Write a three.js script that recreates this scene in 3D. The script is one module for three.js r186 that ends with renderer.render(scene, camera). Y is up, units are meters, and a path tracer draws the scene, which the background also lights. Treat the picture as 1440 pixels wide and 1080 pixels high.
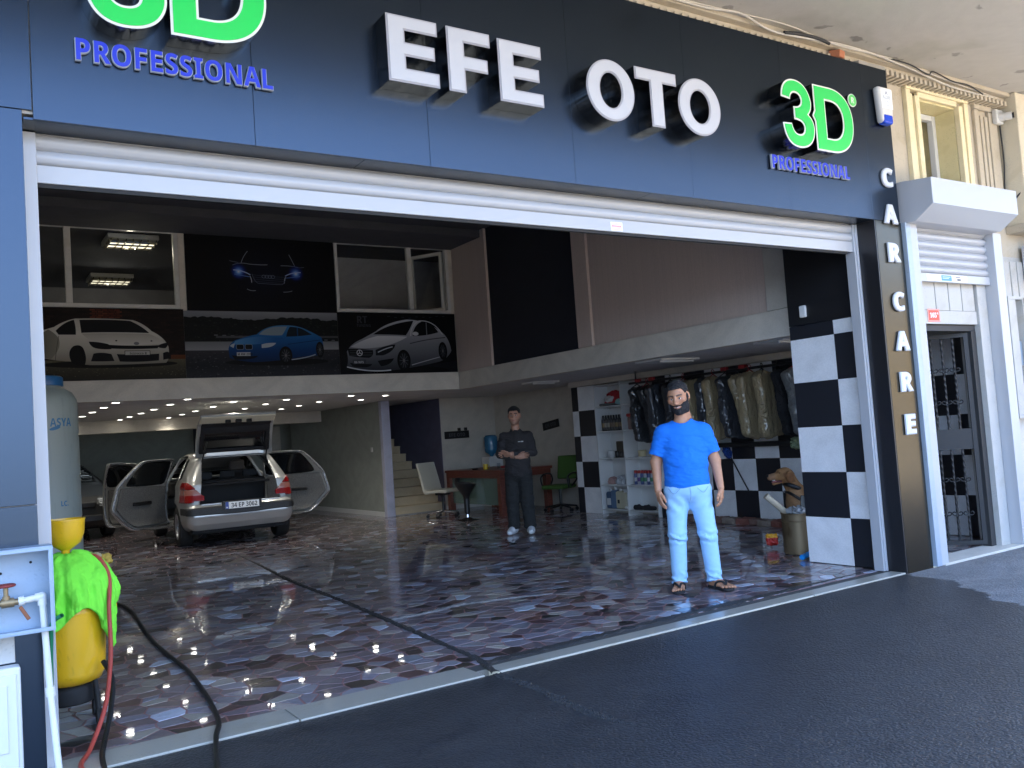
import * as THREE from 'three';
import { mergeGeometries, mergeVertices, toCreasedNormals } from 'three/addons/utils/BufferGeometryUtils.js';
import { RoundedBoxGeometry } from 'three/addons/geometries/RoundedBoxGeometry.js';
import { TextGeometry } from 'three/addons/geometries/TextGeometry.js';
import { FontLoader } from 'three/addons/loaders/FontLoader.js';
import { createNoise3D } from 'simplex-noise';

// ---------------------------------------------------------------- camera, sky, sun, exposure
const scene = new THREE.Scene();
const renderer = new THREE.WebGLRenderer({ antialias: true });
renderer.toneMapping = THREE.LinearToneMapping;
renderer.toneMappingExposure = 10.2;
renderer.shadowMap.enabled = true;
const camera = new THREE.PerspectiveCamera(47.07, 4 / 3, 0.05, 500);
{
  const right = new THREE.Vector3(0.8390, -0.0690, 0.5398), down = new THREE.Vector3(-0.0285, -0.9960, -0.0850);
  const fwd = right.clone().cross(down).normalize();
  const m = new THREE.Matrix4().makeBasis(right.normalize(), down.clone().negate().normalize(), fwd.clone().negate());
  camera.quaternion.setFromRotationMatrix(m);
  camera.position.set(0, 1.42, 4.617);
}
const SUN = new THREE.Vector3(0.25, 0.92, -0.28).normalize();
{ // clear summer sky: deep blue overhead, paler towards the horizon, whiter round the sun
  const w = 512, h = 256, d = new Float32Array(w * h * 4);
  for (let j = 0; j < h; j++) for (let i = 0; i < w; i++) {
    const el = ((j + 0.5) / h - 0.5) * Math.PI, az = ((i + 0.5) / w) * 2 * Math.PI - Math.PI;
    const v = new THREE.Vector3(Math.cos(el) * Math.cos(az), Math.sin(el), Math.cos(el) * Math.sin(az));
    const t = Math.pow(1 - Math.max(0, v.y), 3), s = Math.pow(Math.max(0, v.dot(SUN)), 8);
    const k = (j * w + i) * 4;
    d[k] = 0.15 + 0.22 * t + 0.2 * s; d[k + 1] = 0.255 + 0.23 * t + 0.2 * s; d[k + 2] = 0.51 + 0.13 * t + 0.17 * s; d[k + 3] = 1;
  }
  const sky = new THREE.DataTexture(d, w, h, THREE.RGBAFormat, THREE.FloatType);
  sky.mapping = THREE.EquirectangularReflectionMapping; sky.magFilter = sky.minFilter = THREE.LinearFilter; sky.needsUpdate = true;
  scene.background = sky; scene.environment = sky; scene.environmentIntensity = 1;
}
const sun = new THREE.DirectionalLight(new THREE.Color(1, 0.93, 0.82), 4.5);
sun.name = 'sun'; sun.position.copy(SUN).multiplyScalar(60); sun.castShadow = true;
Object.assign(sun.shadow.camera, { left: -40, right: 40, top: 40, bottom: -40, near: 1, far: 160 }); sun.shadow.mapSize.set(4096, 4096); sun.shadow.radius = 1;
scene.add(sun, sun.target);

// ---------------------------------------------------------------- helpers
let seed = 12345;
const rnd = () => { seed = (seed + 0x6d2b79f5) | 0; let t = Math.imul(seed ^ (seed >>> 15), 1 | seed); t = (t + Math.imul(t ^ (t >>> 7), 61 | t)) ^ t; return ((t ^ (t >>> 14)) >>> 0) / 4294967296; };
const rr = (a, b) => a + (b - a) * rnd(), pick = (a) => a[Math.floor(rnd() * a.length)];
const n3 = createNoise3D(rnd);
const fbm = (x, y, z = 0, o = 4) => { let s = 0, a = 0.5, f = 1; for (let i = 0; i < o; i++) { s += a * n3(x * f, y * f, z * f + i * 17.3); a *= 0.5; f *= 2.03; } return s; };
const clamp = (x, a = 0, b = 1) => Math.min(b, Math.max(a, x)), lerp = (a, b, t) => a + (b - a) * t;
const sstep = (a, b, x) => { const t = clamp((x - a) / (b - a)); return t * t * (3 - 2 * t); };
const V = (x, y, z) => new THREE.Vector3(x, y, z), lin = (r, g, b) => new THREE.Color().setRGB(r, g, b), D = Math.PI / 180;
const names = {};
const numbered = (n) => { const k = names[n] = (names[n] ?? -1) + 1; return k ? n + '_' + String(k).padStart(3, '0') : n; };
function tag(o, label, category, group) { o.userData.label = label; o.userData.category = category; if (group) o.userData.group = group; return o; }
function thing(name, label, category, p = [0, 0, 0], turn = 0, group) {
  const o = new THREE.Group(); o.name = numbered(name); o.position.set(...p); o.rotation.y = turn; scene.add(o);
  return tag(o, label, category, group);
}
function obj(name, g, m, parent) {
  if (Array.isArray(g)) g = M(g);
  const o = new THREE.Mesh(g, m); o.castShadow = o.receiveShadow = true;
  if (parent) { o.name = name; parent.add(o); } else { o.name = numbered(name); scene.add(o); }
  return o;
}
function single(name, label, category, g, m, group) { return tag(obj(name, g, m), label, category, group); }
function struct(name, g, m) { const o = obj(name, g, m); o.userData.kind = 'structure'; return o; }
const M = (list) => { const keep = list.every((g) => g.attributes.color); return mergeGeometries(list.map((g) => { const q = g.index ? g.toNonIndexed() : g.clone(); for (const k of Object.keys(q.attributes)) if (!['position', 'normal', 'uv'].includes(k) && !(k === 'color' && keep)) q.deleteAttribute(k); q.morphAttributes = {}; if (!q.attributes.uv) q.setAttribute('uv', new THREE.BufferAttribute(new Float32Array(q.attributes.position.count * 2), 2)); return q; })); };
const at = (g, x, y, z, rx = 0, ry = 0, rz = 0) => { g.applyMatrix4(new THREE.Matrix4().compose(V(x, y, z), new THREE.Quaternion().setFromEuler(new THREE.Euler(rx, ry, rz, 'YXZ')), V(1, 1, 1))); return g; };
// uv in metres, from the face's main direction
function U(g, s = 1) {
  if (Array.isArray(g)) g = M(g); if (g.index) g = g.toNonIndexed();
  const p = g.attributes.position, n = g.attributes.normal, uv = new Float32Array(p.count * 2);
  for (let i = 0; i < p.count; i++) {
    const a = Math.abs(n.getX(i)), b = Math.abs(n.getY(i)), c = Math.abs(n.getZ(i)), x = p.getX(i), y = p.getY(i), z = p.getZ(i);
    if (b >= a && b >= c) { uv[2 * i] = x * s; uv[2 * i + 1] = z * s; } else if (a >= c) { uv[2 * i] = z * s; uv[2 * i + 1] = y * s; } else { uv[2 * i] = x * s; uv[2 * i + 1] = y * s; }
  }
  g.setAttribute('uv', new THREE.BufferAttribute(uv, 2)); return g;
}
// boxes by their limits; rounded by r
function bx(x0, x1, y0, y1, z0, z1, r = 0) {
  const w = x1 - x0, h = y1 - y0, d = z1 - z0;
  const g = r ? new RoundedBoxGeometry(w, h, d, 2, Math.min(r, w / 2.01, h / 2.01, d / 2.01)) : new THREE.BoxGeometry(w, h, d);
  return g.translate((x0 + x1) / 2, (y0 + y1) / 2, (z0 + z1) / 2);
}
const ub = (...a) => U(bx(...a));
const cyl = (x, y, z, r0, r1, h, n = 24) => new THREE.CylinderGeometry(r1, r0, h, n).translate(x, y + h / 2, z);
const tube = (pts, r, n = 40, k = 8) => new THREE.TubeGeometry(new THREE.CatmullRomCurve3(pts.map((p) => V(...p))), n, r, k);
const rod = (a, b, r, k = 8, r2 = r) => { const A = V(...a), B = V(...b), d = B.clone().sub(A); const g = new THREE.CylinderGeometry(r2, r, d.length(), k); g.applyQuaternion(new THREE.Quaternion().setFromUnitVectors(V(0, 1, 0), d.normalize())); return g.translate((A.x + B.x) / 2, (A.y + B.y) / 2, (A.z + B.z) / 2); };
const lathe = (pts, n = 32) => new THREE.LatheGeometry(pts.map((p) => new THREE.Vector2(...p)), n);
const ball = (x, y, z, a, b = a, c = a) => new THREE.SphereGeometry(1, 20, 14).scale(a, b, c).translate(x, y, z);
function extr(shape, depth, bevel = 0, curve = 8) { return new THREE.ExtrudeGeometry(shape, { depth, curveSegments: curve, bevelEnabled: bevel > 0, bevelSize: bevel, bevelThickness: bevel, bevelSegments: 2, bevelOffset: -bevel }); }
const poly = (pts) => new THREE.Shape(pts.map((p) => new THREE.Vector2(...p)));
// textures
function tex(w, h, fn, srgb = false, rep = 1) {
  const d = new Uint8Array(w * h * 4);
  for (let j = 0; j < h; j++) for (let i = 0; i < w; i++) { const c = fn(i / w, j / h, i, j), k = (j * w + i) * 4; d[k] = clamp(c[0]) * 255; d[k + 1] = clamp(c[1]) * 255; d[k + 2] = clamp(c[2]) * 255; d[k + 3] = 255; }
  const t = new THREE.DataTexture(d, w, h, THREE.RGBAFormat); t.wrapS = t.wrapT = THREE.RepeatWrapping; t.magFilter = THREE.LinearFilter; t.minFilter = THREE.LinearMipmapLinearFilter; t.generateMipmaps = true;
  if (srgb) t.colorSpace = THREE.SRGBColorSpace; t.repeat.set(rep, rep); t.needsUpdate = true; return t;
}
// noise that repeats without a seam
const tn = (u, v, f, s = 0) => { const a = u * 2 * Math.PI, b = v * 2 * Math.PI, r = f / (2 * Math.PI); return n3(Math.cos(a) * r + s, Math.sin(a) * r + Math.cos(b) * r * 1.31 + s * 1.7, Math.sin(b) * r * 1.31 - s); };
const tfbm = (u, v, f, s = 0, o = 4) => { let t = 0, a = 0.5; for (let i = 0; i < o; i++) { t += a * tn(u, v, f, s + i * 9.1); a *= 0.5; f *= 2; } return t; };
function canvasTex(w, h, draw, rep) { const c = document.createElement('canvas'); c.width = w; c.height = h; draw(c.getContext('2d'), w, h); const t = new THREE.CanvasTexture(c); t.colorSpace = THREE.SRGBColorSpace; if (rep) { t.wrapS = t.wrapT = THREE.RepeatWrapping; } return t; }
const std = (c, roughness = 0.6, o = {}) => new THREE.MeshStandardMaterial({ color: Array.isArray(c) ? lin(...c) : c, roughness, ...o });
const phy = (c, roughness = 0.4, o = {}) => new THREE.MeshPhysicalMaterial({ color: Array.isArray(c) ? lin(...c) : c, roughness, ...o });

const T = {};
T.plaster = tex(512, 512, (u, v) => { const a = 0.9 + 0.13 * tfbm(u, v, 5, 3) + 0.05 * tn(u, v, 90, 8); return [a, a, a]; }, false, 0.5);
T.grain = tex(512, 512, (u, v) => { const a = 0.5 + 0.5 * tfbm(u, v, 40, 1, 3); return [a, a, a]; }, false, 2);
T.dirt = tex(512, 512, (u, v) => { const s = sstep(0.05, 0.5, tfbm(u, v, 4, 21, 5)), t = sstep(0.5, 0.75, tn(u, v, 70, 33)) * sstep(-0.2, 0.3, tn(u, v, 6, 90)); const a = 1 - 0.08 * s - 0.16 * t - 0.03 * tn(u, v, 110, 4); return [a, a * (1 - 0.015 * s), a * (1 - 0.06 * s)]; }, false, 0.6);
T.brush = tex(256, 512, (u, v) => { const a = 0.5 + 0.28 * n3(u * 160, v * 3, 4) + 0.2 * n3(u * 60, v * 2, 7); return [a, a, a]; }, false, 1);
T.smudge = tex(512, 512, (u, v) => { const a = 0.5 + 0.42 * tfbm(u, v, 6, 11, 4); return [a, a, a]; }, false, 0.5);
T.fabric = tex(256, 256, (u, v, i, j) => { const a = 0.55 + 0.2 * (((i >> 1) + (j >> 1)) % 2) + 0.25 * tn(u, v, 30, 5); return [a, a, a]; }, false, 6);
T.wood = tex(512, 512, (u, v) => { const g = tfbm(u, v, 3, 2, 3), a = 0.75 + 0.3 * n3(u * 2, v * 60 + g * 5, 3) + 0.12 * n3(u * 6, v * 200, 9); return [a, a, a]; }, false, 1);
const fontB = await new FontLoader().loadAsync('fonts/droid/droid_sans_bold.typeface.json');
const text = (s, size, depth, bevel = 0) => { const g = new TextGeometry(s, { font: fontB, size, depth, curveSegments: 6, bevelEnabled: bevel > 0, bevelSize: bevel, bevelThickness: Math.abs(bevel), bevelSegments: 1 }); g.computeBoundingBox(); const b = g.boundingBox; return g.translate(-b.min.x, -b.min.y, 0); };
// stretch a flat lettering to limits
const fit = (g, x0, x1, y0, y1) => { g.computeBoundingBox(); const b = g.boundingBox; return g.translate(-b.min.x, -b.min.y, 0).scale((x1 - x0) / (b.max.x - b.min.x), (y1 - y0) / (b.max.y - b.min.y), 1).translate(x0, y0, 0); };

// ---- signed distance modelling: a smooth closed mesh of the zero level of f inside a box (surface nets)
function nets(f, lo, hi, cell, paint) {
  const nx = Math.ceil((hi[0] - lo[0]) / cell) + 1, ny = Math.ceil((hi[1] - lo[1]) / cell) + 1, nz = Math.ceil((hi[2] - lo[2]) / cell) + 1;
  const F = new Float32Array(nx * ny * nz), id = new Int32Array(nx * ny * nz).fill(-1), sx = 1, sy = nx, sz = nx * ny;
  for (let k = 0, q = 0; k < nz; k++) for (let j = 0; j < ny; j++) for (let i = 0; i < nx; i++, q++) {
    const edge = !i || !j || !k || i === nx - 1 || j === ny - 1 || k === nz - 1;
    const v = f(lo[0] + i * cell, lo[1] + j * cell, lo[2] + k * cell); F[q] = edge ? Math.max(v, cell * 0.01) : v;
  }
  const P = [], I = [], E = [[0, sx], [0, sy], [0, sz], [sx, sx + sy], [sx, sx + sz], [sy, sy + sx], [sy, sy + sz], [sz, sz + sx], [sz, sz + sy], [sx + sy, sx + sy + sz], [sx + sz, sx + sz + sy], [sy + sz, sx + sy + sz]];
  const pos = (o) => [o % nx === 0 ? 0 : 0];
  const off = new Map([[0, [0, 0, 0]], [sx, [1, 0, 0]], [sy, [0, 1, 0]], [sz, [0, 0, 1]], [sx + sy, [1, 1, 0]], [sx + sz, [1, 0, 1]], [sy + sz, [0, 1, 1]], [sx + sy + sz, [1, 1, 1]]]);
  for (let k = 0; k < nz - 1; k++) for (let j = 0; j < ny - 1; j++) for (let i = 0; i < nx - 1; i++) {
    const q = i + j * sy + k * sz; let x = 0, y = 0, z = 0, n = 0;
    for (const [a, b] of E) {
      const A = F[q + a], B = F[q + b]; if ((A < 0) === (B < 0)) continue;
      const t = A / (A - B), oa = off.get(a), ob = off.get(b);
      x += oa[0] + (ob[0] - oa[0]) * t; y += oa[1] + (ob[1] - oa[1]) * t; z += oa[2] + (ob[2] - oa[2]) * t; n++;
    }
    if (n) { id[q] = P.length / 3; P.push(lo[0] + (i + x / n) * cell, lo[1] + (j + y / n) * cell, lo[2] + (k + z / n) * cell); }
  }
  const quad = (a, b, c, d, flip) => { if (flip) I.push(a, c, b, a, d, c); else I.push(a, b, c, a, c, d); };
  for (let k = 1; k < nz - 1; k++) for (let j = 1; j < ny - 1; j++) for (let i = 1; i < nx - 1; i++) {
    const q = i + j * sy + k * sz, s = F[q] < 0;
    if (s !== F[q + sx] < 0) quad(id[q - sy - sz], id[q - sz], id[q], id[q - sy], !s);
    if (s !== F[q + sy] < 0) quad(id[q - sx - sz], id[q - sx], id[q], id[q - sz], !s);
    if (s !== F[q + sz] < 0) quad(id[q - sx - sy], id[q - sy], id[q], id[q - sx], !s);
  }
  const g = new THREE.BufferGeometry(), N = new Float32Array(P.length), e = cell * 0.5;
  for (let i = 0; i < P.length; i += 3) {
    const [x, y, z] = [P[i], P[i + 1], P[i + 2]];
    const a = f(x + e, y, z) - f(x - e, y, z), b = f(x, y + e, z) - f(x, y - e, z), c = f(x, y, z + e) - f(x, y, z - e), l = Math.hypot(a, b, c) || 1;
    N[i] = a / l; N[i + 1] = b / l; N[i + 2] = c / l;
  }
  g.setAttribute('position', new THREE.BufferAttribute(new Float32Array(P), 3)); g.setAttribute('normal', new THREE.BufferAttribute(N, 3));
  const uv = new Float32Array(P.length / 3 * 2); for (let i = 0; i < P.length / 3; i++) { uv[2 * i] = P[3 * i] + P[3 * i + 2] * 0.7; uv[2 * i + 1] = P[3 * i + 1]; }
  g.setAttribute('uv', new THREE.BufferAttribute(uv, 2));
  if (paint) { const C = new Float32Array(P.length); for (let i = 0; i < P.length; i += 3) { const c = paint(P[i], P[i + 1], P[i + 2]); C[i] = c[0]; C[i + 1] = c[1]; C[i + 2] = c[2]; } g.setAttribute('color', new THREE.BufferAttribute(C, 3)); }
  g.setIndex(I); return g;
}
const smin = (a, b, k) => { const h = Math.max(k - Math.abs(a - b), 0) / k; return Math.min(a, b) - h * h * k * 0.25; };
const smax = (a, b, k) => -smin(-a, -b, k);
// tapered capsule
function cap(x, y, z, a, b, ra, rb) {
  const bx_ = b[0] - a[0], by = b[1] - a[1], bz = b[2] - a[2], px = x - a[0], py = y - a[1], pz = z - a[2];
  const t = clamp((px * bx_ + py * by + pz * bz) / (bx_ * bx_ + by * by + bz * bz || 1));
  const dx = px - bx_ * t, dy = py - by * t, dz = pz - bz * t; return Math.sqrt(dx * dx + dy * dy + dz * dz) - (ra + (rb - ra) * t);
}
const ell = (x, y, z, c, r) => { const a = (x - c[0]) / r[0], b = (y - c[1]) / r[1], d = (z - c[2]) / r[2], k = Math.sqrt(a * a + b * b + d * d), k2 = Math.sqrt(a * a / (r[0] * r[0]) + b * b / (r[1] * r[1]) + d * d / (r[2] * r[2])); return k2 ? k * (k - 1) / k2 : -Math.min(...r); };
const sbox = (x, y, z, c, h, r) => { const a = Math.abs(x - c[0]) - h[0] + r, b = Math.abs(y - c[1]) - h[1] + r, d = Math.abs(z - c[2]) - h[2] + r; return Math.hypot(Math.max(a, 0), Math.max(b, 0), Math.max(d, 0)) + Math.min(Math.max(a, b, d), 0) - r; };
// distance to a 2D polygon
function spoly(pts) {
  const n = pts.length;
  return (x, y) => {
    let d = 1e9, s = 1;
    for (let i = 0, j = n - 1; i < n; j = i++) {
      const ex = pts[j][0] - pts[i][0], ey = pts[j][1] - pts[i][1], wx = x - pts[i][0], wy = y - pts[i][1], t = clamp((wx * ex + wy * ey) / (ex * ex + ey * ey));
      const bx2 = wx - ex * t, by2 = wy - ey * t; d = Math.min(d, bx2 * bx2 + by2 * by2);
      const c1 = y >= pts[i][1], c2 = y < pts[j][1], c3 = ex * wy > ey * wx; if ((c1 && c2 && c3) || (!c1 && !c2 && !c3)) s = -s;
    }
    return s * Math.sqrt(d);
  };
}

// ---------------------------------------------------------------- materials of the place
const m = {};
m.acm = std([0.048, 0.064, 0.088], 0.3, { metalness: 1 });
m.acm.roughness = 0.27;
m.acmPier = std([0.085, 0.078, 0.062], 0.25, { metalness: 1 });
m.acmDark = phy([0.012, 0.012, 0.014], 0.35, {});
m.seam = std([0.004, 0.004, 0.004], 0.9);
m.alu = std([0.46, 0.47, 0.49], 0.38, { metalness: 0.2, bumpMap: T.grain, bumpScale: 0.0001 });
m.aluWhite = phy([0.43, 0.438, 0.45], 0.32);
m.cream = std([0.60, 0.56, 0.48], 0.85, { map: T.plaster, bumpMap: T.plaster, bumpScale: 0.004 });
m.creamOld = std([0.48, 0.42, 0.325], 0.8, { map: T.dirt, bumpMap: T.plaster, bumpScale: 0.004 });
m.paper = std([0.64, 0.52, 0.45], 0.85, { map: tex(512, 256, (u, v) => { const s = 0.9 + 0.05 * n3(u * 90, 0, 3) + 0.05 * tn(u, v, 60, 2); return [s, s, s]; }, false, 0.8) });
m.beige = std([0.58, 0.535, 0.46], 0.85, { map: T.plaster, bumpMap: T.plaster, bumpScale: 0.002 });
m.bandm = std([0.66, 0.60, 0.51], 0.8, { map: T.plaster });
m.greyGreen = std([0.33, 0.35, 0.31], 0.8, { map: T.plaster });
m.lilac = std([0.50, 0.50, 0.60], 0.8, { map: T.plaster });
m.purple = std([0.13, 0.125, 0.19], 0.85, { map: T.plaster });
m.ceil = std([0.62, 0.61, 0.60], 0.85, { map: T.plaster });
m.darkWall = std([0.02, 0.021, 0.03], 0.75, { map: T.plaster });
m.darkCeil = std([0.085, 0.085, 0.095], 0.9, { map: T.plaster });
m.frameW = phy([0.62, 0.60, 0.56], 0.4, { map: T.dirt });
m.glass = phy([0.9, 0.93, 0.95], 0.02, { transmission: 1, thickness: 0, ior: 1.5, bumpMap: T.smudge, bumpScale: 0.0002 });
m.black = phy([0.012, 0.012, 0.013], 0.42); m.rubber = std([0.014, 0.014, 0.014], 0.75);
m.chrome = std([0.8, 0.8, 0.82], 0.12, { metalness: 1 });
m.officeWall = std([0.22, 0.21, 0.21], 0.9, { map: T.plaster });
m.lilacGrey = std([0.52, 0.48, 0.47], 0.9, { map: T.plaster });
m.concrete = std([0.34, 0.32, 0.29], 0.9, { map: T.dirt, bumpMap: T.grain, bumpScale: 0.002 });
m.white = phy([0.64, 0.64, 0.62], 0.45); m.whiteDirty = phy([0.46, 0.45, 0.42], 0.5, { map: T.dirt });

// ---------------------------------------------------------------- ground: street, wet patch, shop floor
{
  const asphN = 1024, hgt = new Float32Array(asphN * asphN);
  for (let i = 0; i < 26000; i++) { // aggregate grains
    const cx = rnd() * asphN, cy = rnd() * asphN, r = rr(2.2, 6.5), a = rr(0.3, 1), sq = rr(0.7, 1.4);
    for (let y = -7; y <= 7; y++) for (let x = -7; x <= 7; x++) { const d = Math.hypot(x * sq, y) / r; if (d < 1) { const k = ((Math.floor(cy) + y + asphN) % asphN) * asphN + (Math.floor(cx) + x + asphN) % asphN; hgt[k] = Math.max(hgt[k], a * (1 - d * d * d)); } }
  }
  const at_ = (u, v) => hgt[(Math.floor(v * asphN) % asphN) * asphN + Math.floor(u * asphN) % asphN];
  const bump = tex(asphN, asphN, (u, v) => { const a = at_(u, v); return [a, a, a]; });
  const col = tex(asphN, asphN, (u, v, i, j) => { const q = n3(i * 0.11, j * 0.11, 2), fl = n3(i * 0.35, j * 0.35, 9) > 0.83 ? 0.5 : 0, a = 0.52 + 0.2 * at_(u, v) + 0.12 * q + 0.12 * tfbm(u, v, 6, 40) + fl * at_(u, v); return [a, a, a]; });
  const asph = (c, r, o) => std(c, r, { map: col, bumpMap: bump, bumpScale: 0.003, vertexColors: true, ...o });
  const macro = (x, z) => { const a = 1 + 0.22 * fbm(x * 0.5, z * 0.5, 1) + 0.12 * fbm(x * 2.3, z * 2.3, 5), s = sstep(0.25, 0.5, fbm(x * 0.9 + 7, z * 2.1, 3)); return [a * (1 - 0.22 * s), a * (1 - 0.21 * s), a * (1 - 0.18 * s)]; };
  // street sheet: dense near the shop, then out to the horizon
  const xs = [], zs = [-0.0]; for (let x = -3; x <= 13.001; x += 0.08) xs.push(x);
  xs.unshift(-200, -60, -20, -8); xs.push(18, 30, 60, 200); for (let z = 0.08; z < 5; z += 0.08) zs.push(z); zs.push(7, 12, 20, 40, 90, 200);
  const P = [], C = [], uv = [], I = [];
  zs.forEach((z) => xs.forEach((x) => { P.push(x, -0.0085, z); uv.push(x / 1.7, z / 1.7); C.push(...macro(x, z).map((q) => q * (z > 5.2 ? 0.35 : 1))); }));
  for (let j = 0; j < zs.length - 1; j++) for (let i = 0; i < xs.length - 1; i++) { const a = j * xs.length + i, b = a + xs.length; I.push(a, b, a + 1, a + 1, b, b + 1); }
  const g = new THREE.BufferGeometry(); g.setAttribute('position', new THREE.Float32BufferAttribute(P, 3)); g.setAttribute('uv', new THREE.Float32BufferAttribute(uv, 2)); g.setAttribute('color', new THREE.Float32BufferAttribute(C, 3)); g.setIndex(I); g.computeVertexNormals();
  struct('road', g, asph([0.30, 0.30, 0.30], 0.85));
  // water-soaked asphalt in front of the shop, with its own ragged outline
  const edge = []; const wob = (t) => 0.07 * fbm(t * 2.1, 3, 1) + 0.03 * fbm(t * 9, 5, 2);
  for (let t = 0; t <= 1; t += 0.02) { const z = t * 4.6; edge.push([6.86 - 0.12 * z - 0.55 * sstep(0, 1.6, z) + wob(z) * 2, z]); }
  const pts = [[-2.9, 0.002], [-2.9, 4.8], [4.5, 4.8], ...edge.reverse().map(([x, z]) => [x, Math.max(0.002, z)])];
  const shp = poly(pts.map(([x, z]) => [x, z])), wg0 = new THREE.ShapeGeometry(shp);
  // refine: grid clipped to the outline
  const W = [], WC = [], WU = [], inside = spoly(pts);
  const cellW = 0.06; for (let z = 0.002; z < 4.7; z += cellW) for (let x = -2.8; x < 7; x += cellW) { if (inside(x + cellW / 2, z + cellW / 2) > 0) continue; const q = [[x, z], [x, z + cellW], [x + cellW, z], [x + cellW, z], [x, z + cellW], [x + cellW, z + cellW]]; for (const [a, b] of q) { W.push(a, -0.0045, b); WU.push(a / 1.7, b / 1.7); WC.push(...macro(a, b)); } }
  const wg = new THREE.BufferGeometry(); wg.setAttribute('position', new THREE.Float32BufferAttribute(W, 3)); wg.setAttribute('uv', new THREE.Float32BufferAttribute(WU, 2)); wg.setAttribute('color', new THREE.Float32BufferAttribute(WC, 3)); wg.computeVertexNormals();
  struct('wet_asphalt', wg, asph([0.058, 0.058, 0.060], 0.45, { roughness: 0.48 }));

  // shop floor: crazy paving of polished offcuts in red mortar under a film of water
  const grout = std([0.30, 0.15, 0.14], 0.5, { map: T.plaster });
  const floor = struct('floor', U([bx(0.1, 9.7, -0.2, -0.0025, -20.2, -0.255)], 1), grout);
  const cell = 0.122, sites = new Map(), key = (i, j) => i * 1000 + j;
  const site = (i, j) => { const k = key(i, j); if (!sites.has(k)) { const h = (n) => { const s = Math.sin(i * 127.1 + j * 311.7 + n * 74.7) * 43758.5453; return s - Math.floor(s); }; sites.set(k, [(i + 0.06 + 0.88 * h(1)) * cell * 1.25, (j + 0.06 + 0.88 * h(2)) * cell * 0.95, h(3), h(4), h(5)]); } return sites.get(k); };
  const clip = (pg, nx, ny, d) => { const out = []; for (let i = 0; i < pg.length; i++) { const a = pg[i], b = pg[(i + 1) % pg.length], da = a[0] * nx + a[1] * ny - d, db = b[0] * nx + b[1] * ny - d; if (da <= 0) out.push(a); if ((da < 0) !== (db < 0)) { const t = da / (da - db); out.push([a[0] + (b[0] - a[0]) * t, a[1] + (b[1] - a[1]) * t]); } } return out; };
  const tone = (h, h2, h3) => { // which stone it is
    const v = 1.35 + 0.6 * h2, w = h < 0.30 ? [0.11, 0.092, 0.105] : h < 0.44 ? [0.145, 0.108, 0.105] : h < 0.60 ? [0.17, 0.165, 0.19] : h < 0.72 ? [0.062, 0.032, 0.032] : h < 0.79 ? [0.018, 0.017, 0.018] : h < 0.89 ? [0.24, 0.22, 0.195] : h < 0.955 ? [0.185, 0.20, 0.235] : [0.36, 0.40, 0.47];
    return [w[0] * v, w[1] * v * (0.95 + 0.1 * h3), w[2] * v];
  };
  const vein = tex(512, 512, (u, v) => { const a = 0.84 + 0.22 * tfbm(u, v, 12, 5, 4) + 0.16 * (1 - Math.min(1, Math.abs(tfbm(u, v, 5, 51, 4)) * 14)) ; return [a, a, a]; }, false, 1);
  const ripple = tex(512, 512, (u, v) => { const a = 0.5 + 0.4 * tfbm(u, v, 4, 77, 3); return [a, a, a]; }, false, 0.8);
  m.stone = phy([1, 1, 1], 0.3, { vertexColors: true, map: vein, clearcoat: 1, clearcoatRoughness: 0.03, bumpMap: ripple, bumpScale: 0.0012 });
  const stones = [];
  for (let i = 0; i < 66; i++) for (let j = -176; j < 0; j++) {
    const s = site(i, j); let pg = [[s[0] - 0.6, s[1] - 0.6], [s[0] + 0.6, s[1] - 0.6], [s[0] + 0.6, s[1] + 0.6], [s[0] - 0.6, s[1] + 0.6]];
    for (let a = -2; a <= 2 && pg.length; a++) for (let b = -3; b <= 3; b++) if (a || b) { const q = site(i + a, j + b), dx = q[0] - s[0], dz = q[1] - s[1], l = Math.hypot(dx, dz); pg = clip(pg, dx / l, dz / l, (s[0] * dx + s[1] * dz) / l + l / 2 - 0.0062); }
    for (const c of [[0, 1, -0.262], [1, 0, 9.68], [-1, 0, -0.22], [0, -1, 20]]) pg = clip(pg, ...c);
    // drop stubby corners so that the stones stay angular
    pg = pg.filter((p, k) => { const q = pg[(k + 1) % pg.length]; return Math.hypot(p[0] - q[0], p[1] - q[1]) > 0.014; });
    if (pg.length < 3) continue;
    let area = 0; pg.forEach((p, k) => { const q = pg[(k + 1) % pg.length]; area += p[0] * q[1] - q[0] * p[1]; });
    if (Math.abs(area) < 0.0012) continue;
    const tilt = [(s[3] - 0.5) * 0.004, (s[4] - 0.5) * 0.004], c = tone(s[2], s[3], s[4]), Pp = [], Cc = [], Uu = [], ox = s[3] * 5, oy = s[4] * 5;
    const ya = (p) => (p[0] - s[0]) * tilt[0] + (p[1] - s[1]) * tilt[1];
    const put = (x, y, z, k = 1) => { Pp.push(x, y, z); Cc.push(c[0] * k, c[1] * k, c[2] * k); Uu.push(x + ox, z + oy); };
    const ctr = pg.reduce((q, p) => [q[0] + p[0] / pg.length, q[1] + p[1] / pg.length], [0, 0]);
    pg.forEach((p, k) => { const q = pg[(k + 1) % pg.length];
      put(ctr[0], ya(ctr), ctr[1]); put(q[0], ya(q), q[1]); put(p[0], ya(p), p[1]);
      put(p[0], ya(p), p[1]); put(q[0], ya(q), q[1]); put(p[0], -0.006, p[1]); put(q[0], ya(q), q[1]); put(q[0], -0.006, q[1]); put(p[0], -0.006, p[1]); });
    const gg = new THREE.BufferGeometry(); gg.setAttribute('position', new THREE.Float32BufferAttribute(Pp, 3)); gg.setAttribute('color', new THREE.Float32BufferAttribute(Cc, 3)); gg.setAttribute('uv', new THREE.Float32BufferAttribute(Uu, 2)); gg.computeVertexNormals();
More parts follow.
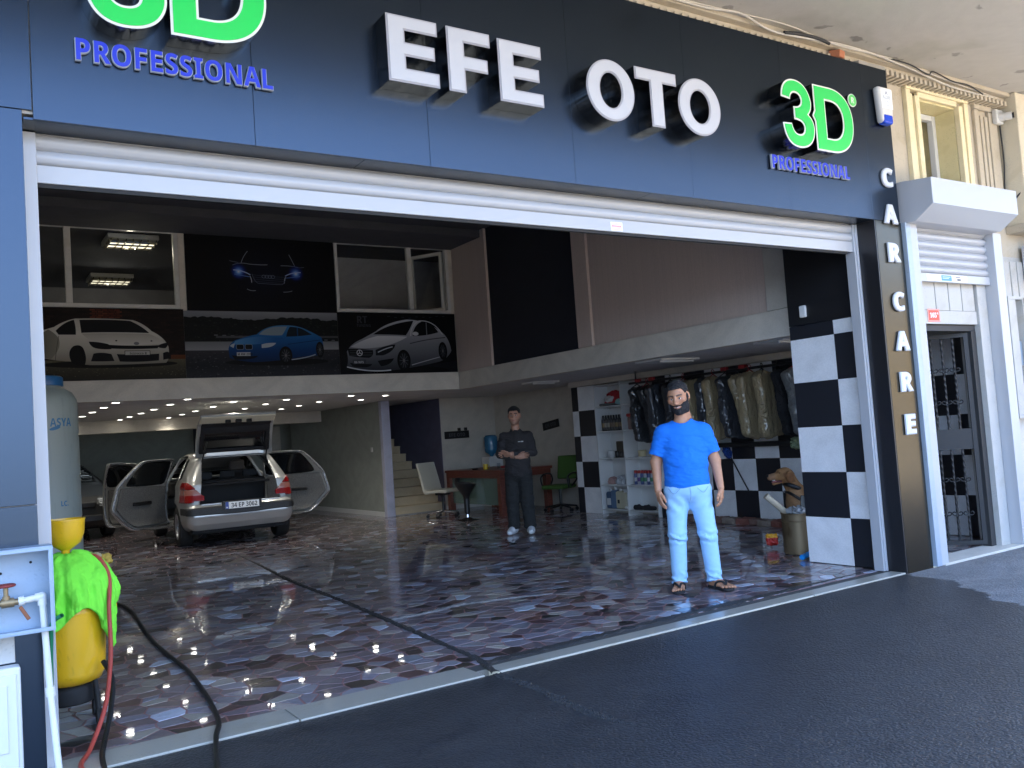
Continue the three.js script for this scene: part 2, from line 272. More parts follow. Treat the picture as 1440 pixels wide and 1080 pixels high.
    const dx = s[0], dz = 4.617 - s[1], dep = 0.544 * dx + 0.837 * dz, lat = 0.839 * dx - 0.54 * dz * 1; // depth and sideways offset from the camera
    const inView = Math.abs((dx * 0.839 + (s[1] - 4.617) * 0.54) / dep) < 0.6;
    stones.push({ gg, size: inView ? Math.abs(area) / (dep * dep * dep) : 0 });
  }
  stones.sort((a, b) => b.size - a.size);
  stones.slice(0, 300).forEach((s) => obj('stone', s.gg, m.stone, floor));
  obj('stone_field', M(stones.slice(300).map((s) => s.gg)), m.stone, floor).userData.kind = 'stuff';

  struct('mortar_bed', ub(0.36, 6.872, -0.2, -0.003, -0.254, -0.13), std([0.06, 0.058, 0.055], 0.7, { map: T.dirt }));
  // threshold slabs
  const marble = phy([0.34, 0.325, 0.275], 0.35, { map: T.dirt, bumpMap: T.grain, bumpScale: 0.0006, clearcoat: 0.4, clearcoatRoughness: 0.15 });
  const th = thing('threshold', 'pale marble threshold strip along the front edge of the wet shop floor', 'threshold', [0, 0, 0]);
  for (const [x0, x1, z0, z1] of [[0.40, 1.528, -0.255, -0.002], [1.533, 2.66, -0.255, 0.004], [2.765, 4.42, -0.15, -0.004], [4.425, 5.66, -0.152, -0.006], [5.665, 6.86, -0.15, -0.003]]) obj('slab', ub(x0, x1, -0.1, 0.006, z0, z1, 0.006), marble, th);
  // ragged mortar joints
  const ragged = (path, w, h, s) => { // a rough raised ribbon along a path
    const Pq = [], curve = new THREE.CatmullRomCurve3(path.map((p) => V(p[0], 0, p[1]))), n = Math.ceil(curve.getLength() / 0.02), cols = 7, Iq = [];
    for (let i = 0; i <= n; i++) { const p = curve.getPointAt(i / n), t = curve.getTangentAt(i / n), ww = w * (0.75 + 0.6 * fbm(i * 0.16, s, 2)) * (0.25 + 0.75 * sstep(n, n * 0.6, i)); for (let c = 0; c < cols; c++) { const q = c / (cols - 1) * 2 - 1, jj = 0.25 * ww * n3(i * 0.4, c * 2, s); Pq.push(p.x - t.z * q * ww + jj * t.x, (Math.abs(q) > 0.99 ? -0.004 : (0.3 + 0.7 * sstep(n, n * 0.6, i)) * h * (0.25 + 0.85 * Math.abs(fbm(i * 0.35, c * 0.9, s + 4)))), p.z + t.x * q * ww + jj * t.z); } }
    for (let i = 0; i < n; i++) for (let c = 0; c < cols - 1; c++) { const a = i * cols + c, b = a + cols; Iq.push(a, a + 1, b, b, a + 1, b + 1); }
    const q = new THREE.BufferGeometry(); q.setAttribute('position', new THREE.Float32BufferAttribute(Pq, 3)); q.setIndex(Iq); const f = q.toNonIndexed(); f.computeVertexNormals(); return U(f, 1);
  };
  const tar = std([0.035, 0.034, 0.033], 0.6, { map: T.dirt, bumpMap: T.grain, bumpScale: 0.004 });
  const cem = phy([0.16, 0.155, 0.15], 0.6, { map: T.dirt, bumpMap: T.grain, bumpScale: 0.006, clearcoat: 0.5, clearcoatRoughness: 0.1 });
  single('floor_joint', 'dark ragged repaired joint running from the threshold gap into the shop', 'joint', ragged([[2.74, 0.0], [2.82, -0.35], [2.87, -0.93], [2.95, -2.0], [3.03, -3.17], [3.1, -4.63], [3.28, -6.5], [3.43, -8.2]], 0.035, 0.022, 1), tar);
  single('floor_joint', 'short pale cement joint branching right across the shop floor', 'joint', ragged([[2.97, -2.0], [3.3, -1.99], [3.6, -2.06], [3.99, -1.98], [4.45, -1.82]], 0.035, 0.018, 7), cem);
  single('floor_joint', 'long dark mortar strip behind the right half of the marble threshold', 'joint', ragged([[2.8, -0.26], [3.5, -0.27], [4.5, -0.3], [5.6, -0.31], [6.84, -0.33]], 0.075, 0.008, 12), tar);
  const rough = std([0.048, 0.048, 0.05], 0.9, { map: col, bumpMap: bump, bumpScale: 0.01 });
  single('road_joint', 'crumbled patched trench crossing the asphalt from the threshold gap', 'joint', at(ragged([[2.74, 0.01], [2.73, 0.48], [2.69, 0.95], [2.73, 1.3], [2.82, 1.55]], 0.06, 0.022, 20), 0, -0.01, 0), rough);
}
// ---------------------------------------------------------------- the shop building
const shop = thing('shop_building', 'ground floor car wash building with black panel front and open mezzanine shop', 'building');
const sp = (n, g, mt) => obj(n, g, mt, shop);
{
  // structure of the front: left pier, right pier, lintel, the storeys above and their soffit
  sp('pier', ub(-9, 0.345, -0.3, 4.5, -0.4, -0.016), m.concrete); sp('pier', ub(6.89, 7.265, -0.3, 4.5, -0.32, -0.016), m.concrete);
  sp('lintel', ub(0.345, 7.255, 3.09, 4.44, -0.19, -0.016), m.concrete);
  sp('lintel_wall', ub(-9, 7.4, 2.99, 4.60, -0.55, -0.3), m.darkCeil);
  sp('upper_storey', ub(-14, 30, 4.72, 8, -20.6, 3.0), m.creamOld);
  const soffitM = std([0.50, 0.475, 0.43], 0.85, { map: tex(1024, 1024, (u, v) => { const p = sstep(0.30, 0.34, tfbm(u, v, 5, 60, 5)) * sstep(0.1, 0.3, tfbm(u, v, 9, 64, 4)), q = sstep(0.1, 0.5, tfbm(u, v, 3, 70, 5)), a = 0.97 + 0.06 * tfbm(u, v, 20, 2) - 0.38 * p - 0.12 * q; return [a, a * (1 - 0.01 * p), a * (1 - 0.03 * q)]; }, false, 0.23), bumpMap: T.plaster, bumpScale: 0.006 });
  sp('soffit', ub(-12, 26, 4.60, 4.718, -0.2, 3.02), soffitM);
  sp('wall', ub(7.405, 7.80, 3.05, 4.598, -0.5, -0.2), m.creamOld);
  // black composite panels: front, underside and the right return, each with its joint
  const pan = (x0, x1, y0, y1, z0, z1, mt = m.acm) => sp('panel', ub(x0, x1, y0, y1, z0, z1, 0.002), mt);
  const xs = [0.402, 1.46, 2.522, 3.622, 4.71, 5.80, 6.868, 7.252];
  for (let i = 0; i < xs.length - 1; i++) pan(xs[i] + 0.0006, xs[i + 1] - 0.0006, 3.062, 4.458, -0.014, 0);
  pan(-1.05, 0.3985, 3.105, 4.458, -0.014, 0); pan(-2.5, -1.053, 3.105, 4.458, -0.014, 0);
  for (const [y0, y1] of [[-0.02, 1.245], [1.249, 3.102]]) { pan(-1.05, 0.356, y0, y1, -0.014, -0.001); pan(-2.5, -1.053, y0, y1, -0.014, -0.001); }
  pan(6.8925, 7.262, -0.02, 3.059, -0.014, -0.001, m.acmPier);
  const ux = [0.36, 2.1, 4.3, 6.88]; for (let i = 0; i < 3; i++) pan(ux[i] + 0.0015, ux[i + 1] - 0.0015, 3.062, 3.076, -0.20, -0.016);
  sp('panel', ub(6.874, 6.889, -0.02, 3.06, -0.21, -0.002, 0.002), m.acmDark);
  // interior shell: walls, floors and ceilings with thickness
  sp('wall', ub(-0.3, 0.18, -0.2, 4.7, -20.4, -0.42), m.greyGreen);
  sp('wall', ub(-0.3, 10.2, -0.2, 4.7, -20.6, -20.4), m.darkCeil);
  sp('wall', ub(9.62, 10.2, -0.2, 2.3, -20.4, -7.57), m.beige); sp('wall', ub(9.62, 10.2, 2.302, 4.7, -20.4, -0.3), m.darkWall); sp('wall', ub(7.405, 9.62, 2.5, 4.6, -1.3, -1.14), m.darkWall);
  sp('wall', ub(9.14, 10.2, -0.2, 2.3, -7.565, -6.90), m.beige); sp('wall', ub(9.36, 10.2, -0.2, 2.3, -6.898, -5.502), m.beige); sp('wall', ub(9.14, 10.2, -0.2, 2.3, -5.50, -0.12), m.beige);
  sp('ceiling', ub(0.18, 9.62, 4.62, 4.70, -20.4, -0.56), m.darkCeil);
  // mezzanine: slab over the back and the right aisle, with painted edge beams
  sp('ceiling', ub(0.182, 7.115, 2.222, 2.46, -14.2, -7.92), m.ceil); sp('ceiling', ub(7.117, 9.62, 2.222, 2.46, -14.2, -1.13), m.ceil);
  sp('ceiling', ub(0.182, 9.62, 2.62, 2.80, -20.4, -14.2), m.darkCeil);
  sp('beam', ub(0.18, 9.62, 1.98, 2.6, -14.5, -14.202), m.bandm);
  sp('edge_beam', ub(0.18, 7.10, 2.205, 2.485, -8.05, -7.905, 0.004), m.bandm);
  sp('edge_beam', ub(7.10, 7.22, 2.200, 2.480, -7.904, -1.09, 0.004), m.bandm);
  sp('beam_end', ub(7.105, 9.13, 2.23, 2.5, -1.088, -1.06), m.white);
  // upper walls standing on the edge beams
  sp('wall', ub(0.18, 1.10, 2.486, 4.62, -8.05, -7.96), m.bandm);
  sp('wall', ub(0.18, 7.22, 2.486, 3.44, -8.05, -7.925), m.bandm); sp('wall', ub(2.80, 5.07, 3.441, 4.62, -8.05, -7.925), m.bandm); sp('wall', ub(7.05, 7.22, 3.441, 4.62, -8.05, -7.925), m.bandm);
  sp('wall', ub(0.18, 7.22, 4.555, 4.62, -8.049, -7.93), m.bandm);
  sp('pillar', ub(7.105, 7.3, 2.484, 4.62, -7.90, -6.86, 0.006), m.paper);
  sp('wall', ub(7.15, 7.3, 2.484, 4.62, -6.86, -4.66), m.darkWall);
  sp('pillar', ub(7.105, 7.3, 2.484, 4.62, -4.66, -4.36, 0.006), m.paper);
  sp('wall', ub(7.145, 7.3, 2.484, 4.62, -4.36, -1.46), m.paper);
  sp('pillar', ub(7.105, 7.3, 2.484, 4.62, -1.46, -1.13, 0.006), m.beige);
  sp('wall', ub(7.2, 7.4, 2.51, 4.62, -1.12, -0.33), m.darkWall);
  // dropped ceiling in front of the office windows
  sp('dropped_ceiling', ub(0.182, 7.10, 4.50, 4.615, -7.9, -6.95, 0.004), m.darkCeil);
  // office behind the mezzanine windows
  sp('wall', ub(0.18, 9.6, 2.462, 4.62, -13.2, -13.0), m.officeWall); sp('wall', ub(4.6, 9.6, 2.465, 4.618, -9.5, -9.38), m.lilacGrey);
  // aisle below: white-lilac post, grey-green wall behind it, stair hall, back wall, far dark wall
  sp('pillar', ub(7.07, 7.24, -0.1, 2.22, -11.06, -10.94, 0.004), m.lilac);
  sp('wall', ub(7.09, 7.22, -0.1, 2.22, -16.3, -11.062), m.greyGreen);
  sp('skirting', ub(7.072, 7.088, 0, 0.09, -16.2, -11.07, 0.002), m.white);
  sp('wall', ub(8.345, 9.62, -0.1, 2.22, -11.1, -10.95), m.beige); sp('wall', ub(8.33, 8.343, -0.1, 2.22, -15.5, -10.955), m.purple); sp('wall', ub(7.22, 8.33, -0.1, 2.22, -15.6, -15.5), m.purple);
  sp('skirting', ub(8.36, 9.61, 0, 0.08, -10.948, -10.935, 0.002), m.white);
  sp('wall', ub(0.18, 5.2, -0.1, 2.62, -18.2, -18.0), m.greyGreen); sp('wall', ub(5.2, 6.3, -0.1, 2.62, -17.2, -17.0), m.darkWall); sp('wall', ub(6.3, 9.6, -0.1, 2.62, -17.25, -17.05), m.greyGreen);
  sp('cornice', ub(7.23, 9.14, 2.135, 2.221, -1.2, -1.13), m.white); sp('cornice', ub(9.04, 9.139, 2.135, 2.221, -7.56, -1.2), m.bandm);
  const door = sp('door', ub(6.62, 7.05, 0, 2.0, -17.02, -16.98, 0.004), m.beige); obj('handle', [rod([6.68, 1.0, -16.97], [6.68, 1.0, -16.93], 0.01), rod([6.68, 1.0, -16.93], [6.78, 1.0, -16.93], 0.01)], m.chrome, door);
  // stairs
  const stm = std([0.62, 0.49, 0.31], 0.6, { map: T.dirt }), stairs = sp('stairs', ub(7.225, 8.325, -0.05, 0.02, -15.4, -10.96), m.concrete);
  for (let i = 0; i < 14; i++) { const z = -10.97 - i * 0.27, y = 0.165 * i; obj('step', U([bx(7.228, 8.326, i ? y - 0.16 : 0, y + 0.135, z - 0.45, z), bx(7.226, 8.328, y + 0.1355, y + 0.165, z - 0.34, z + 0.022, 0.006)]), stm, stairs); }
  // chequered cladding
  const tw = phy([0.82, 0.82, 0.82], 0.3, { map: T.plaster, bumpMap: T.fabric, bumpScale: 0.0004 }), tb = phy([0.016, 0.017, 0.022], 0.3, { bumpMap: T.fabric, bumpScale: 0.0006 });
  const tileX = (p, x, z0, z1, y0, y1, dark) => obj('tile', ub(x, x + 0.014, y0 + 0.0012, y1 - 0.0012, z0 + 0.0012, z1 - 0.0012, 0.002), dark ? tb : tw, p);
  const clad = sp('cladding', ub(9.118, 9.138, 0, 2.13, -5.5, -0.13), m.seam);
  for (let c = -7; c < 7; c++) for (let r = 0; r < 5; r++) tileX(clad, 9.10, Math.max(-5.49, -2.76 - 0.407 * (c + 1)), Math.min(-0.14, -2.76 - 0.407 * c), 0.43 * r + 0.004, Math.min(2.132, 0.43 * (r + 1)), (r + c + 20) % 2 === 0);
  const clad2 = sp('cladding', ub(9.118, 9.138, 0, 2.13, -7.56, -6.905), m.seam);
  for (let r = 0; r < 5; r++) { tileX(clad2, 9.10, -7.385, -6.95, 0.43 * r, Math.min(2.13, 0.43 * (r + 1)), r % 2 === 1); tileX(clad2, 9.10, -7.56, -7.385, 0.43 * r, Math.min(2.13, 0.43 * (r + 1)), r % 2 === 0); }
  sp('wall', ub(6.945, 7.12, -0.1, 3.1, -1.055, -0.323), m.darkWall);
  const clad3 = sp('cladding', ub(6.935, 6.944, 0, 2.26, -1.05, -0.325), m.seam);
  const ry = [0.004, 0.436, 0.858, 1.285, 1.71, 2.128, 2.258];
  for (let r = 0; r < 6; r++) { tileX(clad3, 6.92, -1.05, -0.552, ry[r], ry[r + 1], r % 2 === 1); tileX(clad3, 6.92, -0.552, -0.325, ry[r], ry[r + 1], r % 2 === 0); }
  sp('panel', ub(6.92, 6.944, 2.262, 3.06, -1.05, -0.325, 0.002), m.acmDark);
  // office windows: frames, mullions, panes
  const win = (fr, panes) => { const w = sp('window', U(fr), m.frameW); for (const q of panes) obj('pane', ub(...q), m.glass, w); return w; };
  win([bx(0.2, 2.795, 3.445, 3.50, -7.98, -7.91, 0.006), bx(0.2, 2.795, 4.50, 4.553, -7.98, -7.912, 0.006), bx(2.735, 2.795, 3.50, 4.50, -7.98, -7.911, 0.006), bx(1.385, 1.465, 3.50, 4.50, -7.98, -7.911, 0.006)], [[0.21, 1.384, 3.5, 4.5, -7.95, -7.945], [1.466, 2.734, 3.5, 4.5, -7.95, -7.945]]);
  const w2 = win([bx(5.075, 7.045, 3.445, 3.50, -7.98, -7.91, 0.006), bx(5.075, 7.045, 4.50, 4.553, -7.98, -7.912, 0.006), bx(5.075, 5.125, 3.5, 4.5, -7.98, -7.911, 0.006), bx(6.30, 6.375, 3.5, 4.5, -7.98, -7.911, 0.006), bx(6.99, 7.045, 3.5, 4.5, -7.98, -7.911, 0.006)], [[5.126, 6.299, 3.5, 4.5, -7.95, -7.945]]);
  const sash = obj('sash', at(M([bx(-0.6, 0, 0, 0.05, -0.03, 0.03, 0.005), bx(-0.6, 0, 0.92, 0.97, -0.03, 0.03, 0.005), bx(-0.6, -0.55, 0.05, 0.92, -0.03, 0.03, 0.005), bx(-0.05, 0, 0.05, 0.92, -0.03, 0.03, 0.005)]), 6.985, 3.515, -8.0, 0, -1.0, 0), m.frameW, w2);
  obj('pane', at(bx(-0.55, -0.05, 0.05, 0.92, -0.004, 0.004), 6.985, 3.515, -8.0, 0, -1.0, 0), m.glass, sash);
}

// ---------------------------------------------------------------- next house on the right
{
  const nb = thing('neighbour_house', 'weathered cream neighbouring house front with framed window above a side door', 'building'), p = (n, g, mt) => obj(n, g, mt, nb);


  p('wall', ub(7.80, 8.74, 3.05, 3.60, -0.5, -0.2), m.creamOld); p('wall', ub(7.80, 8.74, 4.44, 4.598, -0.5, -0.2), m.creamOld); p('wall', ub(8.74, 9.44, 2.9, 4.598, -0.5, -0.2), m.creamOld);
  p('wall', ub(8.90, 14, -0.1, 2.9, -0.5, -0.2), m.whiteDirty); p('wall', ub(9.44, 14, 2.9, 4.598, -0.5, -0.2), m.creamOld);
  p('pier', ub(9.45, 10.6, 3.22, 4.597, -0.2, 0.02, 0.01), std([0.62, 0.56, 0.43], 0.9, { map: T.dirt, bumpMap: T.plaster, bumpScale: 0.01 }));
  p('ledge', ub(9.42, 10.7, 3.14, 3.22, -0.2, 0.07, 0.008), m.creamOld);
  // window with deep yellowed reveal and moulded surround
  const y0 = 3.60, y1 = 4.44, wi = p('window', U([bx(7.79, 7.86, y0 - 0.1, y1, -0.2, -0.155, 0.006), bx(7.865, 7.915, y0 - 0.1, y1 - 0.03, -0.2, -0.17, 0.006), bx(7.92, 7.985, y0 - 0.1, y1 - 0.05, -0.2, -0.145, 0.006), bx(8.66, 8.72, y0 - 0.1, y1 - 0.05, -0.2, -0.145, 0.006), bx(8.725, 8.775, y0 - 0.1, y1 - 0.03, -0.2, -0.17, 0.006), bx(8.78, 8.85, y0 - 0.1, y1, -0.2, -0.155, 0.006), bx(7.79, 8.85, y1 + 0.002, y1 + 0.07, -0.2, -0.15, 0.006), bx(7.987, 8.658, y1 - 0.055, y1 - 0.002, -0.2, -0.16, 0.006)]), std([0.78, 0.68, 0.44], 0.75, { map: T.dirt }));
  obj('reveal', U([bx(7.80, 7.985, y0 - 0.1, y1 - 0.05, -0.62, -0.202), bx(8.66, 8.80, y0 - 0.1, y1 - 0.05, -0.62, -0.202), bx(7.987, 8.658, y1 - 0.07, y1 - 0.04, -0.62, -0.202)]), std([0.70, 0.61, 0.34], 0.85, { map: T.dirt }), wi);
  obj('frame', U([bx(7.987, 8.04, y0 - 0.1, y1 - 0.075, -0.46, -0.40, 0.004), bx(8.60, 8.657, y0 - 0.1, y1 - 0.075, -0.46, -0.40, 0.004), bx(8.042, 8.598, y1 - 0.13, y1 - 0.075, -0.46, -0.402, 0.004)]), m.white, wi);
  obj('sash', at(M([bx(0, 0.05, 0, 0.74, -0.025, 0.025, 0.004), bx(0.28, 0.33, 0, 0.74, -0.025, 0.025, 0.004), bx(0.05, 0.28, 0.69, 0.74, -0.025, 0.025, 0.004)]), 8.1, y0 - 0.05, -0.5, 0, 0.55, 0), m.white, wi);
  obj('pane', at(bx(0.05, 0.28, 0, 0.69, -0.004, 0.004), 8.1, y0 - 0.05, -0.5, 0, 0.55, 0), m.glass, wi);
  const cur = new THREE.PlaneGeometry(0.3, 0.8, 40, 1); { const a = cur.attributes.position; for (let i = 0; i < a.count; i++) a.setZ(i, 0.02 * Math.sin(a.getX(i) * 70)); cur.computeVertexNormals(); }
  obj('curtain', at(cur, 8.46, y0 + 0.3, -0.58), std([0.35, 0.36, 0.40], 0.9, { side: THREE.DoubleSide }), wi);
  p('room_back', ub(7.7, 8.9, 3.3, 4.5, -1.3, -1.2), m.darkWall);
  // cornice with dentils, running on above the shop front
  p('cornice', U([bx(2.5, 9.44, 4.56, 4.599, -0.2, -0.03, 0.004), bx(2.5, 9.44, 4.515, 4.558, -0.2, -0.09, 0.004)]), m.creamOld);
  const dn = []; for (let x = 2.55; x < 9.40; x += 0.075) dn.push(bx(x, x + 0.04, 4.462, 4.514, -0.2, -0.055, 0.003)); p('dentil_row', U(dn), m.creamOld).userData.kind = 'stuff';
  const brk = std([0.42, 0.16, 0.08], 0.9, { map: T.dirt }); p('broken_brick', at(bx(-0.06, 0.06, -0.03, 0.03, -0.05, 0.05, 0.008), 6.62, 4.51, -0.04, 0.2, 0.3, 0.1), brk); p('broken_brick', at(bx(-0.05, 0.05, -0.025, 0.025, -0.05, 0.05, 0.008), 7.34, 4.42, -0.14, 0.1, 0.2, 0.5), brk);
  // recessed panel with three slots
  p('plaster_panel', U([bx(8.98, 9.40, 4.42, 4.55, -0.2, -0.16, 0.006), bx(8.98, 9.06, 3.45, 4.415, -0.2, -0.165, 0.006), bx(9.085, 9.14, 3.55, 4.36, -0.2, -0.166, 0.006), bx(9.165, 9.22, 3.55, 4.36, -0.2, -0.166, 0.006), bx(9.245, 9.40, 3.45, 4.415, -0.2, -0.165, 0.006), bx(8.98, 9.40, 3.40, 3.448, -0.2, -0.15, 0.006)]), m.creamOld);
  // ribbed lower wall
  const rb = []; for (let x = 8.98; x < 12; x += 0.135) rb.push(bx(x, x + 0.115, 0.05 + 0.9 * (0.3 * rnd()), 2.85, -0.2, -0.17, 0.008)); p('ribbed_panel', U(rb), m.whiteDirty);
  p('skirting', ub(8.98, 12, -0.05, 0.06, -0.2, -0.12, 0.01), m.concrete);
  p('tile', ub(9.0, 9.35, 0.34, 0.52, -0.172, -0.16, 0.003), std([0.55, 0.16, 0.20], 0.4)); p('tile', ub(9.0, 9.4, 0.60, 0.68, -0.172, -0.158, 0.003), std([0.52, 0.33, 0.14], 0.5)); p('tile', ub(9.0, 9.4, 0.08, 0.30, -0.172, -0.157, 0.003), std([0.50, 0.30, 0.18], 0.5));
}
// side door of the shop: guides, shutter and box, header, iron gate
{
  const t = thing('side_shutter', 'small half raised aluminium roller shutter over the side door', 'roller shutter');
  obj('guide_rail', U([bx(7.272, 7.345, 0.0, 3.06, -0.19, 0.035, 0.004)]), std([0.36, 0.43, 0.52], 0.4, { metalness: 0.3, map: T.dirt }), t); obj('guide_rail', ub(7.347, 7.455, 0.0, 3.06, -0.17, 0.028, 0.004), m.aluWhite, t);
  obj('guide_rail', ub(8.74, 8.885, -0.01, 3.06, -0.17, 0.02, 0.004), m.alu, t);
  const slat2 = (x0, x1, y, h, z) => { const P = [], I = [], n = 8; for (let i = 0; i <= n; i++) { const q = i / n, zz = z + 0.026 * Math.sin(Math.PI * q) - (i === 0 || i === n ? 0.01 : 0); P.push(x0, y + h * q, zz, x1, y + h * q, zz); } for (let i = 0; i < n; i++) I.push(2 * i, 2 * i + 1, 2 * i + 2, 2 * i + 2, 2 * i + 1, 2 * i + 3); const g = new THREE.BufferGeometry(); g.setAttribute('position', new THREE.Float32BufferAttribute(P, 3)); g.setIndex(I); g.computeVertexNormals(); return U(M([g, bx(x0, x1, y + 0.002, y + h - 0.002, z - 0.03, z - 0.012)])); };
  for (let i = 0; i < 6; i++) obj('slat', slat2(7.458, 8.738, 2.635 + i * 0.078, 0.078, -0.08), m.alu, t);
  obj('bottom_bar', ub(7.458, 8.738, 2.555, 2.633, -0.085, -0.05, 0.004), m.alu, t);
  const st = canvasTex(256, 64, (c) => { c.fillStyle = '#e9e6e4'; c.fillRect(0, 0, 256, 64); c.fillStyle = '#c98c94'; for (let i = 0; i < 4; i++) c.fillRect(8, 10 + i * 12, 60 - i * 7, 5); c.fillStyle = '#5b93a8'; c.fillRect(90, 4, 66, 56); c.fillStyle = '#dfe8ea'; c.fillRect(98, 18, 50, 5); c.fillRect(98, 32, 40, 5); c.fillStyle = '#4a4a4a'; c.fillRect(180, 14, 34, 8); c.fillRect(190, 34, 24, 18); });
  obj('sticker', bx(7.66, 8.33, 2.565, 2.625, -0.0495, -0.0482), [m.white, m.white, m.white, m.white, std([1, 1, 1], 0.6, { map: st }), m.white], t);
  const bxs = new THREE.Shape(); for (const [i, [z, y]] of [[-0.16, 3.05], [0.12, 3.05], [0.30, 3.17], [0.30, 3.40], [0.0, 3.435], [-0.16, 3.435]].entries()) i ? bxs.lineTo(z, y) : bxs.moveTo(z, y);
  const sbx = (x0, x1, dy = 0) => { const g = extr(bxs, x1 - x0, 0.004); g.applyMatrix4(new THREE.Matrix4().makeBasis(V(0, 0, 1), V(0, 1, 0), V(-1, 0, 0))); return U(g.translate(x1, dy, 0)); };
  single('shutter_box', 'grey folded metal shutter box above the side door', 'shutter box', sbx(7.30, 8.70), m.alu);
  single('shutter_box', 'grey shutter box cut by the right edge of the photo', 'shutter box', sbx(9.62, 12.2, -0.42), m.alu);
  const h = thing('door_header', 'white grooved metal header and jamb around the open side door', 'door frame');
  for (let i = 0; i < 5; i++) obj('panel', ub(7.458 + i * 0.222, 7.458 + (i + 1) * 0.222 - 0.012, 2.30, 2.70, -0.145, -0.125, 0.004), m.whiteDirty, h);
  obj('rail', ub(7.458, 8.57, 2.17, 2.298, -0.15, -0.122, 0.004), m.whiteDirty, h); obj('jamb', ub(8.575, 8.735, -0.01, 2.72, -0.19, -0.10, 0.004), m.whiteDirty, h);
  obj('lintel', ub(7.456, 8.737, 2.705, 3.06, -0.3, -0.11), m.concrete, h); obj('gate_frame', U([bx(7.46, 8.57, 2.11, 2.165, -0.24, -0.155), bx(8.49, 8.57, 0, 2.108, -0.24, -0.153)]), std([0.03, 0.03, 0.03], 0.6), h);
  obj('sill', ub(7.40, 8.75, -0.08, 0.012, -0.255, 0.03, 0.006), m.cream, h);
  const pl = canvasTex(128, 80, (c) => { c.fillStyle = '#e8503c'; c.fillRect(0, 0, 128, 80); c.strokeStyle = '#f3d8d0'; c.lineWidth = 3; c.strokeRect(5, 5, 118, 70); c.fillStyle = '#fff'; c.font = 'bold 44px serif'; c.textAlign = 'center'; c.fillText('165', 58, 54); c.font = 'bold 20px serif'; c.fillText('A', 106, 34); });
  single('house_number', 'small red house number plate with white figures above the side door', 'number plate', bx(7.735, 7.925, 2.19, 2.31, -0.121, -0.117), [m.white, m.white, m.white, m.white, std([1, 1, 1], 0.5, { map: pl }), m.white]);
  const iron = phy([0.010, 0.010, 0.011], 0.5), g = thing('iron_gate', 'black wrought iron gate with scrolls standing open in the side door', 'gate', [8.50, 0, -0.2], 0);
  g.rotation.y = -50 * D;
  const W = 0.98, put = (n, q) => obj(n, q, iron, g);
  put('frame', [bx(-W, 0, 2.06, 2.10, -0.018, 0.018), bx(-W, 0, 0.03, 0.07, -0.018, 0.018), bx(-0.04, 0, 0.07, 2.06, -0.018, 0.018), bx(-W, -W + 0.04, 0.07, 2.06, -0.018, 0.018)]);
  put('kick_plate', bx(-W + 0.04, -0.04, 0.96, 1.16, -0.006, 0.006));
  for (let i = 1; i < 9; i++) { const x = -W + 0.04 + i * 0.1; for (const [a, b] of [[0.07, 0.96], [1.16, 2.06]]) { const q = new THREE.BoxGeometry(0.019, b - a, 0.019, 1, 40, 1), pa = q.attributes.position; for (let k = 0; k < pa.count; k++) { const t = pa.getY(k) * 26, X = pa.getX(k), Z = pa.getZ(k); pa.setX(k, X * Math.cos(t) - Z * Math.sin(t)); pa.setZ(k, X * Math.sin(t) + Z * Math.cos(t)); } q.computeVertexNormals(); put('bar', q.translate(x, (a + b) / 2, 0)); } }
  const scroll = (x, y) => { const a = []; for (let s = -1; s <= 1; s += 2) { const pts = []; for (let k = 0; k <= 16; k++) { const th = k / 16 * 1.5 * Math.PI * 1.1, r = 0.006 + 0.020 * k / 16; pts.push([x + s * (0.026 - Math.cos(th) * r) , y + 0.01 + Math.sin(th) * r * 0.9, 0.012]); } a.push(tube([...pts, [x, y - 0.03, 0.012]], 0.006, 30, 5)); } return M(a); };
  for (const y of [1.74, 1.42, 0.66, 0.33]) for (let i = 0; i < 8; i++) put('scroll', scroll(-W + 0.14 + i * 0.1 + (i < 7 ? 0.0 : -0.0), y));
  const mb = thing('meter_box', 'open weathered meter box with rusty hinges on the ribbed wall', 'meter box', [9.0, 0, -0.17]);
  obj('case', U([bx(0, 0.30, 1.22, 1.25, 0, 0.14), bx(0, 0.30, 2.42, 2.45, 0, 0.14), bx(0, 0.14, 1.251, 2.419, 0, 0.14, 0.004), bx(0.27, 0.30, 1.251, 2.419, 0, 0.14)]), m.whiteDirty, mb);
  obj('meter', [bx(0.15, 0.26, 1.75, 2.0, 0.02, 0.10, 0.01), cyl(0.205, 1.45, 0.06, 0.03, 0.03, 0.2)], std([0.20, 0.26, 0.33], 0.4), mb); obj('door', at(ub(0, 0.16, 1.24, 2.44, 0, 0.016, 0.004), 0.30, 0, 0.14, 0, -0.9, 0), m.creamOld, mb);
  obj('rust_patch', U([bx(0.14, 0.2, 1.42, 1.46, 0.14, 0.146, 0.002), bx(0.14, 0.3, 1.235, 1.26, 0.14, 0.15, 0.004)]), std([0.22, 0.09, 0.03], 0.95, { map: T.dirt }), mb);
  const camr = thing('security_camera', 'white bullet security camera fixed to the wall pier', 'camera', [9.36, 4.36, -0.16]);
  obj('body', [rod([0, 0, 0.03], [0.02, -0.006, 0.085], 0.045, 18, 0.045)], m.white, camr); obj('hood', [at(cyl(0, 0, 0, 0.040, 0.043, 0.07), 0.02, -0.006, 0.085, Math.PI / 2, 0.42, 0)], m.white, camr); obj('lens', [at(cyl(0, 0, 0, 0.028, 0.028, 0.02), 0.048, -0.008, 0.149, Math.PI / 2, 0.42, 0)], m.black, camr); obj('base', ub(-0.06, 0.07, -0.07, 0.08, 0, 0.05, 0.01), m.white, camr);
  const cb = (n, label, pts, r, mt) => single(n, label, 'cable', tube(pts, r, 80, 6), mt);
  const cw = std([0.55, 0.51, 0.44], 0.7), ck = std([0.03, 0.03, 0.03], 0.7);
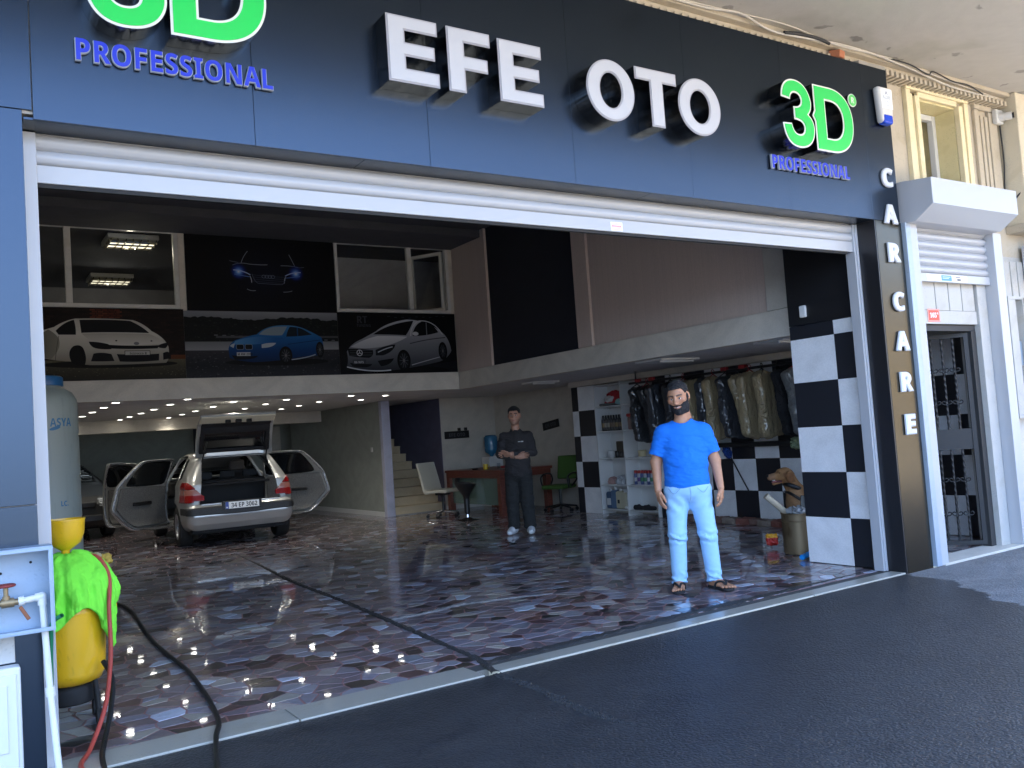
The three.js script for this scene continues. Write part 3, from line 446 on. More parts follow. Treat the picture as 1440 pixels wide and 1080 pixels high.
  cb('cable', 'pale cable sagging along the cornice above the black fascia', [[4.2, 4.58, 0.0], [5.0, 4.565, 0.01], [5.35, 4.585, 0.03], [5.7, 4.52, 0.02], [6.1, 4.53, 0.03], [6.5, 4.56, 0.03], [7.0, 4.57, 0.02], [7.6, 4.545, 0.0], [8.3, 4.49, -0.02], [9.2, 4.53, -0.08]], 0.009, cw);
  cb('cable', 'thin white cable looping over the dentils', [[4.4, 4.57, 0.0], [5.2, 4.585, 0.02], [5.9, 4.585, 0.05], [6.5, 4.55, 0.03], [7.4, 4.58, 0.01], [8.2, 4.53, 0.0], [9.4, 4.55, -0.1]], 0.006, cw);
  cb('cable', 'short black taped length of cable below the soffit', [[5.85, 4.525, 0.035], [6.05, 4.545, 0.045], [6.3, 4.548, 0.045], [6.42, 4.535, 0.04]], 0.014, ck);
  cb('cable', 'tangle of dark wires at the corner above the framed window', [[7.25, 4.585, 0.0], [7.6, 4.56, 0.03], [7.9, 4.52, 0.02], [8.0, 4.575, 0.0], [8.3, 4.52, 0.02], [8.6, 4.54, 0.0], [8.9, 4.50, -0.02]], 0.007, ck);
  cb('cable', 'dark cable hanging from the camera down the pier', [[9.42, 4.30, -0.15], [9.43, 3.9, -0.15], [9.42, 3.55, -0.16], [9.45, 3.30, -0.1]], 0.008, ck);
  cb('cable', 'black cable curving out from the pier to the right edge', [[9.43, 3.45, -0.12], [9.50, 3.62, 0.04], [9.7, 3.72, 0.1], [10.2, 3.83, 0.12]], 0.010, ck);
  cb('conduit', 'vertical white conduit pipe beside the meter box', [[9.12, 3.1, -0.14], [9.12, 2.8, -0.14], [9.12, 2.46, -0.14]], 0.012, cw);
}
// ---------------------------------------------------------------- roller shutter of the shop front
{
  const t = thing('roller_shutter', 'wide white roller shutter rolled almost fully up under the black fascia', 'roller shutter');
  const slat = (y, h) => { // convex strip built along x
    const P = [], I = [], n = 10; for (let i = 0; i <= n; i++) { const q = i / n, yy = y + h * q, zz = -0.215 + 0.022 * Math.sin(Math.PI * q) - (i === 0 || i === n ? 0.012 : 0); P.push(0.425, yy, zz, 6.82, yy, zz); }
    for (let i = 0; i < n; i++) I.push(2 * i, 2 * i + 1, 2 * i + 2, 2 * i + 2, 2 * i + 1, 2 * i + 3);
    const g = new THREE.BufferGeometry(); g.setAttribute('position', new THREE.Float32BufferAttribute(P, 3)); g.setIndex(I); g.computeVertexNormals(); return U(M([g, bx(0.425, 6.82, y + 0.002, y + h - 0.002, -0.245, -0.226)]));
  };
  obj('slat', slat(2.908, 0.078), m.aluWhite, t); obj('slat', slat(2.986, 0.078), m.aluWhite, t); obj('slat', slat(3.064, 0.06), m.aluWhite, t);
  obj('bottom_bar', ub(0.425, 6.82, 2.815, 2.905, -0.24, -0.20, 0.004), m.aluWhite, t);
  obj('seal', ub(0.43, 6.75, 2.795, 2.816, -0.235, -0.21), m.rubber, t);
  obj('guide_rail', ub(0.358, 0.425, -0.02, 3.058, -0.30, -0.17, 0.004), m.aluWhite, t);
  obj('guide_rail', U([bx(6.822, 6.846, 0.004, 3.058, -0.28, -0.185, 0.003), bx(6.848, 6.872, 0.004, 3.058, -0.30, -0.175, 0.004)]), m.alu, t);
  const st = canvasTex(128, 96, (c) => { c.fillStyle = '#eee9ea'; c.fillRect(0, 0, 128, 96); c.fillStyle = '#d0747a'; for (let i = 0; i < 6; i++) c.fillRect(10, 10 + i * 14, 70 + (i * 37) % 40, i === 2 ? 10 : 5); });
  obj('sticker', bx(4.06, 4.17, 2.822, 2.885, -0.1995, -0.198), [m.white, m.white, m.white, m.white, std([1, 1, 1], 0.6, { map: st }), m.white], t);
}
// ---------------------------------------------------------------- signs
{
  const face = phy([0.48, 0.485, 0.505], 0.25), rim = phy([0.33, 0.32, 0.34], 0.3), side = std([0.42, 0.38, 0.34], 0.16, { metalness: 1, map: T.brush });
  const Es = (w, h, s, a) => poly([[0, 0], [w, 0], [w, a], [s, a], [s, h / 2 - a * 0.46], [w * 0.93, h / 2 - a * 0.46], [w * 0.93, h / 2 + a * 0.5], [s, h / 2 + a * 0.5], [s, h - a], [w, h - a], [w, h], [0, h]]);
  const Fs = (w, h, s, a) => poly([[0, 0], [s, 0], [s, h * 0.36], [w * 0.92, h * 0.36], [w * 0.92, h * 0.36 + a], [s, h * 0.36 + a], [s, h - a], [w, h - a], [w, h], [0, h]]);
  const Ts = (w, h, s, a) => poly([[(w - s) / 2, 0], [(w + s) / 2, 0], [(w + s) / 2, h - a], [w, h - a], [w, h], [0, h], [0, h - a], [(w - s) / 2, h - a]]);
  const Os = (w, h, s) => { const q = new THREE.Shape(); q.absellipse(w / 2, h / 2, w / 2, h / 2, 0, Math.PI * 2); const o = new THREE.Path(); o.absellipse(w / 2, h / 2, w / 2 - s, h / 2 - s * 0.78, 0, Math.PI * 2, true); q.holes.push(o); return q; };
  const main = thing('main_sign', 'row of big white raised letters reading EFE OTO on the black fascia', 'sign', [0, 0, 0]);
  const letter = (par, shape, x, y, faceM = face, rimM = rim, d = 0.14, inset = 0.010) => { const l = obj('letter', extr(shape, d - 0.006, 0, 24).translate(x, y, 0.002), side, par); obj('rim', extr(shape, 0.004, 0, 24).translate(x, y, d - 0.0035), rimM, l); const g = new THREE.ExtrudeGeometry(shape, { depth: 0.002, curveSegments: 24, bevelEnabled: true, bevelSize: 0.0005, bevelOffset: -inset - 0.0005, bevelThickness: 0.001, bevelSegments: 1 }); obj('face', g.translate(x, y, d + 0.002), faceM, l); for (let i = 0; i < 3; i++) { } return l; };
  letter(main, Es(0.332, 0.40, 0.115, 0.086), 2.212, 3.495); letter(main, Fs(0.306, 0.40, 0.118, 0.086), 2.608, 3.495); letter(main, Es(0.33, 0.40, 0.115, 0.086), 2.970, 3.487);
  letter(main, Os(0.418, 0.425, 0.115), 3.659, 3.480); letter(main, Ts(0.388, 0.41, 0.122, 0.088), 4.092, 3.492); letter(main, Os(0.424, 0.425, 0.115), 4.490, 3.484);
  // the 3D logo
  const three = () => { const s = new THREE.Shape(); s.moveTo(0.0, 0.395); s.bezierCurveTo(0.005, 0.50, 0.07, 0.555, 0.165, 0.555); s.bezierCurveTo(0.265, 0.555, 0.34, 0.50, 0.36, 0.395); s.bezierCurveTo(0.362, 0.345, 0.345, 0.31, 0.315, 0.285); s.bezierCurveTo(0.37, 0.255, 0.388, 0.20, 0.378, 0.145); s.bezierCurveTo(0.36, 0.05, 0.285, 0.0, 0.18, 0.0); s.bezierCurveTo(0.085, 0.0, 0.01, 0.05, 0.0, 0.185); s.lineTo(0.105, 0.192); s.bezierCurveTo(0.115, 0.13, 0.145, 0.108, 0.185, 0.11); s.bezierCurveTo(0.235, 0.112, 0.258, 0.14, 0.252, 0.18); s.bezierCurveTo(0.246, 0.215, 0.20, 0.228, 0.14, 0.226); s.lineTo(0.14, 0.332); s.bezierCurveTo(0.20, 0.332, 0.238, 0.355, 0.236, 0.395); s.bezierCurveTo(0.232, 0.43, 0.205, 0.446, 0.17, 0.446); s.bezierCurveTo(0.132, 0.446, 0.108, 0.42, 0.106, 0.385); return s; };
  const dee = () => { const s = new THREE.Shape(); s.moveTo(0, 0); s.lineTo(0.2, 0); s.bezierCurveTo(0.40, 0.0, 0.495, 0.12, 0.495, 0.275); s.bezierCurveTo(0.495, 0.43, 0.40, 0.548, 0.2, 0.548); s.lineTo(0, 0.548); s.lineTo(0, 0.33); s.lineTo(-0.028, 0.285); s.lineTo(0, 0.235); const o = new THREE.Path(); o.moveTo(0.14, 0.115); o.lineTo(0.14, 0.43); o.lineTo(0.2, 0.43); o.bezierCurveTo(0.31, 0.43, 0.36, 0.37, 0.36, 0.275); o.bezierCurveTo(0.36, 0.18, 0.31, 0.115, 0.2, 0.115); s.holes.push(o); return s; };
  const grn = phy([0.015, 0.60, 0.10], 0.16, { clearcoat: 1, clearcoatRoughness: 0.04 }), pale = phy([0.72, 0.72, 0.66], 0.3), blue = phy([0.006, 0.022, 0.46], 0.3), edge = phy([0.42, 0.45, 0.52], 0.3);
  const logo = (dx, label) => {
    const t = thing('logo_sign', label, 'sign', [dx, 0, 0], 0);
    letter(t, three(), 0.625, 3.527, grn, pale, 0.14, 0.013); letter(t, dee(), 1.018, 3.533, grn, pale, 0.142, 0.013);
    const c = new THREE.Shape(); c.absarc(0, 0, 0.056, 0, Math.PI * 2); letter(t, c, 1.53, 4.02, phy([0.10, 0.55, 0.12], 0.3), pale, 0.14, 0.008); obj('mark', text('R', 0.05, 0.002).translate(1.51, 3.995, 0.1445), pale, t);
    const w = fit(text('PROFESSIONAL', 0.1, 0.016, 0.003), 0.592, 1.568, 3.372, 3.488), wf = fit(text('PROFESSIONAL', 0.1, 0.003), 0.595, 1.564, 3.375, 3.486);
    obj('lettering', w.translate(0, 0, 0.008), edge, t); obj('lettering_face', wf.translate(0.0, 0, 0.0275), blue, t);
    return t;
  };
  logo(0, 'large green 3D logo with blue PROFESSIONAL lettering at the left end of the fascia'); logo(4.985, 'green 3D logo with blue PROFESSIONAL lettering near the alarm box');
  const v = thing('vertical_sign', 'white letters reading CAR CARE down the black right pier', 'sign', [0, 0, 0]);
  [['C', 3.365, 3.54, 6.95, 7.105], ['A', 3.035, 3.21, 6.93, 7.12], ['R', 2.69, 2.865, 6.945, 7.11], ['C', 2.255, 2.43, 6.95, 7.105], ['A', 1.905, 2.08, 6.93, 7.12], ['R', 1.545, 1.72, 6.945, 7.115], ['E', 1.17, 1.35, 6.96, 7.10]].forEach(([s, y0, y1, x0, x1]) => { const dx = 0.0; obj('letter', fit(text(s, 0.15, 0.014, 0.009), x0 + 0.07 + dx, x1 + 0.075 + dx, y0, y1).translate(0, 0, s === 'C' && y0 > 3 ? 0.006 : 0.005), phy([0.60, 0.615, 0.645], 0.35), v); });
  // alarm siren
  const al = thing('alarm_box', 'white and blue alarm siren box at the right end of the fascia', 'alarm', [7.005, 3.90, 0.001]);
  const s1 = new RoundedBoxGeometry(0.215, 0.33, 0.07, 4, 0.03).translate(0.11, 0.195, 0.035); { const a = s1.attributes.position; for (let i = 0; i < a.count; i++) { const q = a.getY(i); if (q < 0.12) a.setX(i, 0.11 + (a.getX(i) - 0.11) * lerp(0.55, 1, clamp((q - 0.0) / 0.12))); } s1.computeVertexNormals(); }
  obj('case', s1, m.white, al); obj('strobe', at(new RoundedBoxGeometry(0.13, 0.085, 0.075, 4, 0.02), 0.11, 0.065, 0.042), phy([0.01, 0.06, 0.55], 0.15), al);
  const at_ = canvasTex(128, 128, (c) => { c.fillStyle = '#eceef0'; c.fillRect(0, 0, 128, 128); c.fillStyle = '#7c8ca0'; c.font = 'bold 30px serif'; c.textAlign = 'center'; c.fillText('ALSIS', 64, 66); c.beginPath(); c.moveTo(48, 38); c.lineTo(64, 10); c.lineTo(80, 38); c.lineTo(70, 38); c.lineTo(64, 24); c.lineTo(58, 38); c.fill(); c.font = '15px sans-serif'; c.fillText('ALARM', 64, 88); c.fillText('24 SAAT', 64, 110); });
  obj('label', bx(0.03, 0.19, 0.16, 0.34, 0.0702, 0.0712), [m.white, m.white, m.white, m.white, std([1, 1, 1], 0.5, { map: at_ }), m.white], al);
  single('motion_sensor', 'small white wireless sensor on the black panel above the chequered return', 'sensor', at(new RoundedBoxGeometry(0.03, 0.115, 0.075, 3, 0.012), 6.905, 2.385, -0.86), m.white);
}
// ---------------------------------------------------------------- across the street: sunlit row that the shiny panels mirror
{
  const o = thing('opposite_house', 'sunlit low sand coloured row of houses across the street', 'building', [0, 0, 0]);
  obj('wall', ub(20, 82, -0.1, 10, 30, 38), std([0.58, 0.43, 0.24], 0.9, { map: T.plaster }), o); obj('roof', ub(19.7, 82.3, 10, 10.3, 29.6, 38.4), m.concrete, o);
  for (let x = 22; x < 80; x += 4) for (const y of [1.4, 5.6]) obj('window', ub(x, x + 1.3, y, y + 2, 29.94, 29.99), std([0.05, 0.06, 0.08], 0.1), o);
}
struct('pavement', ub(2.5, 19, -0.3, 0.02, 5.7, 15), std([0.50, 0.42, 0.31], 0.9, { map: T.plaster }));

// ---------------------------------------------------------------- cars
// local frame: x to the right, y up, rear axle at z = 0, nose towards -z
const carBody = (() => {
  const side = spoly([[0.66, 0.27], [0.74, 0.36], [0.775, 0.48], [0.77, 0.60], [0.71, 0.66], [0.685, 0.80], [0.66, 0.98], [0.60, 1.04], [0.36, 1.395], [0.26, 1.43], [-0.3, 1.47], [-1.0, 1.475], [-1.55, 1.42], [-2.5, 1.0], [-3.22, 0.80], [-3.46, 0.66], [-3.5, 0.42], [-3.40, 0.24], [-2.0, 0.22], [0.3, 0.23]]);
  const hw = (y) => y < 0.95 ? 0.875 - 0.05 * sstep(0.45, 0.2, y) - 0.035 * sstep(0.6, 0.95, y) : 0.84 - 0.30 * Math.pow((y - 0.95) / 0.5, 1.15);
  return (x, y, z) => { const taper = 0.11 * sstep(-2.6, -3.6, z) + 0.07 * sstep(0.1, 0.8, z); return smax(side(z, y), (Math.abs(x) - hw(y) + taper) * 0.88, 0.12); };
})();
const wells = (x, y, z) => Math.min(Math.max(Math.hypot(y - 0.32, z) - 0.355, 0.58 - Math.abs(x)), Math.max(Math.hypot(y - 0.32, z + 2.66) - 0.355, 0.58 - Math.abs(x)));
const chaikin = (p, n = 2) => { for (let k = 0; k < n; k++) { const q = [], c = k ? 0.25 : 0.1; p.forEach((a, i) => { const b = p[(i + 1) % p.length]; q.push([a[0] * (1 - c) + b[0] * c, a[1] * (1 - c) + b[1] * c], [a[0] * c + b[0] * (1 - c), a[1] * c + b[1] * (1 - c)]); }); p = q; } return p; };
const P2 = { // side outlines in (z, y)
  rearDoor: spoly(chaikin([[-0.05, 0.62], [-0.42, 0.26], [-1.28, 0.26], [-1.26, 0.95], [-1.18, 1.41], [-0.45, 1.41], [-0.15, 1.02]])),
  frontDoor: spoly(chaikin([[-1.30, 0.26], [-2.30, 0.27], [-2.38, 0.55], [-2.34, 0.96], [-1.62, 1.38], [-1.21, 1.41], [-1.28, 0.95]])),
  rearGlass: spoly(chaikin([[-0.28, 0.99], [-1.22, 0.97], [-1.15, 1.37], [-0.50, 1.37]])), frontGlass: spoly(chaikin([[-1.32, 0.97], [-2.26, 0.99], [-1.62, 1.34], [-1.25, 1.37]])),
  quarter: spoly(chaikin([[0.18, 1.06], [-0.08, 1.05], [-0.38, 1.36], [-0.12, 1.36]])),
};
const hatchX = (y) => lerp(0.61, 0.49, clamp((y - 0.68) / 0.7)), tgX = (y) => lerp(0.575, 0.60, clamp((y - 0.68) / 0.7));
function makeCar(name, label, paint, open) {
  const t = thing(name, label, 'car', [0, 0, 0]);
  const shell = (x, y, z) => {
    const b = carBody(x, y, z), inner = b + 0.055; let d = Math.max(b, -Math.max(inner, 0.34 - y));
    d = Math.max(d, -wells(x, y, z));
    const ax = Math.abs(x), sideCut = 0.42 - ax;
    d = Math.max(d, -Math.max(P2.quarter(z, y), sideCut));
    d = Math.max(d, -Math.max(P2.rearDoor(z, y), sideCut)); d = Math.max(d, -Math.max(P2.frontDoor(z, y), sideCut));
    d = Math.max(d, -Math.max(spoly0(z, y), ax - 0.62)); // windscreen
    if (open) d = Math.max(d, -Math.max(ax - hatchX(y), 0.66 - y, y - 1.36, 0.28 - z)); else d = Math.max(d, -Math.max(ax - 0.5, 1.0 - y, y - 1.33, 0.3 - z));
    return d;
  };
  const spoly0 = spoly([[-2.36, 1.0], [-1.62, 1.365], [-1.55, 1.6], [-2.6, 1.4]]);
  const cell = open ? 0.018 : 0.03;
  obj('body', nets(shell, [-0.93, 0.18, -3.56], [0.93, 1.52, 0.82], cell), paint, t);
  const region = (f, off) => (x, y, z) => Math.max(Math.abs(carBody(x, y, z) - off) - 0.014, f(x, y, z));
  const glassM = phy([0.02, 0.025, 0.03], 0.05, { transmission: open ? 0.5 : 0, thickness: 0 });
  obj('glass', nets(region((x, y, z) => Math.max(spoly0(z, y) - 0.01, Math.abs(x) - 0.63), -0.02), [-0.8, 0.9, -2.6], [0.8, 1.5, -1.4], 0.03), glassM, t);
  for (const s of [-1, 1]) obj('quarter_glass', nets(region((x, y, z) => Math.max(P2.quarter(z, y) - 0.01, 0.45 - s * x), -0.02), s < 0 ? [-0.9, 0.95, -0.5] : [0.4, 0.95, -0.5], s < 0 ? [-0.4, 1.45, 0.3] : [0.9, 1.45, 0.3], 0.02), glassM, t);
  const trim = std([0.045, 0.047, 0.05], 0.55, { map: T.grain }), dark = std([0.012, 0.012, 0.013], 0.85);
  // tail lamps, bumper insert, number plate
  const lampZone = (x, y, z) => { const ax = Math.abs(x); return Math.max(0.70 - y + (ax < 0.7 ? 0.02 : 0), y - lerp(0.80, 1.02, clamp((ax - 0.56) / 0.2)), 0.54 - ax, 0.36 - z); };
  const red = phy([0.26, 0.008, 0.008], 0.18, { clearcoat: 1 }), clear = phy([0.36, 0.14, 0.11], 0.2, { clearcoat: 1 });
  for (const s of [-1, 1]) {
    const l = obj('tail_lamp', nets((x, y, z) => Math.max(region(lampZone, 0.006)(x, y, z), y - 0.80 - 0.06 * Math.sin(y), -s * x), [-0.93, 0.62, 0.3], [0.93, 1.08, 0.85], 0.016), red, t);
    obj('lens', nets((x, y, z) => Math.max(region(lampZone, 0.007)(x, y, z), 0.80 - y, y - 0.9, -s * x), [-0.93, 0.62, 0.3], [0.93, 1.08, 0.85], 0.016), clear, l);
    obj('cap', nets((x, y, z) => Math.max(region(lampZone, 0.006)(x, y, z), 0.9 - y, -s * x), [-0.93, 0.62, 0.3], [0.93, 1.08, 0.85], 0.016), red, l);
  }
  obj('bumper_strip', nets(region((x, y, z) => Math.max(0.49 + 0.03 * x * x - y, y - 0.625, 0.42 - z), 0.006), [-0.93, 0.42, 0.3], [0.93, 0.7, 0.86], 0.018), trim, t);
  obj('underside', M([bx(-0.74, 0.74, 0.2, 0.30, -3.3, 0.6, 0.03), cyl(0.45, 0.2, 0.55, 0.02, 0.02, 0.1)]), dark, t);
  if (open) {
    const pt = canvasTex(512, 110, (c) => { c.fillStyle = '#f4f3ee'; c.fillRect(0, 0, 512, 110); c.fillStyle = '#1d3f9e'; c.fillRect(0, 0, 52, 110); c.fillStyle = '#fff'; c.font = 'bold 28px sans-serif'; c.fillText('TR', 8, 96); c.fillStyle = '#101010'; c.font = 'bold 92px sans-serif'; c.textAlign = 'center'; c.save(); c.translate(284, 89); c.scale(0.86, 1); c.fillText('34 EP 3062', 0, 0); c.restore(); c.strokeStyle = '#111'; c.lineWidth = 5; c.strokeRect(2, 2, 508, 106); });
    obj('number_plate', bx(-0.26, 0.26, 0.565, 0.678, 0.80, 0.808), [m.white, m.white, m.white, m.white, std([1, 1, 1], 0.35, { map: pt }), m.white], t);
    obj('plate_recess', bx(-0.30, 0.30, 0.55, 0.69, 0.74, 0.797, 0.012), trim, t);
    obj('sill', bx(-0.60, 0.60, 0.652, 0.668, 0.55, 0.73, 0.004), m.chrome.clone(), t).material.setValues({ color: lin(0.5, 0.5, 0.5), roughness: 0.4 });
  }
  // wheels
  const tyre = lathe([[0.19, -0.095], [0.255, -0.105], [0.30, -0.098], [0.315, -0.07], [0.315, 0.07], [0.30, 0.098], [0.255, 0.105], [0.19, 0.095]], 36).rotateZ(Math.PI / 2);
  const alloy = std([0.35, 0.36, 0.38], 0.3, { metalness: 0.8 }), rimG = [lathe([[0.0, 0.03], [0.05, 0.04], [0.055, 0.02], [0.05, 0.0]], 20), lathe([[0.195, 0.09], [0.205, 0.098], [0.185, 0.098], [0.175, 0.05], [0.18, -0.09]], 36)];
  for (let i = 0; i < 7; i++) rimG.push(at(bx(-0.017, 0.017, 0.02, 0.045, 0.03, 0.19, 0.006), 0, 0.02, 0, 0, i * 2 * Math.PI / 7, 0));
  const rimM = M(rimG).rotateZ(-Math.PI / 2);
  for (const [x, z] of [[-0.76, 0], [0.76, 0], [-0.76, -2.66], [0.76, -2.66]]) { const w = obj('wheel', tyre, m.rubber, t); w.position.set(x, 0.315, z); const q = obj('rim', rimM, alloy, w); if (x < 0) q.rotation.y = Math.PI; obj('disc', rod([-0.03, 0, 0], [0.03, 0, 0], 0.18, 24), dark, w); }
  // cabin
  const cloth = std([0.05, 0.052, 0.056], 0.9, { map: T.fabric });
  for (const x of [-0.36, 0.36]) { const s = obj('seat', [at(bx(-0.24, 0.24, 0, 0.14, -0.25, 0.25, 0.05), x, 0.42, -1.55), at(bx(-0.23, 0.23, 0, 0.62, -0.06, 0.06, 0.05), x, 0.52, -1.32, 0.22)], cloth, t); obj('headrest', at(bx(-0.13, 0.13, 0, 0.18, -0.045, 0.045, 0.04), x, 1.12, -1.20, 0.2), std([0.16, 0.14, 0.125], 0.8, { map: T.fabric }), s); }
  const rs = obj('rear_seat', [bx(-0.62, 0.62, 0.4, 0.55, -0.85, -0.35, 0.05), at(bx(-0.62, 0.62, 0, 0.52, -0.06, 0.06, 0.05), 0, 0.5, -0.36, 0.25)], cloth, t); for (const x of [-0.36, 0, 0.36]) obj('headrest', bx(x - 0.12, x + 0.12, 1.02, 1.14, -0.28, -0.20, 0.03), cloth, rs);
  obj('parcel_shelf', [bx(-0.55, 0.55, 0.93, 0.965, -0.2, 0.36, 0.012), rod([-0.3, 0.985, 0.37], [0.3, 0.985, 0.37], 0.012)], std([0.02, 0.02, 0.022], 0.8), t);
  obj('dashboard', bx(-0.66, 0.66, 0.7, 0.98, -2.35, -2.0, 0.06), dark, t);
  obj('steering_wheel', at(new THREE.TorusGeometry(0.18, 0.016, 8, 28), -0.36, 0.92, -1.92, -0.4), dark, t);
  // doors
  const panelM = std([0.27, 0.265, 0.25], 0.75, { map: T.grain }), strip = std([0.5, 0.5, 0.52], 0.25, { metalness: 0.8 });
  const doorParts = {};
  const makeDoor = (kind, s, hz, angle) => { // s: -1 left, +1 right; hz: hinge line
    const zone = kind === 'front' ? P2.frontDoor : P2.rearDoor, pane = kind === 'front' ? P2.frontGlass : P2.rearGlass, z0 = kind === 'front' ? -2.45 : -1.34, z1 = kind === 'front' ? -1.15 : 0.02;
    const k = kind + s; if (!doorParts[k]) {
      const lo = s > 0 ? [0.35, 0.22, z0] : [-0.95, 0.22, z0], hi = s > 0 ? [0.95, 0.22 + 1.26, z1] : [-0.35, 1.48, z1];
      const sh = (a, b, q, cut) => nets((x, y, z) => { const d = carBody(x, y, z); return Math.max(d - a, -(d - b), zone(z, y) + q, cut(x, y, z), -s * x + 0.3); }, lo, hi, open ? 0.015 : 0.03);
      doorParts[k] = [sh(0.0, -0.05, 0.006, (x, y, z) => -(pane(z, y))), sh(-0.05, -0.085, 0.07, (x, y, z) => y - 0.955 + 0.03 * Math.sin(z * 3)), sh(-0.012, -0.038, 0.02, (x, y, z) => pane(z, y) - 0.015), sh(-0.045, -0.062, 0.012, (x, y, z) => Math.max(-(zone(z, y) + 0.035), -(pane(z, y) - 0.01)))];
    }
    const hx = s * 0.83, d = new THREE.Group(); d.name = 'door'; t.add(d); d.position.set(hx, 0, hz); d.rotation.y = angle;
    const sub = (n, g, mt) => { const o = obj(n, g, mt, d); o.position.set(-hx, 0, -hz); return o; };
    const [a, b, c, e] = doorParts[k]; sub('skin', a, paint); if (open) { sub('trim', b, panelM); sub('edge_strip', e, strip); } sub('pane', c, glassM);
    if (open) { const zc = kind === 'front' ? -1.95 : -1.0; sub('handle', [at(ball(0, 0, 0, 0.012, 0.035, 0.075), s * 0.765, 0.86, zc), at(bx(-0.03, 0.02, -0.03, 0.03, -0.2, 0.2, 0.02), s * 0.75, 0.70, zc + 0.35)], m.black); }
  };
  const A = open ? 50 * D : 0;
  makeDoor('front', -1, -2.33, -A * 1.27); makeDoor('rear', -1, -1.27, -A); makeDoor('front', 1, -2.33, 0); makeDoor('rear', 1, -1.27, open ? 60 * D : 0);
  // tailgate
  if (open) {
    const h = new THREE.Group(); h.name = 'tailgate'; t.add(h); h.position.set(0, 1.42, 0.30); h.rotation.x = -108 * D;
    const sub = (n, g, mt) => { const o = obj(n, g, mt, h); o.position.set(0, -1.42, -0.30); return o; };
    const zone = (x, y, z) => Math.max(Math.abs(x) - tgX(y), 0.66 - y, y - 1.40, 0.24 - z), win = (x, y, z) => Math.max(Math.abs(x) - tgX(y) + 0.10, 1.02 - y, y - 1.33);
    const L = [-0.75, 0.6, 0.2], H = [0.75, 1.46, 0.85];
    sub('skin', nets((x, y, z) => { const d = carBody(x, y, z); return Math.max(d, -(d + 0.045), zone(x, y, z), -win(x, y, z)); }, L, H, 0.015), paint);
    sub('inner_trim', nets((x, y, z) => { const d = carBody(x, y, z); return Math.max(d + 0.04, -(d + 0.075), zone(x, y, z) + 0.05, -win(x, y, z) - 0.02, 0.84 - y); }, L, H, 0.015), std([0.016, 0.016, 0.018], 0.7));
    sub('pane', nets((x, y, z) => { const d = carBody(x, y, z); return Math.max(d + 0.006, -(d + 0.036), win(x, y, z) - 0.02); }, L, H, 0.015), phy([0.008, 0.009, 0.011], 0.06));
    sub('lip', nets((x, y, z) => { const d = carBody(x, y, z); return Math.max(d + 0.035, -(d + 0.07), zone(x, y, z) + 0.008, y - 0.85); }, L, H, 0.015), std([0.66, 0.60, 0.45], 0.6));
    sub('latch', [bx(-0.045, 0.045, 0.72, 0.79, 0.58, 0.64, 0.008), bx(-0.20, -0.12, 0.73, 0.78, 0.58, 0.64, 0.006), bx(0.12, 0.20, 0.73, 0.78, 0.58, 0.64, 0.006)], m.black);
    for (const s of [-1, 1]) obj('gas_strut', rod([s * 0.50, 1.30, 0.36], [s * 0.47, 1.62, 0.72], 0.009), m.black, t);
  } else {
    obj('glass', nets(region((x, y, z) => Math.max(Math.abs(x) - 0.51, 0.99 - y, y - 1.34, 0.25 - z), -0.02), [-0.6, 0.9, 0.2], [0.6, 1.4, 0.75], 0.03), glassM, t);
    for (const s of [-1, 1]) obj('headlight', nets((x, y, z) => Math.max(Math.abs(carBody(x, y, z)) - 0.012, 0.60 - y, y - 0.76, z + 3.02, 0.48 - s * x), [-0.93, 0.5, -3.6], [0.93, 0.85, -2.9], 0.025), phy([0.4, 0.42, 0.45], 0.1, { clearcoat: 1 }), t);
    obj('grille', [bx(-0.42, 0.42, 0.60, 0.70, -3.52, -3.44, 0.02), bx(-0.6, 0.6, 0.34, 0.46, -3.53, -3.44, 0.02)], m.black, t);
  }
  for (const s of [-1, 1]) { const mi = obj('mirror', at(ball(0, 0, 0, 0.10, 0.065, 0.055), s * 0.96, 1.0, -2.2), paint, t); if (open && s < 0) mi.position.set(-0.35, 0, 0.55); }
  obj('wiper', rod([0.02, 1.405, 0.30], [-0.2, 1.44, 0.20], 0.008), m.black, t);
  return t;
}
{
  const silver = phy([0.42, 0.42, 0.40], 0.32, { metalness: 0.45, clearcoat: 1, clearcoatRoughness: 0.08 });
  const c1 = makeCar('hatchback_car', 'silver hatchback with its tailgate and doors standing open', silver, true); c1.position.set(3.93, 0, -10.08); c1.rotation.y = -3.5 * D;
  const c2 = makeCar('parked_car', 'dark unlit car parked behind the open left doors of the hatchback', phy([0.004, 0.004, 0.005], 0.4), false); c2.position.set(1.75, 0, -16.9); c2.rotation.y = 183 * D;
}

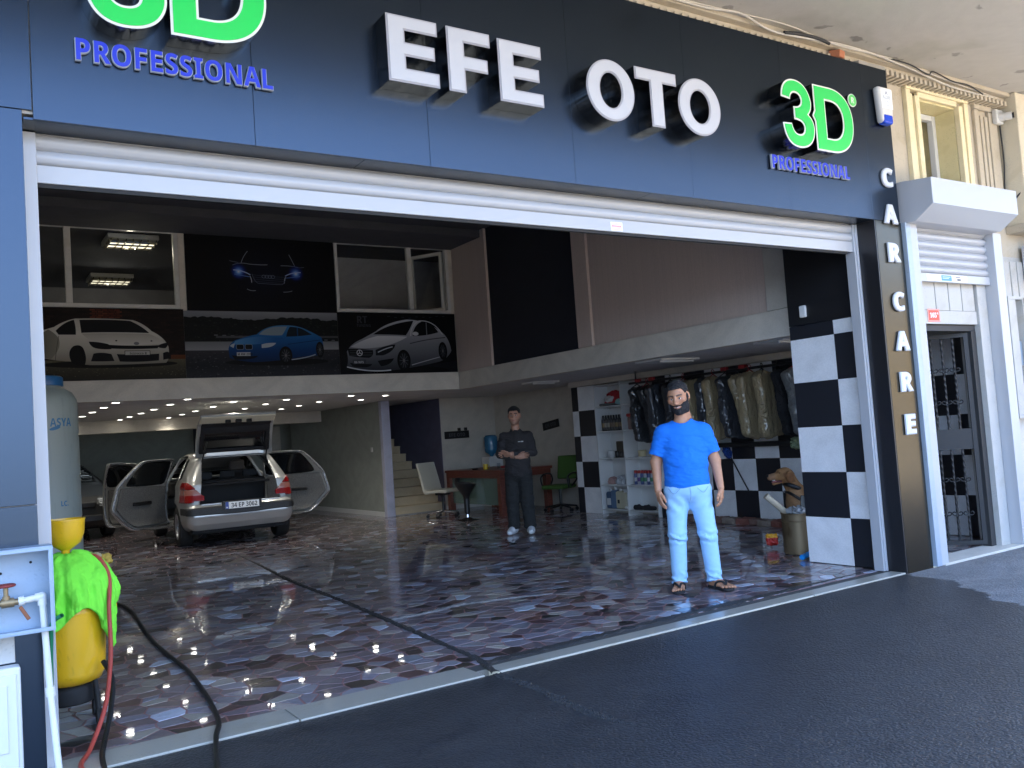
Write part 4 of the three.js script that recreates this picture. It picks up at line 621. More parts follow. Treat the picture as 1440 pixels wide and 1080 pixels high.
// ---------------------------------------------------------------- people
// head field: centre at ear height, y up, face towards +z
function headF(o) {
  return (x, y, z) => {
    const ax = Math.abs(x);
    let d = ell(x, y, z, [0, 0.03, -0.012], [0.077, 0.09, 0.098]);
    d = smin(d, ell(x, y, z, [0, -0.045, 0.022], [0.06, 0.07, 0.066]), 0.045);
    d = smin(d, cap(ax, y, z, [0.05, -0.055, 0.0], [0.0, -0.103, 0.062], 0.016, 0.02), 0.035);
    d = smin(d, ell(ax, y, z, [0.043, -0.012, 0.055], [0.024, 0.018, 0.02]), 0.03);
    d = smin(d, cap(ax, y, z, [0.0, 0.026, 0.083], [0.04, 0.03, 0.066], 0.012, 0.012), 0.02);
    d = smax(d, -(Math.hypot(ax - 0.031, y - 0.008, z - 0.102) - 0.018), 0.016);
    d = smin(d, cap(x, y, z, [0, 0.022, 0.088], [0, -0.024, 0.112], 0.008, 0.012), 0.014);
    d = smin(d, Math.hypot(ax - 0.012, y + 0.03, z - 0.098) - 0.009, 0.01);
    d = smin(d, cap(ax, y, z, [0, -0.055 + (o.smile ? -0.002 : 0), 0.087], [0.026, -0.056 + (o.smile ? 0.006 : -0.001), 0.074], 0.006, 0.004), 0.008);
    d = smin(d, cap(ax, y, z, [0, -0.067, 0.086], [0.022, -0.064, 0.075], 0.007, 0.004), 0.008);
    d = smax(d, -cap(ax, y, z, [0, -0.0612, 0.097], [0.024, -0.060 + (o.smile ? 0.005 : 0), 0.082], 0.0025, 0.002), 0.003);
    d = smin(d, ell(ax, y, z, [0.08, 0.0, -0.012], [0.011, 0.031, 0.019]), 0.012);
    d = smax(d, -ell(ax, y, z, [0.09, 0.002, -0.004], [0.007, 0.019, 0.010]), 0.006);
    d = smin(d, cap(x, y, z, [0, -0.07, -0.02], [0, -0.2, -0.035], 0.054, 0.058), 0.03);
    return d;
  };
}
const eyeF = (x, y, z) => Math.hypot(Math.abs(x) - 0.031, y - 0.007, z - 0.073) - 0.0118;
function headPaint(o) {
  return (x, y, z) => {
    const ax = Math.abs(x), s = o.skin, v = 1 + 0.10 * fbm(x * 40, y * 40, z * 40); let c = [s[0] * v, s[1] * v, s[2] * v];
    const mix = (k, q) => { c = c.map((w, i) => lerp(w, q[i], k)); };
    if (z > 0.03) {
      mix(0.35 * sstep(0.03, 0.01, Math.hypot(ax - 0.045, y + 0.015)) , [s[0] * 1.05, s[1] * 0.78, s[2] * 0.72]);
      mix(0.85 * sstep(0.008, 0.004, Math.abs(y - 0.032 - 0.10 * (0.03 - Math.abs(ax - 0.034)) + 0.002)) * sstep(0.010, 0.014, ax) * sstep(0.058, 0.05, ax), o.hair); // brow
      mix(0.7 * sstep(0.009, 0.005, Math.abs(y + 0.061 - (o.smile ? ax * 0.2 : 0))) * sstep(0.028, 0.022, ax) * sstep(0.07, 0.076, z), [0.32, 0.11, 0.09]);
      if (o.smile) mix(0.8 * sstep(0.003, 0.0015, Math.abs(y + 0.0605 - ax * 0.2)) * sstep(0.02, 0.015, ax), [0.6, 0.55, 0.5]);
    }
    if (o.stubble) mix(0.35 * sstep(-0.035, -0.05, y) * sstep(-0.02, 0.02, z) * sstep(0.012, 0.02, Math.hypot(ax * 0.5, y + 0.061)) * sstep(-0.13, -0.11, y), [0.05, 0.045, 0.04]);
    return c;
  };
}
const eyePaint = (x, y, z) => { const r = Math.hypot(Math.abs(x) - 0.031, y - 0.006); return z < 0.078 ? [0.3, 0.2, 0.17] : r < 0.0055 ? [0.02, 0.012, 0.008] : y > 0.0105 ? [0.12, 0.07, 0.055] : [0.55, 0.53, 0.5]; };
// a hand: wrist at the origin, fingers along -y, thumb side +z, palm towards px (+1 or -1); curl 0..1
function handF(px, curl) {
  const bones = [[[0, -0.015, 0], [0, -0.05, 0.0], 0.023, 0.026]];
  const L = [0.070, 0.080, 0.074, 0.058], zs = [0.031, 0.011, -0.009, -0.028], out = [];
  L.forEach((len, i) => { let p = [0, -0.088 - (i === 3 ? -0.006 : i === 1 ? 0.003 : 0), zs[i]], a = 0.25 * curl; const seg = [0.46, 0.30, 0.24]; seg.forEach((s, k) => { a += curl * [0.35, 0.6, 0.4][k]; const q = [p[0] + px * Math.sin(a) * len * s, p[1] - Math.cos(a) * len * s, p[2] + zs[i] * 0.06]; out.push([p, q, 0.0092 - k * 0.0009, 0.0086 - k * 0.001]); p = q; }); });
  const t0 = [px * 0.004, -0.03, 0.028], t1 = [px * 0.016, -0.062, 0.050], t2 = [px * 0.022, -0.088, 0.056], t3 = [px * 0.026, -0.108, 0.056];
  const th = [[t0, t1, 0.016, 0.012], [t1, t2, 0.0115, 0.0095], [t2, t3, 0.0095, 0.0075]];
  return (x, y, z) => {
    let d = sbox(x, y, z, [0, -0.052, 0.001], [0.0145, 0.042, 0.041], 0.0135); d = smin(d, cap(x, y, z, [0, 0.02, 0], [0, -0.03, 0], 0.026, 0.024), 0.02);
    for (const b of th) d = smin(d, cap(x, y, z, b[0], b[1], b[2], b[3]), 0.01);
    for (const b of out) d = smin(d, cap(x, y, z, b[0], b[1], b[2], b[3]), 0.005);
    return d;
  };
}
const withNormals = (g, mat) => { g.applyMatrix4(mat); return g; };
function frameFrom(origin, down, fwdHint) { // matrix whose -y runs along down and +z near fwdHint
  const y = V(...down).normalize().negate(), x = y.clone().cross(V(...fwdHint)).normalize(), z = x.clone().cross(y).normalize(); return new THREE.Matrix4().makeBasis(x, y, z).setPosition(...origin);
}
const skinM = phy([1, 1, 1], 0.5, { vertexColors: true, bumpMap: T.grain, bumpScale: 0.0006 });
function makePerson(name, label, o) {
  const t = thing(name, label, 'person', o.at, o.turn), j = o.joints, sk = o.skin;
  const limb = (x, y, z, a, b, ra, rb) => cap(x, y, z, a, b, ra, rb);
  // the whole figure, unclothed
  const bodyF = (x, y, z) => {
    let d = ell(x, y, z, j.chest, [0.170, 0.20, 0.112]);
    d = smin(d, ell(x, y, z, j.belly, [0.150 * o.girth, 0.17, 0.115 * o.girth]), 0.1);
    d = smin(d, ell(x, y, z, j.hips, [0.168, 0.13, 0.122]), 0.08);
    d = smin(d, cap(x, y, z, j.shR, j.shL, 0.05, 0.05), 0.07);
    d = smin(d, cap(x, y, z, j.neck0, j.neck, 0.062, 0.054), 0.05);
    for (const s of ['R', 'L']) {
      d = smin(d, limb(x, y, z, j['sh' + s], j['el' + s], 0.052, 0.046), 0.04); d = smin(d, limb(x, y, z, j['el' + s], j['wr' + s], 0.047, 0.030), 0.02);
      d = smin(d, limb(x, y, z, j['hp' + s], j['kn' + s], 0.088, 0.058), 0.05); d = smin(d, limb(x, y, z, j['kn' + s], j['an' + s], 0.058, 0.038), 0.03);
      d = smin(d, limb(x, y, z, j['an' + s], j['to' + s], 0.036, 0.026), 0.03); d = smin(d, limb(x, y, z, j['an' + s], j['he' + s], 0.034, 0.03), 0.02);
    }
    return d;
  };
  const HM = new THREE.Matrix4().compose(V(...j.head), new THREE.Quaternion().setFromEuler(new THREE.Euler(...o.headTurn, 'YXZ')), V(o.hs, o.hs, o.hs)), inv = HM.clone().invert(), e = inv.elements;
  const flat = (x, y, z) => [1, 1, 1].map((_, i) => sk[i] * (1 + 0.12 * fbm(x * 25, y * 25, z * 25)) * (i ? 1 : 1));
  // toes on bare feet
  const parts = [];
  if (o.bareFeet) {
    const feetF = (x, y, z) => { let d = 1; for (const s of ['R', 'L']) { const a = j['an' + s], h = j['he' + s], q = j['to' + s]; const f = V(q[0] - h[0], 0, q[2] - h[2]).normalize(), r = V(-f.z, 0, f.x), sg = s === 'R' ? 1 : -1;
      d = smin(d, cap(x, y, z, a, [h[0] + f.x * 0.11, 0.045, h[2] + f.z * 0.11], 0.036, 0.03), 0.03); d = smin(d, cap(x, y, z, [h[0], 0.04, h[2]], [h[0] + f.x * 0.09, 0.04, h[2] + f.z * 0.09], 0.033, 0.034), 0.03);
      for (let i = 0; i < 5; i++) { const off = (i - 2) * 0.0185 * sg * -1, L = [0.245, 0.238, 0.228, 0.214, 0.196][i], bx0 = h[0] + f.x * (L - 0.075) + r.x * off * 0.9, bz0 = h[2] + f.z * (L - 0.075) + r.z * off * 0.9; d = smin(d, cap(x, y, z, [h[0] + f.x * 0.10 + r.x * off * 0.55, 0.045, h[2] + f.z * 0.10 + r.z * off * 0.55], [bx0, 0.038, bz0], 0.024, 0.014), 0.012); d = smin(d, cap(x, y, z, [bx0, 0.037, bz0], [h[0] + f.x * L + r.x * off * 1.15, 0.030, h[2] + f.z * L + r.z * off * 1.15], i ? 0.0105 : 0.014, i ? 0.0095 : 0.0125), 0.004); } }
      return d; };
    parts.push(nets((x, y, z) => feetF(x, y, z), [-0.4, 0.0, -0.25], [0.4, 0.2, 0.35], 0.005, flat));
  }
  parts.push(nets((x, y, z) => Math.max(bodyF(x, y, z), o.bareFeet ? 0.10 - y : -1), [-0.55, 0, -0.35], [0.55, 1.62, 0.45], 0.011, flat));
  const hF = headF(o); parts.push(withNormals(nets(hF, [-0.105, -0.19, -0.125], [0.105, 0.135, 0.135], 0.0035, headPaint(o)), HM));
  for (const s of ['R', 'L']) { const h = o.hands[s]; parts.push(withNormals(nets(handF(h.palm, h.curl), [-0.06, -0.2, -0.06], [0.06, 0.045, 0.085], 0.0035, flat), frameFrom(j['wr' + s], h.down, h.thumb))); }
  obj('body', M(parts), skinM, t);
  obj('eyes', withNormals(nets(eyeF, [-0.05, -0.02, 0.055], [0.05, 0.03, 0.1], 0.0018, eyePaint), HM.clone()), phy([1, 1, 1], 0.15, { vertexColors: true }), t);
  // hair and beard sit on the head
  const hairM = std(o.hair, 0.75, { bumpMap: T.grain, bumpScale: 0.004 });
  const line = (z) => z < -0.035 ? lerp(-0.075, -0.03, sstep(-0.1, -0.035, z)) : z < 0.012 ? lerp(-0.03, 0.036, sstep(-0.04, -0.015, z)) : z < 0.03 ? lerp(0.036, 0.03, sstep(0.012, 0.02, z)) : lerp(0.03, o.hairline, sstep(0.03, 0.052, z));
  obj('hair', withNormals(nets((x, y, z) => { const n = 0.0045 * fbm(x * 60, y * 60, z * 30); return smax(hF(x, y, z) - o.hairThick * (0.22 + 0.85 * sstep(0.02, 0.1, y)) - n, line(z) - y + 0.006 * fbm(x * 70, 3, z * 70) + (Math.abs(x) > 0.055 && z > 0.03 ? 0.0 : 0) + n + (Math.abs(x) > 0.07 && y < 0.035 && z > -0.035 && z < 0.01 ? 0.03 : 0), 0.006); }, [-0.11, -0.1, -0.13], [0.11, 0.15, 0.13], 0.0035), HM.clone()), hairM, t);
  if (o.beard) obj('beard', withNormals(nets((x, y, z) => {
    const ax = Math.abs(x), n = 0.003 * fbm(x * 90, y * 90, z * 90), top = z > 0.045 ? lerp(-0.043, -0.026, sstep(0.026, 0.058, ax)) : lerp(0.03, -0.026, sstep(0.012, 0.045, z)), back = lerp(0.006, -0.012, sstep(-0.06, -0.1, y));
    const lip = cap(ax, y, z, [0, -0.0635, 0.095], [0.026, -0.058, 0.083], 0.0095, 0.007), thick = 0.003 + 0.0045 * sstep(-0.04, -0.09, y);
    return smax(smax(hF(x, y, z) - thick - n, Math.max(y - top + 0.4 * n, -0.126 - y - 0.25 * (0.06 - z) * 0, back - z), 0.004), -lip, 0.002);
  }, [-0.1, -0.15, -0.03], [0.1, 0.05, 0.13], 0.0026), HM.clone()), hairM, t);
  o.clothes(t, bodyF, j);
  return t;
}
// cloth with wrinkles: offset of the body plus folds
const fold = (x, y, z, f, s) => { const w = fbm(x * f, y * f * 2.2 + Math.sin(x * f * 0.7) * 0.5, z * f + s, 3); return (1 - Math.abs(w) * 2.2); };
{
  const j = { chest: [0, 1.22, -0.01], belly: [0, 1.03, 0.005], hips: [0, 0.87, -0.005], neck0: [0, 1.40, -0.02], neck: [-0.008, 1.49, 0.0], head: [-0.02, 1.625, 0.03], shR: [-0.176, 1.33, -0.01], shL: [0.176, 1.325, -0.01], elR: [-0.245, 1.085, -0.035], elL: [0.25, 1.075, -0.03], wrR: [-0.25, 0.85, 0.06], wrL: [0.272, 0.84, 0.04], hpR: [-0.095, 0.86, 0], hpL: [0.095, 0.86, 0], knR: [-0.115, 0.47, 0.025], knL: [0.135, 0.47, 0.03], anR: [-0.125, 0.09, -0.02], anL: [0.165, 0.09, -0.01], heR: [-0.122, 0.045, -0.055], heL: [0.15, 0.045, -0.05], toR: [-0.15, 0.035, 0.16], toL: [0.26, 0.035, 0.135] };
  makePerson('person', 'man in a bright blue t-shirt, pale jeans and flip-flops standing near the threshold', {
    at: [5.30, 0.004, -0.93], turn: -40 * D, joints: j, skin: [0.44, 0.215, 0.12], hair: [0.012, 0.011, 0.012], girth: 1.08, hs: 1.1, smile: true, beard: true, bareFeet: true, hairline: 0.078, hairThick: 0.012, headTurn: [0.24, -0.30, 0.10],
    hands: { R: { palm: 1, curl: 0.45, down: [0.12, -1, 0.12], thumb: [0.35, 0.1, 1] }, L: { palm: -1, curl: 0.6, down: [0.0, -1, 0.1], thumb: [-0.3, 0.1, 1] } },
    clothes: (t, B, j) => {
      const tee = std([0.004, 0.165, 0.68], 0.85, { bumpMap: T.fabric, bumpScale: 0.0006 });
      const teeF = (x, y, z) => {
        const core = smin(smin(ell(x, y, z, [0, 1.21, -0.01], [0.188, 0.23, 0.128]), ell(x, y, z, [0, 1.0, 0.008], [0.178, 0.22, 0.137]), 0.1), ell(x, y, z, [0, 0.89, 0.0], [0.182, 0.12, 0.132]), 0.06);
        let d = smin(core, cap(x, y, z, [-0.13, 1.335, -0.012], [0.13, 1.33, -0.012], 0.068, 0.068), 0.07);
        d = smin(d, cap(x, y, z, [0, 1.38, -0.02], [0, 1.43, -0.015], 0.085, 0.07), 0.05);
        for (const s of [-1, 1]) { const a = s < 0 ? j.shR : j.shL, b = s < 0 ? j.elR : j.elL, q = 0.82; const e = [lerp(a[0], b[0], q), lerp(a[1], b[1], q), lerp(a[2], b[2], q)]; let sl = cap(x, y, z, a, e, 0.068, 0.070); const ax = [b[0] - a[0], b[1] - a[1], b[2] - a[2]], l = Math.hypot(...ax), along = ((x - a[0]) * ax[0] + (y - a[1]) * ax[1] + (z - a[2]) * ax[2]) / l; sl = Math.max(sl, along - 0.185); d = smin(d, sl, 0.045); }
        const n = 0.0055 * fold(x, y, z, 4.5, 3) * sstep(1.42, 1.25, y) + 0.008 * Math.sin(y * 42 + x * 14 * Math.sin(z * 9 + 2) + 3 * fbm(x * 4, y * 3, z * 4)) * sstep(0.95, 1.08, y) * sstep(1.32, 1.15, y) * 0.6;
        d -= n; d = Math.max(d, 0.868 + 0.012 * Math.sin(x * 14) - y); return smax(d, -Math.max(Math.hypot(x + 0.004, (z + 0.012) * 0.95) - 0.078, 1.40 - 0.22 * (z + 0.02) - y), 0.008);
      };
      obj('t_shirt', nets(teeF, [-0.45, 0.8, -0.25], [0.45, 1.52, 0.25], 0.007), tee, t);
      const denim = std([0.34, 0.60, 0.88], 0.85, { map: tex(256, 256, (u, v, i, jj) => { const a = 0.9 + 0.08 * (((i + jj) >> 1) % 2) + 0.05 * tfbm(u, v, 6, 4); return [a, a, Math.min(1, a * 1.02)]; }, false, 2), bumpMap: T.fabric, bumpScale: 0.0008 });
      const jF = (x, y, z) => {
        let d = ell(x, y, z, [0, 0.85, 0.0], [0.185, 0.13, 0.138]);
        for (const s of ['R', 'L']) { const h = j['hp' + s], k = j['kn' + s], a = j['an' + s]; d = smin(d, cap(x, y, z, [h[0], h[1] - 0.04, h[2]], k, 0.100, 0.074), 0.05); d = smin(d, cap(x, y, z, k, [a[0], 0.06, a[2] + 0.005], 0.074, 0.062), 0.03); }
        const k1 = 0.006 * Math.sin(y * 95 + x * 30 + 4 * fbm(x * 6, y * 5, z * 6)) * Math.exp(-Math.pow((y - 0.44) / 0.045, 2)), k2 = 0.007 * Math.sin(y * 80 + x * 40 + 5 * fbm(x * 5, y * 5, z * 5)) * sstep(0.2, 0.08, y), k3 = 0.006 * Math.sin(y * 50 - Math.abs(x) * 60) * Math.exp(-Math.pow((y - 0.72) / 0.07, 2));
        d -= 0.002 * fold(x, y, z, 3, 9) + 1.3 * k1 + 1.0 * k2 + 0.8 * k3; d = Math.max(d, y - 0.925, 0.052 - y + 0.02 * (z > -0.02 ? 1 : 0) * sstep(-0.02, 0.05, z));
        return d;
      };
      const je = obj('jeans', nets(jF, [-0.32, 0.02, -0.25], [0.36, 0.95, 0.25], 0.008), denim, t);
      obj('pocket_seam', [tube([[-0.165, 0.862, 0.085], [-0.12, 0.82, 0.135], [-0.07, 0.86, 0.142]], 0.002, 20, 5), tube([[0.165, 0.862, 0.085], [0.12, 0.82, 0.135], [0.07, 0.86, 0.142]], 0.002, 20, 5), tube([[0.012, 0.865, 0.147], [0.014, 0.80, 0.145], [0.0, 0.735, 0.12]], 0.002, 20, 5)], std([0.16, 0.27, 0.42], 0.9), je);
      const foam = std([0.012, 0.012, 0.013], 0.8);
      for (const s of ['R', 'L']) { const h = j['he' + s], q = j['to' + s], f = V(q[0] - h[0], 0, q[2] - h[2]).normalize(), r = V(-f.z, 0, f.x), c = [h[0] + f.x * 0.105, h[2] + f.z * 0.105];
        const solF = (x, y, z) => { const u = (x - c[0]) * f.x + (z - c[1]) * f.z, v = (x - c[0]) * r.x + (z - c[1]) * r.z; const w = 0.040 + 0.012 * sstep(-0.05, 0.1, u); return smax(Math.hypot(Math.max(Math.abs(u) - 0.105, 0), v * (0.048 / w)) - 0.048, Math.abs(y - 0.011) - 0.010, 0.006); };
        const sd = obj('flip_flop', nets(solF, [c[0] - 0.2, -0.004, c[1] - 0.2], [c[0] + 0.2, 0.03, c[1] + 0.2], 0.005), foam, t);
        const g = (u, v, y) => [h[0] + f.x * u + r.x * v, y, h[2] + f.z * u + r.z * v], sg = s === 'R' ? -1 : 1, toe = g(0.195, -0.009 * -sg, 0.046), strap = []; for (const v of [-0.044, 0.044]) strap.push(tube([toe, g(0.16, v * 0.5, 0.071), g(0.115, v * 0.95, 0.062), g(0.085, v * 1.05, 0.015)], 0.0095, 24, 8)); obj('strap', strap, foam, sd); }
    },
  });
}
{
  const j = { chest: [0, 1.24, -0.01], belly: [0, 1.05, 0.0], hips: [0, 0.90, -0.005], neck0: [0, 1.41, -0.02], neck: [0.0, 1.50, 0.0], head: [0.0, 1.665, 0.02], shR: [-0.178, 1.365, -0.005], shL: [0.178, 1.365, -0.005], elR: [-0.235, 1.135, 0.045], elL: [0.235, 1.14, 0.03], wrR: [-0.02, 1.10, 0.165], wrL: [0.01, 1.145, 0.185], hpR: [-0.09, 0.88, 0], hpL: [0.09, 0.88, 0], knR: [-0.105, 0.48, 0.02], knL: [0.105, 0.48, 0.02], anR: [-0.115, 0.09, -0.02], anL: [0.12, 0.09, -0.02], heR: [-0.115, 0.045, -0.05], heL: [0.12, 0.045, -0.05], toR: [-0.15, 0.04, 0.15], toL: [0.16, 0.04, 0.15] };
  j.wrR = [0.045, 1.085, 0.15]; j.wrL = [-0.08, 1.13, 0.16];
  makePerson('person', 'man in dark work clothes and white trainers with folded arms by the desk', {
    at: [6.84, 0.004, -5.92], turn: -46 * D, joints: j, skin: [0.46, 0.235, 0.15], hair: [0.012, 0.011, 0.011], girth: 1.02, hs: 1.05, stubble: true, hairline: 0.07, hairThick: 0.016, headTurn: [0.02, 0.10, 0.0],
    hands: { R: { palm: -1, curl: 0.35, down: [1, 0.12, -0.1], thumb: [0, 1, 0.1] }, L: { palm: 1, curl: 0.7, down: [-1, 0.0, -0.45], thumb: [0, 1, 0.2] } },
    clothes: (t, B, j) => {
      const sh = std([0.028, 0.025, 0.026], 0.85, { bumpMap: T.fabric, bumpScale: 0.0008 }), tr = std([0.020, 0.021, 0.021], 0.9, { bumpMap: T.fabric, bumpScale: 0.0008 });
      const sF = (x, y, z) => {
        let d = smin(ell(x, y, z, [0, 1.22, -0.008], [0.182, 0.23, 0.13]), ell(x, y, z, [0, 0.97, 0.0], [0.178, 0.22, 0.138]), 0.1); d = smin(d, ell(x, y, z, [0, 0.86, 0.0], [0.190, 0.14, 0.145]), 0.05);
        d = smin(d, cap(x, y, z, [-0.145, 1.36, -0.012], [0.145, 1.36, -0.012], 0.07, 0.07), 0.07); d = smin(d, cap(x, y, z, [0, 1.38, -0.02], [0, 1.45, -0.012], 0.085, 0.068), 0.05);
        for (const s of ['R', 'L']) { const a = j['sh' + s], b = j['el' + s], c = j['wr' + s]; d = smin(d, cap(x, y, z, a, b, 0.074, 0.06), 0.035); const q = 0.72, e = [lerp(b[0], c[0], q), lerp(b[1], c[1], q), lerp(b[2], c[2], q)]; const ax = [c[0] - b[0], c[1] - b[1], c[2] - b[2]], l = Math.hypot(...ax); let f = cap(x, y, z, b, e, 0.06, 0.046); f = Math.max(f, ((x - b[0]) * ax[0] + (y - b[1]) * ax[1] + (z - b[2]) * ax[2]) / l - l * (s === 'R' ? 0.62 : 0.78)); d = smin(d, f, 0.02); }
        d -= 0.006 * fold(x, y, z, 6, 5) + 0.004 * Math.sin(y * 40 + x * 25); d = Math.max(d, 0.80 - y); return Math.max(d, -Math.max(Math.hypot(x, (z + 0.01) * 0.9) - 0.066, 1.46 - 0.5 * (z - 0.03) - y));
      };
      const s = obj('jacket', nets(sF, [-0.42, 0.76, -0.25], [0.42, 1.58, 0.32], 0.009), sh, t);
      obj('zip', tube([[0, 1.44, 0.095], [0.0, 1.36, 0.118], [0, 1.28, 0.128]], 0.003, 16, 5), m.seam, s); obj('chest_logo', [bx(0.055, 0.085, 1.292, 1.302, 0.105, 0.128), bx(0.095, 0.125, 1.290, 1.304, 0.095, 0.122)], m.white, s);
      obj('trousers', nets((x, y, z) => { let d = ell(x, y, z, [0, 0.86, 0.0], [0.178, 0.13, 0.135]); for (const s of ['R', 'L']) { const h = j['hp' + s], k = j['kn' + s], a = j['an' + s]; d = smin(d, cap(x, y, z, [h[0], h[1] - 0.04, h[2]], k, 0.104, 0.09), 0.04); d = smin(d, cap(x, y, z, k, [a[0], 0.07, a[2] + 0.01], 0.09, 0.08), 0.03); } d -= 0.007 * fold(x, y, z, 5, 19) + 0.006 * Math.sin(y * 70 + x * 30) * sstep(0.2, 0.1, y); return Math.max(d, y - 0.93, 0.07 - y); }, [-0.3, 0.03, -0.25], [0.3, 0.96, 0.25], 0.011), tr, t);
      const sm = std([0.62, 0.64, 0.66], 0.6, { map: T.dirt }), gm = std([0.22, 0.24, 0.27], 0.7);
      for (const s of ['R', 'L']) { const h = j['he' + s], q = j['to' + s], f = V(q[0] - h[0], 0, q[2] - h[2]).normalize(), g = (u, y) => [h[0] + f.x * u, y, h[2] + f.z * u];
        const shF = (x, y, z) => { let d = cap(x, y, z, g(0.0, 0.05), g(0.12, 0.05), 0.048, 0.05); d = smin(d, cap(x, y, z, g(0.12, 0.045), g(0.20, 0.038), 0.05, 0.042), 0.03); d = smin(d, cap(x, y, z, g(0.01, 0.08), g(0.07, 0.085), 0.046, 0.042), 0.03); return Math.max(d, 0.004 - y); };
        const so = obj('trainer', nets(shF, [h[0] - 0.3, -0.005, h[2] - 0.2], [h[0] + 0.3, 0.16, h[2] + 0.35], 0.007), sm, t); const rgt = V(-f.z, 0, f.x); const st = []; for (const u of [0.06, 0.10]) for (const v of [-1, 1]) st.push(rod([h[0] + f.x * u + rgt.x * v * 0.047, 0.03, h[2] + f.z * u + rgt.z * v * 0.047], [h[0] + f.x * (u - 0.02) + rgt.x * v * 0.036, 0.085, h[2] + f.z * (u - 0.02) + rgt.z * v * 0.036], 0.007)); obj('stripe', st, gm, so);
        obj('laces', [0.09, 0.11, 0.13].map((u) => { const p = g(u, 0.098 - (u - 0.09) * 0.25); return rod([p[0] - rgt.x * 0.022, p[1], p[2] - rgt.z * 0.022], [p[0] + rgt.x * 0.022, p[1], p[2] + rgt.z * 0.022], 0.005); }), m.white, so); }
      obj('watch', at(new THREE.TorusGeometry(0.031, 0.006, 8, 20), lerp(j.elR[0], j.wrR[0], 0.86), lerp(j.elR[1], j.wrR[1], 0.86), lerp(j.elR[2], j.wrR[2], 0.86), 0, Math.PI / 2 - 0.4, 0), m.black, t);
    },
  });
}
